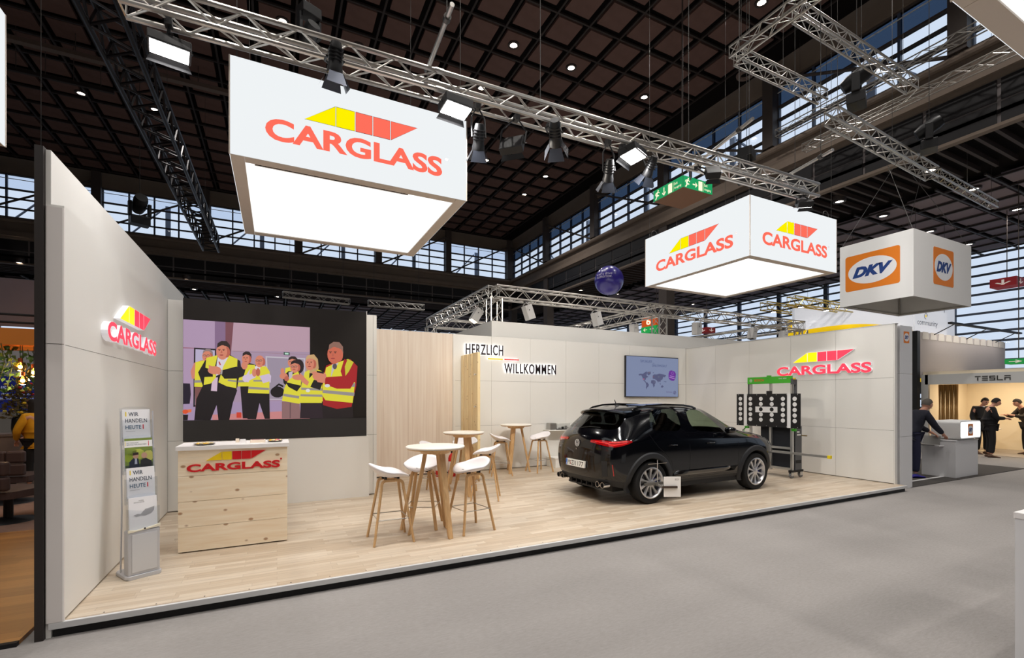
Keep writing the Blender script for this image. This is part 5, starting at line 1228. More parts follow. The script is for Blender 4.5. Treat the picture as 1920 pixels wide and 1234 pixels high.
for s in (-1, 1): ring.sheet([(c[0] + s * .01 - .004, c[1] - .018), (c[0] + s * .01 + .004, c[1] - .018), (c[0] + s * .01 + .004, c[1] + .018), (c[0] + s * .01 - .004, c[1] + .018)], Fr_, .001)
ring.sheet([(c[0] - .01, c[1] - .004), (c[0] + .01, c[1] - .004), (c[0] + .01, c[1] + .004), (c[0] - .01, c[1] + .004)], Fr_, .001)
ring.build('header_emblem', dw, hd)
MB().box(-.02, .05, -.03 + posts[1], .03 + posts[1], 2.06, 2.1).build('level_block', M_GREEN, rig); MB().box(-.03, .07, posts[1] - .03, posts[1] + .03, bz1, bz1 + .06).build('clamp', M_BLACK, rig)
MB().box(-.02, .06, yg1 - .05, yg1, 1.9, 2.02).build('end_bracket', M_DGREY, rig); MB().box(-.02, .02, yg1 - .08, yg1 - .05, 2.0, 2.03).build('yellow_clip', mat('rig_yellow', (230, 205, 20), 0.5), rig)
# long ruler bar
yr = on_x(1558, 858, XB - .05).y - 6.45
MB().box(-.06, -.02, yr + .05, 1.0, .5, .545).build('ruler_bar', M_ALU, rig); MB().box(-.07, -.01, yr, yr + .06, .492, .552).build('ruler_end', MATS['rig_yellow'], rig, bevel=.006)
for z in (.16, .58): MB().box(.05, .09, posts[2], posts[0], z, z + .045).build('cross_bar', M_ALU, rig)
# dark cart behind
MB().box(.12, .14, posts[2] + .04, posts[2] + .72, .16, 1.05).build('dark_panel', mat('dark_felt', (30, 32, 38), 0.9), rig)
MB().box(.15, .36, posts[2] - .02, posts[2] + .02, .16, 1.05).build('cart_side', M_DGREY, rig, bevel=.004); MB().box(.15, .36, posts[2] + .02, posts[2] + .7, .16, .2).build('cart_floor', M_DGREY, rig); MB().box(.15, .36, posts[2] + .02, posts[2] + .7, 1.02, 1.05).build('cart_top', M_DGREY, rig)
for z, w in ((.86, .06), (.92, .04)): MB().box(.2, .2 + w * 2, posts[2] - .023, posts[2] - .02, z, z + .03).build('cart_label', dw, rig)
MB().box(.16, .34, posts[2] - .022, posts[2] - .02, .3, .36).build('cart_slot', M_BLACK, rig); MB().tube((.35, posts[2] - .02, .86), (.35, posts[2] - .13, .86), .012, 8).build('cart_handle', mat('handle_brass', (120, 100, 40), 0.5), rig)
for k, (y, col) in enumerate(((posts[2] - .06, M_GREEN), (posts[0] + .08, M_GREEN))): MB().box(.02, .07, y - .04, y + .04, bz0 - .06, bz0 - .01).build('green_lever', col, rig)
MB().box(.0, .40, posts[2] - .03, posts[2] + .03, .12, .165).build('foot_bar', M_BLACK, rig); MB().box(.0, .40, posts[0] - .03, posts[0] + .03, .12, .165).build('foot_bar', M_BLACK, rig)
def castor(x, y):
    m = MB(); m.lathe([(.02, -.018), (.055, -.016), (.06, 0), (.055, .016), (.02, .018)], 20, Matrix.Translation((x, y, .06)) @ Matrix.Rotation(PI / 2, 4, 'X')); o = m.build('castor', mat('castor_grey', (120, 122, 126), 0.5), rig, True)
    MB().box(x - .05, x + .03, y - .03, y - .022, .05, .125).build('castor_fork', M_ALU, o); MB().box(x - .05, x + .03, y + .022, y + .03, .05, .125).build('castor_fork', M_ALU, o); MB().lathe([(.008, -.035), (.008, .035)], 8, Matrix.Translation((x, y, .06)) @ Matrix.Rotation(PI / 2, 4, 'X')).build('axle', M_ALU, o)
for x in (.06, .35):
    for y in (posts[2], posts[0]): castor(x, y)
for k in range(3): MB().path([(0.03, posts[0] + .08, bz0 - .03), (.0, posts[0] + .12 + k * .02, bz0 - .1), (.02, posts[0] + .1, bz0 - .2 - k * .05)], .006, 6).build('cable', M_BLACK if k else M_GREEN, rig)
# ---------------------------------------------------------------- hanging light boxes
M_LB = glow('lightbox_fabric', (247, 251, 253), 0.93); M_LBI = glow('lightbox_inside', (255, 255, 253), 1.15); M_PROF = mat('box_profile', (196, 184, 172), 0.5)
M_WIRE = mat('wire', (90, 88, 86), 0.4, 0.7)
def light_box(x0, x1, y0, y1, z0, z1, label, faces=None, hang=True, logo=True):
    t = thing('hanging_light_box', label, 'light box', ((x0 + x1) / 2, (y0 + y1) / 2, z0), 0, 'square light boxes hung over the stands')
    hx, hy, h, th = (x1 - x0) / 2, (y1 - y0) / 2, z1 - z0, 0.13
    for k, (a, b) in enumerate(((-1, 0), (1, 0), (0, -1), (0, 1))):
        # one frame per side, fabric on both faces
        if a:
            xa, xb = sorted((a * hx, a * (hx - th)))
            MB().box(xa + .004, xb - .004, -hy + .004, hy - .004, 0, .022).build('bottom_profile', M_PROF, t); MB().box(xa + .004, xb - .004, -hy + .004, hy - .004, h - .022, h).build('top_profile', M_PROF, t)
            MB().box(a * hx - .002, a * hx + .002, -hy, hy, .004, h).build('outer_fabric', M_LB, t); xi = a * (hx - th); MB().box(xi - .002, xi + .002, -hy + th, hy - th, .012, h - .012).build('inner_fabric', M_LBI, t)
        else:
            ya, yb_ = sorted((b * hy, b * (hy - th)))
            MB().box(-hx + th, hx - th, ya + .004, yb_ - .004, 0, .022).build('bottom_profile', M_PROF, t); MB().box(-hx + th, hx - th, ya + .004, yb_ - .004, h - .022, h).build('top_profile', M_PROF, t)
            MB().box(-hx, hx, b * hy - .002, b * hy + .002, .004, h).build('outer_fabric', M_LB, t); yi = b * (hy - th); MB().box(-hx + th, hx - th, yi - .002, yi + .002, .012, h - .012).build('inner_fabric', M_LBI, t)
    for sx in (-1, 1):
        for sy in (-1, 1): MB().box(sx * hx - .006, sx * hx + .006, sy * hy - .006, sy * hy + .006, 0, h).build('corner_profile', M_PROF, t)
    if logo:
        W = hx * 2 * .75; hh = W * .118
        company_sign(t, face_y(0, -hy - .003, 0), -W / 2, h * .24, W, hh, hh * .95, hh * .3, 0.0, M_PRED, M_PYEL, line=True, d0=.003)
        company_sign(t, face_mx(-hx - .003, 0, 0), -W / 2, h * .24, W, hh, hh * .95, hh * .3, 0.0, M_PRED, M_PYEL, line=True, d0=.003)
    if hang:
        for sx in (-1, 1):
            for sy in (-1, 1): MB().tube((sx * (hx - .06), sy * (hy - .06), h), (sx * (hx - .06), sy * (hy - .06), CW - z0), .004, 5).build('hanging_wire', M_WIRE, t)
    return t
light_box(-0.42, 2.08, 5.40, 7.92, 4.15, 5.13, 'square white light box with red and yellow company logo above the tables')
b2 = light_box(7.16, 9.66, 5.30, 7.82, 4.15, 5.18, 'square white light box with red and yellow company logo above the car')
for sx, sy in ((1, -1), (-1, 1)): MB().path([(sx * 1.1 + .09 * math.cos(k * .5), sy * 1.15, 1.12 + .09 * math.sin(k * .5)) for k in range(26)], .006, 5).build('coiled_wire', M_WIRE, b2)
light_box(-4.56, -2.06, 2.95, 5.48, 3.86, 4.98, 'plain white light box above the dim wood floored stand', logo=False)
light_box(3.60, 6.10, -1.20, 1.33, 4.1, 5.1, 'plain white light box above the white plinth', logo=False)

# ---------------------------------------------------------------- silver truss over the booth front
M_TRUSS = mat('truss_alu', (190, 186, 180), 0.32, 0.85); M_DTRUSS = mat('truss_black', (40, 38, 40), 0.35, 0.7)
TA, TB = Vector((-1.25, 5.37, 5.36)), Vector((8.45, 5.02, 5.36))
def tpt(x): return TA + (TB - TA) * ((x - TA.x) / (TB.x - TA.x))
def truss_thing(label, a, b, s, m=None, **kw):
    a, b = Vector(a), Vector(b); t = thing('lighting_truss', label, 'truss', a)
    up = Vector((0, 0, 1)); d = b - a; L_ = d.length; dn = d.normalized(); w = dn.cross(up).normalized(); up = w.cross(dn).normalized(); h = s / 2
    r = kw.get('r', .024); rb = kw.get('rb', .010); step = kw.get('step', s)
    cs = [w * h + up * h, w * -h + up * h, w * -h - up * h, w * h - up * h]
    for c in cs: MB().tube(c, d + c, r, 8).build('chord', m or M_TRUSS, t, True)
    n = max(2, int(round(L_ / step)))
    for i in range(4):
        mb = MB(); p, q_ = cs[i], cs[(i + 1) % 4]
        for k in range(n):
            u, v = (p, q_) if (k + i) % 2 == 0 else (q_, p); mb.tube(d * (k / n) + u, d * ((k + 1) / n) + v, rb, 5, caps=False)
        for e_ in (Vector(), d): mb.tube(e_ + p, e_ + q_, rb, 5, caps=False)
        mb.build('lacing', m or M_TRUSS, t)
    if kw.get('joints'):
        for f in kw['joints']:
            for c in cs: MB().tube(d * f + c - dn * .05, d * f + c + dn * .05, r * 1.25, 8).build('coupler', m or M_TRUSS, t, True)
    for x in kw.get('wires', ()): MB().tube(d * x + up * h, d * x + Vector((0, 0, CW - a.z)), .005, 5).build('hanging_wire', M_WIRE, t)
    return t
truss_thing('long silver box truss carrying lamps over the booth front', TA, TB, .21, joints=(.3, .62, .86), wires=(.03, .44, .7, .95), r=.025, rb=.0095, step=.24)
# scaffold pipes clamped to the truss
for (p, q_, z, lb) in (((800, 135), (848, 8), 5.62, 'silver pipe clamped across the long truss beside the lit box'), ((1448, 345), (1562, 281), 5.62, 'silver pipe clamped across the end of the long truss'), ((1290, 320), (1412, 222), 5.75, 'silver pipe above the long truss beside the green exit sign')):
    a, b = on_z(*p, z), on_z(*q_, z); t = thing('scaffold_pipe', lb, 'pipe', a); MB().tube((0, 0, 0), b - a, .025, 10).build('pipe', M_TRUSS, t, True)
    for f in (.05, .82): MB().lathe([(.028, -.03), (.04, -.03), (.04, .03), (.028, .03)], 12, Matrix.Translation((b - a) * f) @ (b - a).to_track_quat('Z', 'X').to_matrix().to_4x4()).build('clamp', M_WIRE, t, True)
    MB().tube((b - a) * .82, (b - a) * .82 + Vector((0, 0, CW - z)), .005, 5).build('hanging_wire', M_WIRE, t); MB().tube((b - a) * .05, (b - a) * .05 + Vector((0, 0, -.2)), .012, 6).build('hook', M_WIRE, t)
# flood lamps
M_LAMPB = mat('lamp_black', (20, 20, 22), 0.45); M_FLOOD = glow('flood_glow', (255, 252, 250), 22, sample=False); M_FLOODW = glow('flood_warm', (255, 236, 205), 10, sample=False)
def flood(px, py, z, label, aim, power, size=(.34, .2), m=None, col=(1, .98, .96)):
    p = on_z(px, py, z); t = thing('flood_lamp', label, 'lamp', p, 0, 'flood lamps on the long truss')
    d = (Vector(aim) - p).normalized(); R = d.to_track_quat('-Z', 'Y').to_matrix().to_4x4(); w, h = size
    hb = MB(); hb.box(-w / 2 - .02, w / 2 + .02, -h / 2 - .02, h / 2 + .02, .0, .1, R); hb.build('housing', M_LAMPB, t, bevel=.008)
    MB().box(-w / 2, w / 2, -h / 2, h / 2, -.006, .002, R).build('lens', m or M_FLOOD, t)
    for s in (-1, 1): MB().add([R @ Vector(v) for v in ((-w / 2, s * (h / 2 + .02), 0), (w / 2, s * (h / 2 + .02), 0), (w / 2 + .03, s * (h / 2 + .06), -.05), (-w / 2 - .03, s * (h / 2 + .06), -.05))], [(0, 1, 2, 3)]).build('barn_door', M_LAMPB, t)
    tp_ = Vector((0, tpt(p.x).y - p.y, 5.255 - p.z))
    MB().path([R @ Vector((-w / 2 - .03, 0, .05)), R @ Vector((-w / 2 - .03, 0, .05)) * .5 + tp_ * .5 + Vector((-w / 3, 0, 0)), tp_, R @ Vector((w / 2 + .03, 0, .05)) * .5 + tp_ * .5 + Vector((w / 3, 0, 0)), R @ Vector((w / 2 + .03, 0, .05))], .012, 6).build('yoke', M_LAMPB, t)
    MB().box(-.03, .03, tp_.y - .04, tp_.y + .04, tp_.z - .05, tp_.z + .02).build('clamp', M_LAMPB, t)
    if power: area_light('flood_light', R @ Vector((0, 0, -.03)), R @ Vector((0, 0, -1)), power, w, col, t, h)
    return t
FLOOD_W = 40
flood(318, 97, 5.0, 'bright white flood lamp under the end of the truss beside the black truss', (-0.7, 4.3, 0.0), FLOOD_W, (.30, .15))
flood(855, 207, 5.02, 'bright white flood lamp over the edge of the lit box above the tables', (1.9, 4.4, 0.0), FLOOD_W, (.3, .2))
flood(1187, 294, 5.0, 'bright white flood lamp on the truss near the green exit sign', (4.6, 4.2, 0.0), FLOOD_W, (.3, .22))
flood(962, 279, 4.9, 'small warm panel lamp under the middle of the long truss', (6.9, 9.7, 2.0), FLOOD_W * 2.2, (.26, .16), M_FLOODW, (1, .92, .8))
flood(1507, 387, 5.05, 'small lamp above the edge of the lit box over the car', (9.9, 7.2, 1.0), FLOOD_W * .8, (.2, .14), None)
flood(1335, 330, 5.0, 'dark flood lamp beside the green exit sign, hung from the truss', (8.6, 8.8, 1.0), FLOOD_W * .8, (.16, .16), None)
# theatre spots with barn doors
def spot(px, py, z, label, aim, lit, s=1.0, power=0):
    p = on_z(px, py, z); t = thing('theatre_spot', label, 'lamp', p, 0, 'spot lamps on the long truss')
    d = (Vector(aim) - p).normalized(); R = d.to_track_quat('-Z', 'Y').to_matrix().to_4x4() @ Matrix.Scale(s, 4)
    MB().lathe([(.0001, .3), (.06, .3), (.075, .24), (.08, .05), (.095, .0), (.095, -.05), (.085, -.05), (.08, 0)], 20, R, cap=False).build('housing', M_LAMPB, t, True)
    for k in range(4): MB().box(-.082, .082, -.082, .082, .09 + k * .04, .1 + k * .04, R).build('cooling_fin', M_LAMPB, t)
    MB().lathe([(.0001, .01), (.08, .01)], 16, R, cap=False).build('lens', lit, t)
    for k in range(4):
        Rk = R @ Matrix.Rotation(k * PI / 2, 4, 'Z'); MB().add([Rk @ Vector(v) for v in ((-.08, .09, -.05), (.08, .09, -.05), (.12, .17, -.2), (-.12, .17, -.2))], [(0, 1, 2, 3)]).build('barn_door', mat('door_sheen', (70, 74, 84), 0.25, 0.7), t)
    tp_ = Vector((0, tpt(p.x).y - p.y, 5.26 - p.z)); MB().path([R @ Vector((-.1, 0, .12)), R @ Vector((-.1, 0, .12)) * .4 + tp_ * .6 + Vector((-.05, 0, 0)), tp_, R @ Vector((.1, 0, .12)) * .4 + tp_ * .6 + Vector((.05, 0, 0)), R @ Vector((.1, 0, .12))], .012, 6).build('yoke', M_LAMPB, t)
    MB().box(-.03, .03, tp_.y - .04, tp_.y + .04, tp_.z - .05, tp_.z + .03).build('clamp', M_LAMPB, t)
    if power: spot_light('spot', R @ Vector((0, 0, -.06)), R @ Vector((0, 0, -1)), power, math.radians(70), (1, .93, .84), parent=t)
M_COLD = glow('spot_cold', (220, 235, 255), 8, sample=False); M_WARM = glow('spot_warm', (255, 226, 180), 14, sample=False); M_OFF = mat('lens_dark', (40, 42, 46), 0.1)
spot(628, 130, 5.02, 'lit round spot lamp in front of the lit box above the tables', (0.4, 6.2, .3), M_WARM, .8, 60)
spot(1042, 265, 4.98, 'round spot lamp with barn doors and cold light on the long truss', (6.4, 9.7, 1.8), M_COLD, .9, 160)
spot(1215, 325, 4.9, 'unlit spot lamp with barn doors next to the exit sign', (5.2, 9.0, 0.6), M_OFF, .75)
spot(1140, 335, 4.75, 'unlit spot lamp on a long yoke beside the brightest flood lamp', (5.4, 8.0, 0.0), M_OFF, .8)
spot(897, 275, 4.75, 'unlit spot lamp hanging close to the lit box above the tables', (3.0, 8.0, 0.0), M_OFF, .8)

# ---------------------------------------------------------------- trusses of the other stands
truss_thing('heavy black box truss running through the hall above the stands', (-2.55, 6.0, 8.25), (-2.5, 23.5, 8.25), .56, M_DTRUSS, r=.045, rb=.026, step=.42, wires=(.1, .5, .9))
truss_thing('silver truss frame side high over the light box, along the hall', (7.6, 2.5, 8.15), (7.6, 5.98, 8.15), .2, step=.22, r=.02, rb=.008, wires=(.3, .95))
truss_thing('silver truss frame side high over the light box, leading to the clerestory', (7.75, 5.98, 8.15), (10.4, 5.98, 8.15), .2, step=.22, r=.02, rb=.008, wires=(.5,))
truss_thing('silver truss running to the clerestory beam past the moving lamp', (7.75, 4.85, 8.15), (11.7, 4.95, 8.15), .2, step=.22, r=.02, rb=.008, wires=(.5, .9))
truss_thing('silver truss holding the white cube with the orange signs', (10.3, 5.75, 7.6), (15.3, 6.05, 7.6), .26, step=.28, wires=(.05, .55))
truss_thing('thin silver truss continuing behind the white cube support', (15.4, 6.0, 7.6), (19.5, 6.2, 7.6), .18, step=.24, r=.018, rb=.008, wires=(.5, .95))
# flat cable ladders along the clerestory beam
truss_thing('thin silver lattice rail along the clerestory beam, upper run', (15.6, 2.5, 10.95), (15.6, 10.5, 10.95), .22, r=.018, rb=.008, step=.35, wires=(.1, .9))
truss_thing('thin silver lattice rail along the clerestory beam, lower run', (15.5, 2.5, 9.95), (15.5, 9.5, 9.95), .22, r=.018, rb=.008, step=.35, wires=(.1, .9))
# stand behind the rear wall: truss frame on columns
YB_, ZB_ = 10.35, 4.30
truss_thing('silver truss along the top of the white stand behind the booth', (4.7, YB_, ZB_), (16.7, YB_, ZB_), .29, step=.3, joints=(.42,))
truss_thing('silver truss of the white stand behind, running away from the welcome sign', (4.7, YB_, ZB_), (4.7, 15.6, ZB_), .29, step=.3)
truss_thing('silver truss along the far side of the white stand behind', (4.85, 15.6, ZB_), (16.7, 15.6, ZB_), .29, step=.3)
truss_thing('silver truss across the white stand behind, beside the red sign', (10.0, YB_, ZB_), (10.0, 15.6, ZB_), .29, step=.3)
truss_thing('silver truss of the white stand behind, above the yellow arch', (16.7, YB_, ZB_), (16.7, 15.6, ZB_), .29, step=.3)
for x, y, lb in ((4.7, YB_, 'upright truss column beside the welcome sign'), (10.0, YB_, 'upright truss column behind the television'), (16.7, YB_, 'upright truss column beside the yellow arch'), (4.7, 15.6, 'upright truss column far behind the wood grain wall')):
    t = thing('truss_column', lb, 'truss', (x, y, 3.55 if y < 11 and x < 13 else 0))
    zz = ZB_ - t.location.z - .14; mb = MB(); h = .145
    for sx, sy in ((-h, -h), (h, -h), (h, h), (-h, h)): MB().tube((sx, sy, 0), (sx, sy, zz), .024, 8).build('chord', M_TRUSS, t, True)
    cs = [(-h, -h), (h, -h), (h, h), (-h, h)]; n = max(2, int(zz / .3))
    for i in range(4):
        p, q_ = cs[i], cs[(i + 1) % 4]
        for k in range(n):
            u, v = (p, q_) if k % 2 == 0 else (q_, p); mb.tube((u[0], u[1], zz * k / n), (v[0], v[1], zz * (k + 1) / n), .01, 5, caps=False)
    mb.build('lacing', M_TRUSS, t)
M_LAMPW = mat('lamp_white', (200, 198, 196), 0.5)
def white_spot(x, y, z, tilt, label, lit=True, rz=0):
    t = thing('white_spot', label, 'lamp', (x, y, z), rz, 'white spot lamps on the truss of the stand behind')
    R = Matrix.Rotation(tilt, 4, 'Y'); MB().box(-.1, .1, -.11, .11, -.42, -.06, R).build('housing', M_LAMPW, t, bevel=.012); MB().box(-.08, .08, -.09, .09, -.425, -.42, R).build('lens', M_WARM if lit else M_OFF, t)
    MB().path([(-.0, -.13, -.2), (0, -.13, -.04), (0, 0, .02), (0, .13, -.04), (0, .13, -.2)], .012, 6).build('yoke', M_LAMPW, t); MB().box(-.04, .04, -.04, .04, .0, .08).build('clamp', M_WIRE, t)
    MB().box(-.03, -.01, -.115, -.11, -.2, -.17, R).build('badge', M_BLACK, t)
zt = ZB_ - .145 - .07
white_spot(4.75, 11.3, zt, .55, 'white spot lamp tilted steeply beside the truss column at the welcome sign'); white_spot(5.5, YB_ - .12, zt, -.35, 'white spot lamp on the truss above the welcome sign', False)
white_spot(7.6, YB_ - .12, zt, -.3, 'white spot lamp on the truss above the rear wall, between sign and television', False); white_spot(9.86, 11.3, zt, -.1, 'white spot lamp with warm beam above the television'); white_spot(11.4, YB_ - .12, zt, 0, 'white spot lamp hanging straight beside the red sign', False)
white_spot(14.0, YB_ - .1, zt, .2, 'white spot lamp above the corner of the side wall', False); white_spot(15.6, YB_ - .1, zt, .2, 'white spot lamp near the end column by the yellow arch', False)
white_spot(6.0, 15.47, zt, .2, 'white spot lamp far behind the wood grain wall', False)
# ---------------------------------------------------------------- people (built from joints)
def skin_mesh(name, V, E_, rad, m, parent, root=0, sub=2):
    me = bpy.data.meshes.new(name); me.from_pydata([tuple(v) for v in V], E_, []); me.materials.append(m)
    o = put(name, me, parent); o.modifiers.new('skin', 'SKIN').use_smooth_shade = True
    sv = me.skin_vertices[0].data
    for k, r in enumerate(rad): sv[k].radius = r if isinstance(r, tuple) else (r, r); sv[k].use_root = (k == root)
    sd = o.modifiers.new('sub', 'SUBSURF'); sd.levels = sub; sd.render_levels = sub
    return o
M_SKIN = mat('skin', (206, 152, 128), 0.55)
def person(label, loc, rz, P, jacket, trousers, shoes, hair, shirt=None, h=1.0, hairstyle='short', group=None):
    """P holds joint positions: local x forward, y left, z up"""
    t = thing('person', label, 'person', loc, rz, group); t.scale = (h, h, h)
    V = Vector; g = lambda k: V(P[k])
    J = [g('pelvis'), g('waist'), g('chest'), g('neck'), g('head')]
    names = ['shl', 'ell', 'wrl', 'shr', 'elr', 'wrr', 'hil', 'knl', 'anl', 'hir', 'knr', 'anr']
    allv = J + [g(n) for n in names]
    ed = [(0, 1), (1, 2), (2, 3), (3, 4), (2, 5), (5, 6), (6, 7), (2, 8), (8, 9), (9, 10), (0, 11), (11, 12), (12, 13), (0, 14), (14, 15), (15, 16)]
    rd = [(.13, .1), (.12, .09), (.14, .1), .05, .07, .055, .042, .03, .055, .042, .03, .08, .058, .04, .08, .058, .04]
    # hands: palm and five fingers on each wrist
    for w, e in (('wrl', 'ell'), ('wrr', 'elr')):
        d = (g(w) - g(e)).normalized(); sd_ = d.cross(V((0, 0, 1))).normalized(); up = sd_.cross(d); wi = 7 if w == 'wrl' else 10
        pal = g(w) + d * .07; k0 = len(allv); allv.append(pal); ed.append((wi, k0)); rd.append((.036, .018))
        for f in range(4):
            b_ = pal + d * .035 + sd_ * (.027 - .018 * f); L_ = (.06, .072, .068, .052)[f]
            k1 = len(allv); allv += [b_, b_ + d * L_ * .55 - up * .012, b_ + d * L_ * .85 - up * .04]; ed += [(k0, k1), (k1, k1 + 1), (k1 + 1, k1 + 2)]; rd += [.0095, .0088, .0075]
        s_ = 1 if w == 'wrl' else -1
        k1 = len(allv); allv += [pal + sd_ * s_ * .03 - d * .02, pal + sd_ * s_ * .05 + d * .025 - up * .012]; ed += [(k0, k1), (k1, k1 + 1)]; rd += [.0105, .009]
    body = skin_mesh('body', allv, ed, rd, M_SKIN, t)
    # head with face
    fx = V(P.get('face', (1, 0, 0))).normalized(); sy = V((0, 0, 1)).cross(fx).normalized(); uz = fx.cross(sy); hc = g('head') + uz * .04
    Mh = Matrix((fx.to_tuple() + (0,), sy.to_tuple() + (0,), uz.to_tuple() + (0,), (0, 0, 0, 1))).transposed(); Mh.translation = hc
    hv = []; n, m_ = 16, 12; fs = []
    for j in range(m_ + 1):
        ph = PI * j / m_; z = -math.cos(ph) * .118; r = math.sin(ph)
        for i in range(n):
            th = 2 * PI * i / n; x = r * math.cos(th) * (.098 if math.cos(th) > 0 else .102); y = r * math.sin(th) * .078
            if z < -.02: x += .012 * (-z / .1); y *= 1 - .25 * (-z / .118)
            if abs(i) == 0 and 5 <= j <= 6: x += .02
            hv.append(Mh @ V((x, y, z)))
    for j in range(m_):
        for i in range(n): fs.append((j * n + i, j * n + (i + 1) % n, (j + 1) * n + (i + 1) % n, (j + 1) * n + i))
    hd = MB().add(hv, fs); hd.ball(Mh @ V((0, .078, -.005)), .022, 8, 6, (.7, .4, 1.2)); hd.ball(Mh @ V((0, -.078, -.005)), .022, 8, 6, (.7, .4, 1.2)); hd.ball(Mh @ V((.103, 0, -.02)), .016, 8, 6)
    ho = hd.build('face', M_SKIN, t, True)
    for s in (-1, 1): MB().ball(Mh @ V((.09, s * .03, .008)), .01, 8, 6).build('eye', M_BLACK, ho)
    MB().box(.088, .102, -.022, .022, -.065, -.058, Mh).build('mouth', mat('lips', (160, 90, 84), 0.6), ho)
    hs = MB(); hv = []
    for j in range(7):
        ph = PI / 2 * j / 6
        for i in range(n):
            th = 2 * PI * i / n; c = math.cos(th); drop = -.03 if c < .35 else .055
            if hairstyle == 'long' and c < .2: drop = -.14
            z = drop + (0.128 - drop) * math.sin(ph); rr = math.sqrt(max(0, 1 - (max(0, z) / .13) ** 2)) if z > 0 else 1.0
            hv.append(Mh @ V((rr * c * (.104 if c > 0 else .11), rr * math.sin(th) * .087, z)))
    hs.add(hv, [(j * n + i, j * n + (i + 1) % n, (j + 1) * n + (i + 1) % n, (j + 1) * n + i) for j in range(6) for i in range(n)]); hs.build('hair', hair, t, True)
    # clothing
    base = g('pelvis') - (g('chest') - g('pelvis')).normalized() * .12
    jv = [base, g('pelvis'), g('waist'), g('chest'), g('neck') * .8 + g('chest') * .2, g('shl'), g('ell'), g('wrl') * .92 + g('ell') * .08, g('shr'), g('elr'), g('wrr') * .92 + g('elr') * .08]
    skin_mesh('jacket', jv, [(0, 1), (1, 2), (2, 3), (3, 4), (3, 5), (5, 6), (6, 7), (3, 8), (8, 9), (9, 10)], [(.185, .145), (.18, .14), (.17, .13), (.19, .135), .08, .088, .066, .052, .085, .066, .052], jacket, t, 1)
    tv = [g('pelvis')] + [g(k) for k in ('hil', 'knl')] + [g('anl') + V((0, 0, .02))] + [g(k) for k in ('hir', 'knr')] + [g('anr') + V((0, 0, .02))]
    skin_mesh('trousers', tv, [(0, 1), (1, 2), (2, 3), (0, 4), (4, 5), (5, 6)], [(.16, .12), .105, .078, .068, .105, .078, .068], trousers, t)
    if shirt: MB().lathe([(.075, 0), (.062, .05), (.06, .06)], 16, Matrix.Translation(g('neck') * .6 + g('chest') * .4 + V((0, 0, .0))), cap=False).build('collar', shirt, t, True)
    for a in ('anl', 'anr'):
        p = g(a); f = V(P.get('toe', (1, 0, 0))); sh = MB(); prof = [(-.08, .035, .05), (-.06, .042, .075), (.02, .045, .085), (.1, .046, .05), (.17, .042, .035), (.2, .02, .02)]; vs_ = []
        sdv = V((0, 0, 1)).cross(f)
        for x, w_, z in prof:
            for k in range(10): vs_.append(V((p.x, p.y, 0)) + f * x + sdv * (w_ * math.cos(2 * PI * k / 10)) + V((0, 0, max(0, z / 2 + z / 2 * math.sin(2 * PI * k / 10)))))
        sh.add(vs_, [(i * 10 + k, i * 10 + (k + 1) % 10, i * 10 + 10 + (k + 1) % 10, i * 10 + 10 + k) for i in range(5) for k in range(10)] + [list(range(10)), [50 + k for k in range(10)]]); sh.build('shoe', shoes, t, True)
    return t
STAND = dict(pelvis=(0, 0, .95), waist=(.0, 0, 1.1), chest=(.02, 0, 1.35), neck=(.04, 0, 1.5), head=(.07, 0, 1.6), shl=(.0, .19, 1.42), ell=(-.02, .25, 1.14), wrl=(.12, .24, .93), shr=(.0, -.19, 1.42), elr=(-.02, -.25, 1.14), wrr=(.12, -.24, .93), hil=(0, .1, .9), knl=(.03, .11, .5), anl=(0, .12, .09), hir=(0, -.1, .9), knr=(.03, -.11, .5), anr=(0, -.12, .09))
def pose(**k): d = dict(STAND); d.update(k); return d
M_NAVY = mat('navy_suit', (28, 30, 44), 0.8); M_JEANS = mat('dark_jeans', (30, 32, 58), 0.85); M_JBLACK = mat('black_jacket', (22, 21, 24), 0.85); M_BROWNJ = mat('olive_jacket', (46, 38, 32), 0.85); M_HGREY = mat('hair_grey', (84, 78, 72), 0.8); M_HDARK = mat('hair_dark', (30, 23, 20), 0.8)
M_SHBLUE = mat('shoe_blue', (48, 40, 150), 0.6); M_SHBROWN = mat('shoe_brown', (78, 52, 36), 0.6); M_SHIRT = mat('shirt_white', (225, 228, 235), 0.7)

# ---------------------------------------------------------------- stand with the orange signs
dk = MB().box(10.95, 16.4, 4.66, 7.6, 0.0, 0.012).build('floor_neighbour_right', M_DKCARPET); struct(dk, 'dark carpet of the neighbouring stand')
MB().box(10.95, 13.3, 4.95, 5.02, .012, .016).build('joint_strip', M_EDGE, dk)
def oval_logo(root, M, cx, cy, w, h, d=.003):
    MB().prism(rrect(cx - w / 2, cx + w / 2, cy - h / 2, cy + h / 2, min(w, h) * .06), M, .0005, d).build('orange_field', mat('sign_orange', (232, 128, 26), 0.6), root)
    MB().prism(disc_poly(cx, cy, w * .445, 40, h * .36), M, d, d + .002).build('white_oval', mat('sign_white', (235, 235, 238), 0.6), root)
    e = MB(); add_text(e, 'DKV', M, cx - w * .36, cy - h * .155, w * .74, h * .3, d + .0035, bold=.065, shear=.35, res=3); e.build('sign_letters', mat('sign_navy', (28, 62, 130), 0.6), root)
M_FAB = mat('grey_white_fabric', (236, 235, 233), 0.8); M_FABI = mat('fabric_inside', (176, 170, 150), 0.9)
cu = thing('hanging_cube', 'white fabric cube with orange oval signs hung over the neighbouring stand', 'hanging sign', (14.0, 6.07, 4.0))
hx, hy, h_ = 1.4, .76, 1.5
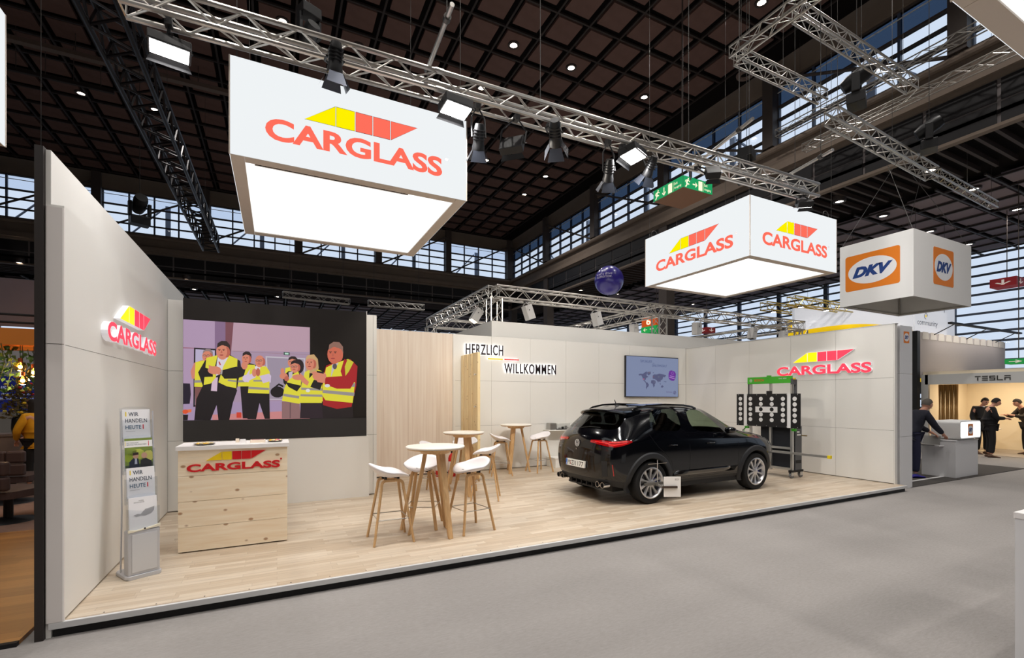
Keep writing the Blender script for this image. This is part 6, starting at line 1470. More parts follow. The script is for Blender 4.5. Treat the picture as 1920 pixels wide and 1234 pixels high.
for nm, bx_ in (('front_fabric', (-hx, hx, -hy, -hy + .01, 0, h_)), ('side_fabric', (-hx, -hx + .01, -hy + .01, hy, 0, h_)), ('back_fabric', (-hx + .01, hx, hy - .01, hy, 0, h_)), ('side_fabric', (hx - .01, hx, -hy + .01, hy - .01, 0, h_))): MB().box(*bx_).build(nm, M_FAB, cu)
MB().box(-hx + .02, hx - .02, -hy + .02, hy - .02, .5, .52).build('inner_sheet', M_FABI, cu)
for sx in (-1, 1):
    for sy in (-1, 1):
        MB().tube((sx * (hx - .03), sy * (hy - .03), 0.02), (sx * (hx - .03), sy * (hy - .03), h_), .02, 8).build('frame_tube', MATS['truss_alu'], cu)
        MB().tube((sx * (hx - .03), sy * (hy - .03), h_), (-.6 if sx < 0 else .6, -.1 * sy, 3.45), .006, 5).build('sling_wire', M_WIRE, cu)
for a, b in (((-hx + .03, -hy + .03), (hx - .03, -hy + .03)), ((-hx + .03, hy - .03), (hx - .03, hy - .03)), ((-hx + .03, -hy + .03), (-hx + .03, hy - .03)), ((hx - .03, -hy + .03), (hx - .03, hy - .03))): MB().tube((a[0], a[1], .03), (b[0], b[1], .03), .02, 8).build('frame_tube', MATS['truss_alu'], cu)
oval_logo(cu, face_mx(-hx, 0, 0), -.06, .78, 1.14, .86); oval_logo(cu, face_y(0, -hy, 0), -.02, .80, .98, .86)
pi_ = thing('white_pillar', 'white pillar with a small orange sign at the end of the booth side wall', 'pillar', (10.79, 4.74, 0))
for z0, z1 in ((0, 1.0), (1.0, 2.2), (2.2, 3.12)): MB().box(-.22, .22, -.08, .08, z0 + .002, z1 - .002).build('panel', mat('pillar_white', (222, 222, 224), 0.5), pi_)
MB().box(-.26, -.22, -.03, .06, 0, 3.1).build('grey_edge', mat('pillar_grey', (150, 150, 152), 0.5), pi_); oval_logo(pi_, face_y(0, -.08, 0), .0, 2.9, .2, .22, .002)
MB().box(10.5, 10.54, 4.9, 9.5, 0, 3.05).build('wall_neighbour_right', M_PANEL)['kind'] = 'structure'
ct_ = thing('info_counter', 'white box counter beside the pillar on the dark carpet', 'counter', (13.58, 5.05, 0))
MB().box(-.53, .53, -.3, .3, .012, .8).build('body', MATS['pillar_white'], ct_, bevel=.004); MB().box(-.54, .54, -.31, .31, .8, .82).build('top', MATS['pillar_white'], ct_, bevel=.004); MB().box(-.75, -.53, -.1, .3, .68, .7).build('side_shelf', MATS['pillar_white'], ct_)
lt = thing('lit_sign_box', 'rounded white sign box with glowing front and orange sign on the counter', 'sign', (13.6, 4.98, .82))
MB().prism(rrect(-.49, .49, .03, .42, .06, 5), frame((0, -.28, 0), (1, 0, 0), (0, 0, 1)), -.5, 0).build('shell', mat('shell_white', (228, 228, 226), 0.4), lt); MB().prism(rrect(-.47, .47, .05, .40, .05, 5), frame((0, -.281, 0), (1, 0, 0), (0, 0, 1)), 0, .004).build('glowing_front', glow('sign_front', (250, 252, 255), 1.4, False), lt)
oval_logo(lt, face_y(0, -.285, 0), -.02, .22, .24, .26, .002); MB().box(-.4, .4, -.2, .2, 0, .032).build('foot', M_PANEL, lt)
lp = thing('laptop', 'open silver laptop on the counter in front of the man in navy', 'laptop', (12.86, 5.15, .7)); MB().box(-.1, .12, -.15, .15, 0, .018).build('keyboard', MATS['brushed_silver'], lp)
MB().add([(.12, -.15, .018), (.12, .15, .018), (.18, .15, .2), (.18, -.15, .2), (.128, -.15, .018), (.128, .15, .018), (.188, .15, .2), (.188, -.15, .2)], [(0, 1, 2, 3), (7, 6, 5, 4), (0, 3, 7, 4), (1, 5, 6, 2), (3, 2, 6, 7), (0, 4, 5, 1)]).build('lid', MATS['brushed_silver'], lp)
sh_ = thing('plastic_chair', 'white plastic chair standing beside the white pillar', 'chair', (11.75, 5.02, .012), .3)
MB().prism(rrect(-.2, .2, .42, .88, .06), frame((0, 0, 0), (1, 0, 0), (0, .18, 1)), -.012, .012).build('backrest', M_SHELL, sh_); MB().box(-.2, .2, .0, .42, .42, .445).build('seat', M_SHELL, sh_, bevel=.01)
for x in (-.17, .17):
    for y in (.04, .38): MB().tube((x, y, 0), (x * .9, y * .9 + .02, .43), .012, 6).build('leg', M_CHROME, sh_)
ra = math.atan2(-.4478, .894)
person('man in navy suit and blue shoes leaning over the white counter', (12.4, 5.27, .012), ra * 1.1, pose(waist=(.06, 0, 1.1), chest=(.17, 0, 1.33), neck=(.26, 0, 1.46), head=(.33, 0, 1.55), shl=(.17, .19, 1.38), ell=(.30, .24, 1.12), wrl=(.54, .16, .97), shr=(.17, -.19, 1.38), elr=(.32, -.23, 1.12), wrr=(.56, -.13, .95), face=(1, 0, -.25), knl=(.02, .11, .5), anl=(-.12, .12, .09)), M_NAVY, M_JEANS, M_SHBLUE, M_HGREY, M_SHIRT)

# ---------------------------------------------------------------- car maker's stand with the cream interior
XT = 19.0
M_CREAM = mat('cream_wall', (236, 222, 196), 0.7)
w = thing('wall_cream_stand', None, None, (0, 0, 0)); struct(w, 'cream lit stand with a grey header and lettering')
MB().box(XT, XT + .12, 3.6, 7.7, 2.18, 2.5).build('header', mat('header_grey', (196, 196, 194), 0.6), w); MB().box(XT, XT + .12, 7.62, 7.8, 0, 2.5).build('side_post', MATS['header_grey'], w)
MB().box(XT + 3, XT + 3.1, 3.6, 7.8, 0, 2.6).build('back_wall', M_CREAM, w); MB().box(XT + .12, XT + 3, 7.7, 7.8, 0, 2.6).build('side_wall', M_CREAM, w); MB().box(XT + .12, XT + 3, 3.6, 7.7, 2.5, 2.6).build('stand_ceiling', M_CREAM, w)
MB().box(XT + 2.2, XT + 2.35, 5.0, 5.6, 0, 2.5).build('grey_pier', mat('pier_grey', (130, 122, 112), 0.7), w); MB().box(XT + .3, XT + 3, 3.6, 7.7, 0.0, .01).build('stand_floor', mat('stand_floor', (150, 140, 130), 0.6), w)
for k in range(9): MB().lathe([(.03, 0), (.045, .05), (.03, .1), (.045, .15)], 8, Matrix.Translation((XT + .35 + .02 * (k % 2), 7.45 - k * .055, 0)) @ Matrix.Diagonal((1, .7, 14.5, 1))).build('curtain_fold', mat('curtain_gold', (150, 112, 60), 0.8), w)
ltp = area_light('stand_lamp', (XT + 1.5, 5.7, 2.48), (XT + 1.5, 5.7, 0), 90, 1.6, (1, .82, .58), None, 2.6)
tl = thing('stand_letters', 'dark letters on the grey header of the cream stand', 'lettering', (XT, 0, 0)); Mt_ = face_mx(-.001, 0, 0)
g0, g1 = on_x(1828, 714.5, XT), on_x(1898, 713.5, XT); x0 = -g0.y; LW = g0.y - g1.y; lw = LW / 5 * .8; zb = 2.265; lh = .14; bt = .022
def bars(k, polys):
    e = MB()
    for p in polys: e.prism([(x0 + k * LW / 5 + a * lw, zb + b * lh) for a, b in p], Mt_, 0, .01)
    e.build('letter', mat('letter_charcoal', (52, 50, 48), 0.6), tl)
R_ = lambda a, b, c, d: [(a, c), (b, c), (b, d), (a, d)]
bars(0, [R_(0, 1, .82, 1), R_(.4, .6, 0, .7)]); bars(1, [R_(0, 1, .82, 1), R_(0, 1, .41, .59), R_(0, 1, 0, .18)]); bars(2, [R_(0, 1, .82, 1), R_(0, .2, .41, .82), R_(0, 1, .41, .59), R_(.8, 1, .18, .41), R_(0, 1, 0, .18)]); bars(3, [R_(0, .2, 0, 1), R_(.2, 1, 0, .18)]); bars(4, [R_(0, 1, .82, 1), R_(0, .18, 0, .6), R_(.82, 1, 0, .6), R_(.18, .82, .42, .6)])
gw = thing('wall_grey_fabric', None, None, (0, 0, 0)); struct(gw, 'grey fabric wall with painted scallops of light along its top above the cream stand')
MB().box(XT - .05, 25.6, 7.82, 7.9, 2.4, 3.92).build('fabric', mat('grey_fabric', (196, 188, 186), 0.9, noise=.05, nscale=60), gw)
for k in range(12): MB().prism([(XT + .1 + k * .54, 3.7), (XT + .55 + k * .54, 3.7), (XT + .5 + k * .54, 3.94), (XT + .15 + k * .54, 3.94)], face_y(0, 7.82, 0), .001, .012).build('painted_light_scallop', mat('painted_light_scallop', (232, 226, 218), 0.8), gw)  # pools of lamp light painted as pale patches on the fabric
MB().box(XT - .25, XT - .06, 7.8, 7.95, 0, 3.95).build('black_post', M_BLACK, gw)
person('man in black jacket and brown shoes standing before the cream stand', (18.75, 6.05, 0), -1.0, pose(head=(.12, 0, 1.58), wrr=(.3, -.1, 1.15), elr=(.08, -.26, 1.16), wrl=(.3, .1, 1.15), ell=(.08, .26, 1.16), face=(1, 0, -.3)), M_JBLACK, M_JBLACK, M_SHBROWN, M_HDARK)
person('man in black jacket half hidden between the two other visitors', (19.55, 6.5, .01), -2.2, pose(head=(.12, 0, 1.58), face=(1, 0, -.3)), M_JBLACK, M_JBLACK, M_SHBROWN, M_HDARK, M_SHIRT)
person('man in dark olive jacket bending beside the white chair', (20.55, 5.75, .01), 2.4, pose(chest=(.12, 0, 1.33), neck=(.2, 0, 1.46), head=(.27, 0, 1.55), shl=(.1, .2, 1.38), shr=(.1, -.2, 1.38), elr=(.28, -.25, 1.15), wrr=(.48, -.15, 1.2), ell=(.28, .25, 1.15), wrl=(.48, .15, 1.2), face=(1, 0, -.4)), M_BROWNJ, M_JBLACK, M_SHBROWN, M_HDARK)
c2 = copy_tree(sh_); c2.location = (20.25, 4.95, .01); c2.rotation_euler.z = -1.2; c2['label'] = 'white plastic chair beside the man in the olive jacket'
tb_ = thing('side_table', 'small white table in the cream stand between the visitors', 'table', (20.7, 6.75, .01)); MB().lathe([(.0001, .72), (.32, .72), (.33, .74), (.0001, .74)], 24).build('top', M_LAM, tb_, True); MB().tube((0, 0, .02), (0, 0, .72), .03, 10).build('leg', M_CHROME, tb_); MB().lathe([(.0001, 0), (.2, 0), (.18, .02), (.0001, .025)], 20).build('foot', M_CHROME, tb_, True)

lb_ = thing('light_bar', 'thin black light bar washing the grey fabric wall', 'lamp', (22.3, 7.25, 4.15)); MB().box(-2.8, 2.8, -.05, .05, 0, .06).build('bar', M_BLACK, lb_)
for k in range(3): MB().tube((-2.4 + 2.4 * k, 0, .03), (-2.4 + 2.4 * k, .62, -.3), .015, 6).build('bracket', M_BLACK, lb_)
area_light('wall_wash', (0, 0, -.01), (0, .5, -1), 22, 5.4, (1, .93, .86), lb_, .06)
# ---------------------------------------------------------------- white and yellow arch stand
ar = thing('wall_arch_stand', None, None, (0, 0, 0)); struct(ar, 'curved white fascia over a bright yellow arch')
pts = [on_y(1490, 600, 11.9), on_y(1790, 600, 9.6)]; ZA = lambda p, py: CAMZ + (HOR - py) / F_PX * (p - CC).dot(FW)
wm = MB(); N = 24; vs_ = []
for k in range(N + 1):
    u = k / N; p = pts[0].lerp(pts[1], u); bul = -.8 * math.sin(PI * u); B_ = Vector((p.x, p.y + bul, 0)); zt_ = ZA(B_, 578)
    zl = ZA(B_, 622 - 15 * math.sin(PI * min(1, max(0, u) * 1.6)) if u < .62 else 630)
    vs_ += [(p.x, p.y + bul, zl), (p.x, p.y + bul, zt_), (p.x, p.y + bul + .1, zl), (p.x, p.y + bul + .1, zt_)]
wm.add(vs_, [(4 * k, 4 * k + 4, 4 * k + 5, 4 * k + 1) for k in range(N)] + [(4 * k + 2, 4 * k + 3, 4 * k + 7, 4 * k + 6) for k in range(N)] + [(4 * k, 4 * k + 2, 4 * k + 6, 4 * k + 4) for k in range(N)] + [(4 * k + 1, 4 * k + 5, 4 * k + 7, 4 * k + 3) for k in range(N)] + [(0, 1, 3, 2), (4 * N, 4 * N + 2, 4 * N + 3, 4 * N + 1)])
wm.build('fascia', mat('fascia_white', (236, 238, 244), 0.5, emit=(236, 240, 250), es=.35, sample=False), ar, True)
ym = MB(); vs_ = []
for k in range(N + 1):
    u = k / N; p = pts[0].lerp(pts[1], u); bul = -.8 * math.sin(PI * u) + .3; vs_ += [(p.x, p.y + bul, 2.2), (p.x, p.y + bul, ZA(Vector((p.x, p.y + bul, 0)), 600))]
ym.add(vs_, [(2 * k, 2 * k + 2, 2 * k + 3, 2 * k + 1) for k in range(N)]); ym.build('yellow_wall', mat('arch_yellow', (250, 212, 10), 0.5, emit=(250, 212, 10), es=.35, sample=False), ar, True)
q = on_y(1712, 640, 9.0); MB().box(q.x, q.x + .9, 9.0, 9.1, 2.4, 3.4).build('yellow_banner', MATS['arch_yellow'], ar)
MB().box(q.x, q.x + 1.1, 8.95, 9.05, 1.9, 2.35).build('black_panel', M_BLACK, ar)
cs_ = thing('ring_sign', 'white sign with a small ring emblem above the arch stand', 'sign', (0, 8.6, 0)); a, b = on_y(1716, 618, 8.6), on_y(1775, 592, 8.6)
MB().box(a.x, b.x, 0, .06, a.z - .1, b.z + .1).build('board', MATS['fascia_white'], cs_); e = MB(); a2, b2_ = on_y(1720, 611, 8.6), on_y(1758, 604, 8.6); add_text(e, 'community', face_y(0, -.002, 0), a2.x, a2.z, b2_.x - a2.x, b2_.z - a2.z, 0); e.build('lettering', mat('grey_print', (110, 110, 120), 0.6), cs_)
MB().tube((a.x + .1, .03, b.z), (a.x + .1, .03, AW), .008, 5).build('hanging_wire', M_WIRE, cs_); MB().tube((b.x - .1, .03, b.z), (b.x - .1, .03, AW), .008, 5).build('hanging_wire', M_WIRE, cs_)
c_ = on_y(1736, 593, 8.6); e = MB(); e.sheet(disc_poly(c_.x, c_.z, .05, 14), face_y(0, -.003, 0), 0); e.build('yellow_dot', MATS['arch_yellow'], cs_); MB().path([(c_.x + .11 * math.cos(k * .4), -.004, c_.z + .11 * math.sin(k * .4)) for k in range(13)], .008, 5).build('ring', MATS['grey_print'], cs_)
tr_ = truss_thing('gold lit truss above the yellow arch', (17.3, 12.2, 5.4), (22.5, 12.2, 5.4), .3, mat('truss_gold', (200, 176, 90), 0.35, 0.8), wires=(.2, .8)); truss_thing('gold lit truss in front of the yellow arch', (17.0, 10.9, 5.35), (22.0, 10.9, 5.35), .3, MATS['truss_gold'], wires=(.2, .8))
for k, x in enumerate((17.6, 19.2, 20.8)):
    for y in (10.9, 12.2):
        t = thing('cob_lamp', 'bright round lamp under the gold truss', 'lamp', (x + .3 * (y > 11), y, 5.22 if y > 11 else 5.17), 0, 'bright lamps of the arch stand'); MB().lathe([(.0001, .03), (.11, .03), (.13, 0), (.09, -.02)], 16, cap=False).build('housing', M_LAMPB, t, True); MB().lathe([(.0001, -.021), (.09, -.02)], 16, cap=False).build('lens', M_FLOOD, t); MB().tube((0, 0, .02), (0, 0, .06), .03, 8).build('clamp', M_LAMPB, t)
# white plinth at the aisle
pt = thing('white_plinth', 'plain white display plinth beside the aisle', 'plinth', (4.96, .45, 0)); MB().box(-.72, .72, -.8, .8, 0, .96).build('body', MATS['pillar_white'], pt); MB().box(-.725, .725, -.805, .805, .96, 1.0).build('top', M_LAM, pt, bevel=.003); MB().box(-.78, -.66, .55, .80, 0, .02).build('silver_foot', MATS['brushed_silver'], pt)

# ---------------------------------------------------------------- signs, balloon and moving lamps up in the hall
ex = thing('exit_sign', 'hanging green exit sign box with running man beside the truss', 'exit sign', on_z(1281, 330, 7.4)); M_EXG = mat('exit_green', (20, 150, 90), 0.4, emit=(20, 160, 96), es=.6, sample=False); M_EXW = mat('exit_cream', (250, 240, 210), 0.4, emit=(250, 238, 205), es=.8, sample=False)
MB().box(0, 1.05, 0, 1.05, -.28, .02).build('housing', mat('exit_housing', (120, 84, 60), 0.7), ex)
def runner(M, s, right):
    e = MB(); W = s
    for p in ([(.06, .03), (.1, .02), (.15, .1), (.2, .09), (.21, .12), (.14, .135), (.1, .08)], [(.1, .1), (.14, .12), (.17, .2), (.13, .21), (.09, .13)], [(.13, .2), (.17, .2), (.22, .16), (.235, .18), (.17, .225), (.08, .2), (.06, .15), (.08, .145), (.1, .185)], disc_poly(.175, .243, .022, 10)): e.sheet(p, M, .004)
    if right:
        for p in ([(.33, .12), (.45, .12), (.45, .15), (.33, .15)], [(.44, .07), (.5, .135), (.44, .2), (.42, .19), (.46, .135), (.42, .08)]): e.sheet(p, M, .004)
    else:
        for p in ([(.375, .1), (.405, .1), (.405, .25), (.375, .25)], [(.39, .03), (.46, .11), (.44, .13), (.39, .075), (.34, .13), (.32, .11)]): e.sheet(p, M, .004)
    e.sheet([(.54, .02), (.68, .02), (.68, .26), (.54, .26)], M, .004); e.sheet([(.715, .02), (.722, .02), (.722, .26), (.715, .26)], M, .004)
    add_text(e, 'Exit', M, .75, .16, .12, .07, .004); add_text(e, 'Ausgang', M, .75, .04, .24, .08, .004); return e
for M, rt in ((frame((-.002, 1.05, -.28), (0, -1, 0), (0, 0, 1)), False), (frame((0, -.002, -.28), (1, 0, 0), (0, 0, 1)), True)):
    MB().sheet([(0, 0), (1.05, 0), (1.05, .3), (0, .3)], M, .002).build('green_face', M_EXG, ex); runner(M, 1, rt).build('pictogram', M_EXW, ex)['kind'] = 'stuff'
MB().tube((.52, .52, .02), (.52, .52, CW - ex.location.z), .02, 8).build('suspension_rod', M_STEEL, ex)
ba = thing('balloon', 'large dark blue balloon with white words floating over the stands', 'balloon', on_y(1142, 526, 12.8)); MB().ball((0, 0, 0), .49, 32, 20).build('envelope', mat('balloon_blue', (48, 38, 130), 0.3, coat=.5), ba, True)
e = MB(); dv_ = (CC - ba.location).normalized(); Mx = frame((0, 0, 0), Vector((0, 0, 1)).cross(dv_), (0, 0, 1))
for wd, y_, w_ in (('Let\u00b4s drive', .09, .5), ('tomorrow.', -.01, .5)):
    vs_, fs = text_mesh(wd, 0, 0, False, 2); P = []
    for a_, b_, c_ in vs_: u, v = -.4 + a_ * w_, y_ + b_ * .085; P.append(Mx @ Vector((u, v, math.sqrt(max(0, .494 ** 2 - u * u - v * v)))))
    e.add(P, fs)
e.build('lettering', mat('balloon_print', (210, 205, 230), 0.5), ba); MB().tube((0, 0, -.49), (0, 0, -ba.location.z + 3.552), .004, 5).build('tether', M_WIRE, ba); MB().lathe([(.03, -.5), (.012, -.47)], 8, cap=False).build('neck', MATS['balloon_blue'], ba)
def sign_box(px, py, Y, w, h, rgb, label, txt=None, tc=(230, 220, 215)):
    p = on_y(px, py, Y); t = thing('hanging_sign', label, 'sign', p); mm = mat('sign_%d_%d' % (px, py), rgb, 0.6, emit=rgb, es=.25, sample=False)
    MB().box(-w / 2, w / 2, -w / 2, w / 2, -h / 2, h / 2).build('box', mm, t)
    if txt:
        for M in (face_y(0, -w / 2 - .002, 0), face_mx(-w / 2 - .002, 0, 0)): e = MB(); add_text(e, txt, M, -w * .3, -h * .3, w * .6, h * .6, .001, bold=.02); e.build('symbol', mat('symbol_pale', tc, 0.6, emit=tc, es=.3, sample=False), t)
    MB().tube((0, 0, h / 2), (0, 0, AZ + .32 - p.z), .012, 6).build('suspension_rod', M_STEEL, t)
sign_box(1325, 620, 14.6, .5, .22, (120, 22, 28), 'small dark red hanging sign above the side wall corner', '\u2193'); sign_box(1888, 531, 7.2, .7, .3, (140, 34, 42), 'small dark red hanging sign before the louvred glass wall', '\u2193')
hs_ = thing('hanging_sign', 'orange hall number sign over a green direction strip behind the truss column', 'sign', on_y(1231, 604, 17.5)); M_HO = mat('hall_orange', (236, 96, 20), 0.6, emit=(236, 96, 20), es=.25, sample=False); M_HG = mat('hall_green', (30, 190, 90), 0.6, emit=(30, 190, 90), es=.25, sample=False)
MB().box(-.5, .5, -.5, .5, -.25, .27).build('orange_box', M_HO, hs_); MB().box(-.52, .52, -.52, .52, -.55, -.25).build('green_strip', M_HG, hs_); MB().tube((0, 0, .27), (0, 0, AZ + .32 - hs_.location.z), .015, 6).build('suspension_rod', M_STEEL, hs_)
for M in (face_y(0, -.525, 0), face_mx(-.525, 0, 0)):
    e = MB(); add_text(e, '6', M, -.15, -.18, .3, .36, .001, bold=.02); e.build('number', M_EXW, hs_); e = MB(); add_text(e, '\u2190 \u2192', M, -.35, -.48, .7, .17, .001); e.build('exit_text', M_EXW, hs_)
sign_box(1910, 678, 6.2, .5, .16, (20, 150, 70), 'green exit strip over the cream stand', '\u2192')
def moving_head(px, py, z, label, s=1.0, up=True, aim=None, power=0):
    p = on_z(px, py, z) if not aim else Vector((px, py, z)); t = thing('moving_head_lamp', label, 'lamp', p, .4, 'black moving head lamps in the hall'); t.scale = (s, s, s)
    k = 1 if up else -1
    MB().box(-.17, .17, -.13, .13, -.09 * k, .09 * k).build('base', M_LAMPB, t, bevel=.01)
    for sx in (-1, 1): MB().box(sx * .17 - .03, sx * .17 + .03, -.06, .06, .09 * k, .4 * k).build('yoke_arm', M_LAMPB, t, bevel=.01)
    MB().lathe([(.0001, -.22), (.1, -.22), (.13, -.1), (.13, .12), (.11, .2), (.0001, .2)], 16, Matrix.Translation((0, 0, .38 * k)) @ Matrix.Rotation(1.1, 4, 'X')).build('head', M_LAMPB, t, True)
    MB().tube((0, 0, 0), (0, 0, (CW - p.z) / s), .006, 5).build('safety_wire', M_WIRE, t)
    if aim: o = spot_light('cube_fill_light', p, aim, power, math.radians(50), (1, .97, .93), .6, .08); o.location = p + (Vector(aim) - p).normalized() * .45 * s + Vector((0, 0, .38 * k * s))  # only for the lamp added out of view to brighten the white cube
moving_head(1606, 190, 8.0, 'black moving head lamp on the cube truss in front of the clerestory', 1.25); moving_head(1742, 275, 7.75, 'black moving head lamp further along the cube truss', 1.2); moving_head(1400, 290, 7.0, 'black moving head lamp above the truss end near the car box', 1.1, False); moving_head(7.6, 2.75, 7.6, 'black moving head lamp lighting the white cube, under the high truss frame', 1.0, False, (13.7, 5.5, 4.75), 640); moving_head(262, 415, 7.5, 'black moving head lamp beyond the tall side wall', 1.5); moving_head(580, 25, 6.6, 'black moving head lamp above the lit box over the tables', .7, False)
# ---------------------------------------------------------------- dim neighbouring stand behind the dark post
M_POST = mat('dark_post', (44, 38, 36), 0.6)
struct(MB().box(-1.537, -1.489, 4.485, 4.62, 0, 3.53).build('trim_9', M_POST), 'tall dark post at the end of the booth side wall')
fw = MB().box(-6.5, -1.62, 4.5, 8.2, 0.0, .03).build('floor_neighbour_left', plank_mat('warm_parquet', (168, 116, 62), (140, 92, 46), .12, 1.2)); struct(fw, 'warm brown wood floor of the dim stand')
MB().box(-6.5, -1.62, 4.46, 4.5, 0, .03).build('edge', M_BLACK, fw)
rg = MB().box(-7.5, -1.9, 8.2, 12.2, 0, .02).build('area_rug', mat('rug', (120, 92, 78), 0.95, noise=.1, nscale=20)); tag(rg, 'flat dull brown rug under the lounge chairs', 'rug')
M_LEATH = mat('brown_leather', (58, 40, 36), 0.6)
def lounge(x, y, rz, label):
    t = thing('lounge_chair', label, 'chair', (x, y, .02), rz, 'brown lounge chairs of the dim stand')
    MB().prism(rrect(-.36, .36, -.32, .36, .12, 5), Matrix.Identity(4), .36, .46).build('seat', M_LEATH, t, bevel=.03)
    for k in range(2):
        for j in range(3): MB().box(-.35 + j * .235, -.12 + j * .235, .3, .4, .48 + k * .2, .67 + k * .2).build('back_cushion', M_LEATH, t, bevel=.03)
    MB().tube((0, 0, .04), (0, 0, .37), .05, 10).build('column', M_BLACK, t); MB().lathe([(.0001, 0), (.3, 0), (.28, .02), (.05, .05), (.0001, .05)], 24).build('foot', M_BLACK, t, True)
lounge(-3.35, 9.0, 2.7, 'brown leather lounge chair nearest the dark post'); lounge(-4.2, 8.6, 1.2, 'brown leather lounge chair with its seat towards the wood floor'); lounge(-3.9, 10.6, 3.0, 'brown leather lounge chair in front of the flower counter')
ot = thing('wire_side_table', 'low black wire side table beside the lounge chairs', 'table', (-3.05, 9.7, .02)); m = MB()
for sx in (-.2, .2):
    for sy in (-.2, .2): MB().tube((sx, sy, 0), (sx, sy, .4), .008, 6).build('leg', M_BLACK, ot)
MB().box(-.22, .22, -.22, .22, .4, .42).build('top', mat('table_brown', (110, 72, 40), 0.5), ot); MB().path([(-.2, -.2, .008), (.2, -.2, .008), (.2, .2, .008), (-.2, .2, .008)], .008, 6, True).build('foot_frame', M_BLACK, ot)
lc = thing('flower_counter', 'grey brown counter with flowers behind the lounge chairs', 'counter', (-4.9, 13.0, 0)); MB().box(-1.2, 1.1, -.3, .3, 0, .98).build('body', mat('counter_taupe', (126, 108, 98), 0.7), lc); MB().box(-1.22, 1.12, -.32, .32, .98, 1.02).build('top', MATS['counter_taupe'], lc)
def bouquet(x, y, z):
    va = thing('flower_vase', 'dark vase with yellow and red autumn flowers on the counter', 'vase', (x, y, z)); MB().lathe([(.0001, 0), (.12, 0), (.14, .1), (.13, .3), (.1, .34)], 20).build('vase', mat('vase_dark', (30, 30, 28), 0.3), va, True)
    rn = random.Random(3); lm = MB()
    for k in range(420):
        a, r_, hh = rn.uniform(0, 6.28), rn.uniform(0, .36) ** 1.0, rn.uniform(.3, .95); p = Vector((r_ * math.cos(a) * (1.2 - hh * .6), r_ * math.sin(a), hh)); d = Vector((rn.uniform(-1, 1), rn.uniform(-1, 1), rn.uniform(-.3, 1))).normalized(); s = d.orthogonal().normalized() * .02; lm.add([p, p + d * .04 + s, p + d * .09, p + d * .04 - s], [(0, 1, 2, 3)])
    o = lm.build('foliage', mat('autumn_leaf', (84, 70, 34), 0.8), va); o['kind'] = 'stuff'
    fm = [MB().ball((0, 0, 0), .035, 8, 6, (1, 1, .7)).mesh('blossom', True, mat('blossom_%d' % k, c, 0.7)) for k, c in enumerate(((232, 190, 40), (190, 40, 36), (226, 214, 90)))]
    for k in range(34): a, hh = rn.uniform(0, 6.28), rn.uniform(.4, 1.15); r_ = rn.uniform(.05, .3) * (1.3 - hh * .5); put('blossom', fm[k % 3], va, loc=(r_ * math.cos(a), r_ * math.sin(a), hh))
    for k in range(9): a = k * .7; MB().tube((.03 * math.cos(a), .03 * math.sin(a), .2), (.16 * math.cos(a), .16 * math.sin(a), 1.0), .006, 5).build('stem', mat('stem_green', (60, 70, 34), 0.8), va)
bouquet(-4.62, 12.9, 1.02)
person('woman in yellow top standing behind the dark post by the flowers', (-4.12, 12.1, .02), 2.6, pose(wrl=(.3, .1, .95), wrr=(.32, -.08, 1.0), elr=(.1, -.26, 1.15), ell=(.1, .26, 1.15)), mat('yellow_top', (222, 158, 26), 0.8), M_JBLACK, M_BLACK, M_HDARK, None, .96, 'long')
bs_ = thing('blue_sign', 'blue and white sign wall with pale lettering behind the flowers', 'sign', (0, 15.0, 0)); a, b = on_y(-260, 775, 15.0), on_y(75, 706, 15.0)
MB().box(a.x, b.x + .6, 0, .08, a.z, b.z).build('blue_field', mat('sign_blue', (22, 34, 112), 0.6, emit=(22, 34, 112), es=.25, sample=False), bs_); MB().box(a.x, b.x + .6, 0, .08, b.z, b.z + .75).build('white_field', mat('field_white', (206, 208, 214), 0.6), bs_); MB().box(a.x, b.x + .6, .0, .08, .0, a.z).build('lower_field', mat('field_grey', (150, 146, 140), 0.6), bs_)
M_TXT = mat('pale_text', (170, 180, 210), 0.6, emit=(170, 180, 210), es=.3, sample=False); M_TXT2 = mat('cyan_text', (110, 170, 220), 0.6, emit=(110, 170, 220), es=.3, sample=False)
def btext(s, x0, y0, x1, y1, m): p, q_ = on_y(x0, y0, 15.0), on_y(x1, y1, 15.0); e = MB(); add_text(e, s, face_y(0, -.003, 0), p.x, p.z, q_.x - p.x, q_.z - p.z, 0, bold=.02); e.build('lettering', m, bs_)
btext('MENSCH', -27, 731, 34, 724, M_TXT); btext('AUTO', 35, 731, 70, 724, M_TXT2); btext('das passende Fahrzeug', 2, 742, 105, 737, M_TXT); btext('einfach bis zur', -2, 749, 72, 744, M_TXT); btext('rotec', 2, 697, 34, 690, mat('grey_word', (110, 116, 122), 0.6))
p = on_y(33, 625, 9.8); bm_ = thing('timber_beam_frame', 'orange lit timber beam frame with hanging vines', 'beam', (p.x, 9.8, 0)); M_TIM = mat('orange_timber', (196, 116, 36), 0.6)
z0, z1 = on_y(33, 648, 9.8).z, on_y(33, 617, 9.8).z
MB().box(-2.2, .9, -.1, .1, z0, z1).build('beam', M_TIM, bm_); MB().box(-2.2, .9, .9, 1.1, z0, z1).build('beam', M_TIM, bm_); MB().box(.7, .9, .1, .9, z0, z1).build('cross_beam', M_TIM, bm_); MB().box(.74, .9, -.08, .08, 0, z0).build('post', M_POST, bm_)
for zz in (z1 + .22, z1 + .1): MB().tube((-2.2, 0, zz), (.85, .02, zz), .018, 6).build('rail', M_BLACK, bm_)
MB().box(.78, .84, -.02, .02, z1, z1 + .26).build('rail_post', M_BLACK, bm_)
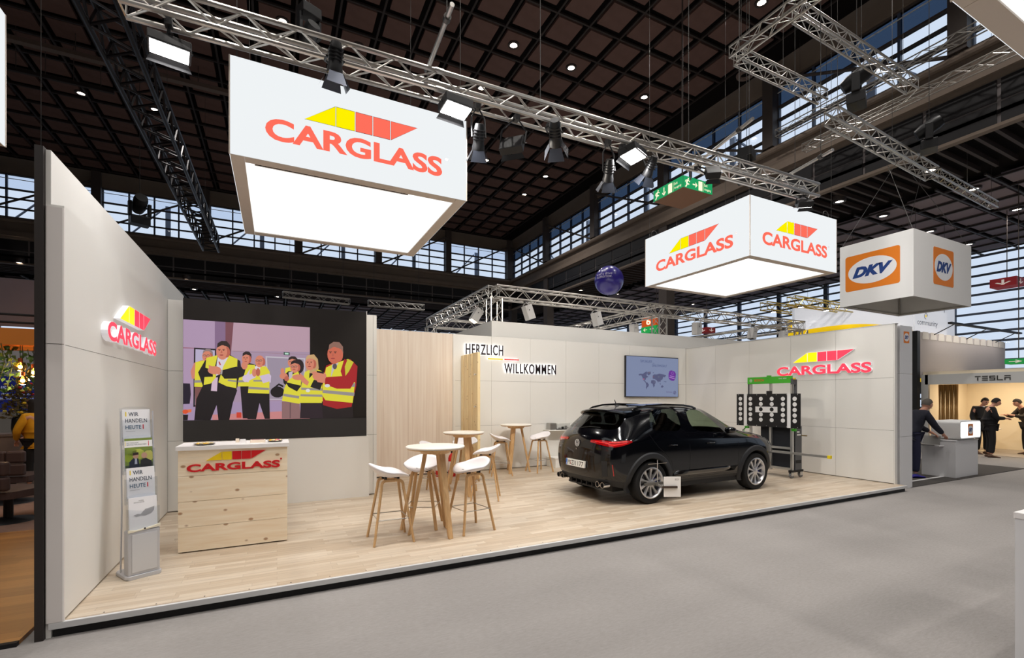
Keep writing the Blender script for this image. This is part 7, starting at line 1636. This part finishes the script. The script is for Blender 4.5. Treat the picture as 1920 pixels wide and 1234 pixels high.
gp = MB(); a, b = on_y(-200, 600, 10.4), on_y(90, 528, 10.4); o = gp.box(a.x, b.x, 10.4, 10.48, a.z, b.z).build('wall_hanging_mauve', mat('panel_mauve', (92, 82, 88), 0.8)); struct(o, 'plain mauve grey panel hanging over the dim stand')
MB().tube((b.x - .1, 10.44, b.z), (b.x - .1, 10.44, CW), .006, 5).build('hanging_wire', M_WIRE, o)
rn = random.Random(5)
for k, (px_, Y) in enumerate(((2, 9.7), (16, 9.86), (52, 10.7), (62, 10.8))):
    q_ = on_y(px_, 650, Y); v = thing('hanging_vine', 'green leafy vine hanging from the timber beam', 'vine', (q_.x, Y, z0), 0, 'vines on the timber beam'); L_ = .55 + .12 * (k % 2)
    MB().path([(0, 0, .02), (.03, .02, -L_ * .5), (-.02, 0, -L_)], .006, 5).build('stem', MATS['stem_green'], v); lf = MB().add([(0, 0, 0), (.035, .02, .01), (0, .08, 0), (-.035, .02, .01)], [(0, 1, 2, 3)]).mesh('leaf', m=mat('vine_leaf', (52, 84, 30), 0.7))
    for j in range(34): o = put('leaf', lf, v, loc=(rn.uniform(-.1, .1), rn.uniform(-.08, .08), -L_ * rn.random())); o.rotation_euler = (rn.uniform(-2.4, -.6), rn.uniform(-.6, .6), rn.uniform(0, 6.3))
M_BULB = glow('bulb_glow', (255, 200, 120), 26, False); M_BG = glass('bulb_glass', (255, 226, 170), .05)
for px_, py_, Y, w_, lb in ((38, 688, 9.75, 26, 'glowing amber glass pendant with a copper cap under the timber beam'), (42.5, 714, 9.75, 26, 'clear glowing glass pendant hanging lowest under the timber beam'), (63, 699, 9.8, 26, 'clear glowing glass pendant close to the dark post')):
    q_ = on_y(px_, py_, Y); t = thing('pendant_lamp', lb, 'lamp', q_, 0, 'glass pendant lamps'); MB().lathe([(.0001, -.07), (.06, -.055), (.082, 0), (.06, .05), (.025, .08)], 20, cap=False).build('glass_shade', M_BG, t, True); MB().ball((0, 0, .0), .028, 10, 8).build('filament', M_BULB, t, True); MB().lathe([(.026, .075), (.026, .13), (.0001, .14)], 12).build('socket', mat('copper', (150, 80, 50), 0.4, 0.7), t, True); MB().tube((0, 0, .13), (0, 0, max(.3, z0 - q_.z + .02)), .004, 5).build('cord', M_BLACK, t)
    l = bpy.data.lights.new('pendant_light', 'POINT'); l.energy = 9; l.color = (1, .7, .35); l.shadow_soft_size = .05; o = bpy.data.objects.new('pendant_light', l); COL.objects.link(o); o.parent = t; o.location = (0, 0, -.1)

# ducts under the ceiling and far trusses
for (p, q_, z, w_, h_, rgb, lb) in (((-60, 60), (520, 198), 12.9, .22, .14, (104, 90, 82), 'pale cable duct under the coffered ceiling beside the black truss'), ((-60, 112), (215, 178), 12.4, .1, .1, (40, 34, 34), 'dark pipe under the coffered ceiling beside the black truss')):
    a, b = on_z(*p, z), on_z(*q_, z); y = (a.y + b.y) / 2; t = thing('ceiling_duct', lb, 'duct', (a.x, y, z)); L_ = b.x - a.x
    MB().box(0, L_, -w_ / 2, w_ / 2, 0, h_).build('duct', mat('duct_%d' % rgb[0], rgb, 0.6), t)
    for k in range(5): MB().tube((L_ * (k + .5) / 5, 0, h_), (L_ * (k + .5) / 5, 0, CZ + .32 - z), .012, 5).build('hanger', M_STEEL, t)
for (p, q_, z, lb) in (((530, 552), (655, 566), 7.4, 'small silver truss far away under the low cross aisle'), ((690, 568), (795, 577), 7.2, 'small silver truss far away behind the white return wall')):
    a, b = on_z(*p, z), on_z(*q_, z); truss_thing(lb, a, b, .3, step=.4, r=.03, rb=.014)
    t = [o for o in COL.objects if o.get('label') == lb][0]
    for f in (.1, .9): MB().tube((b - a) * f, (b - a) * f + Vector((0, 0, (CZ if a.y < YC else AZ) + .32 - z)), .01, 5).build('hanging_wire', M_WIRE, t)
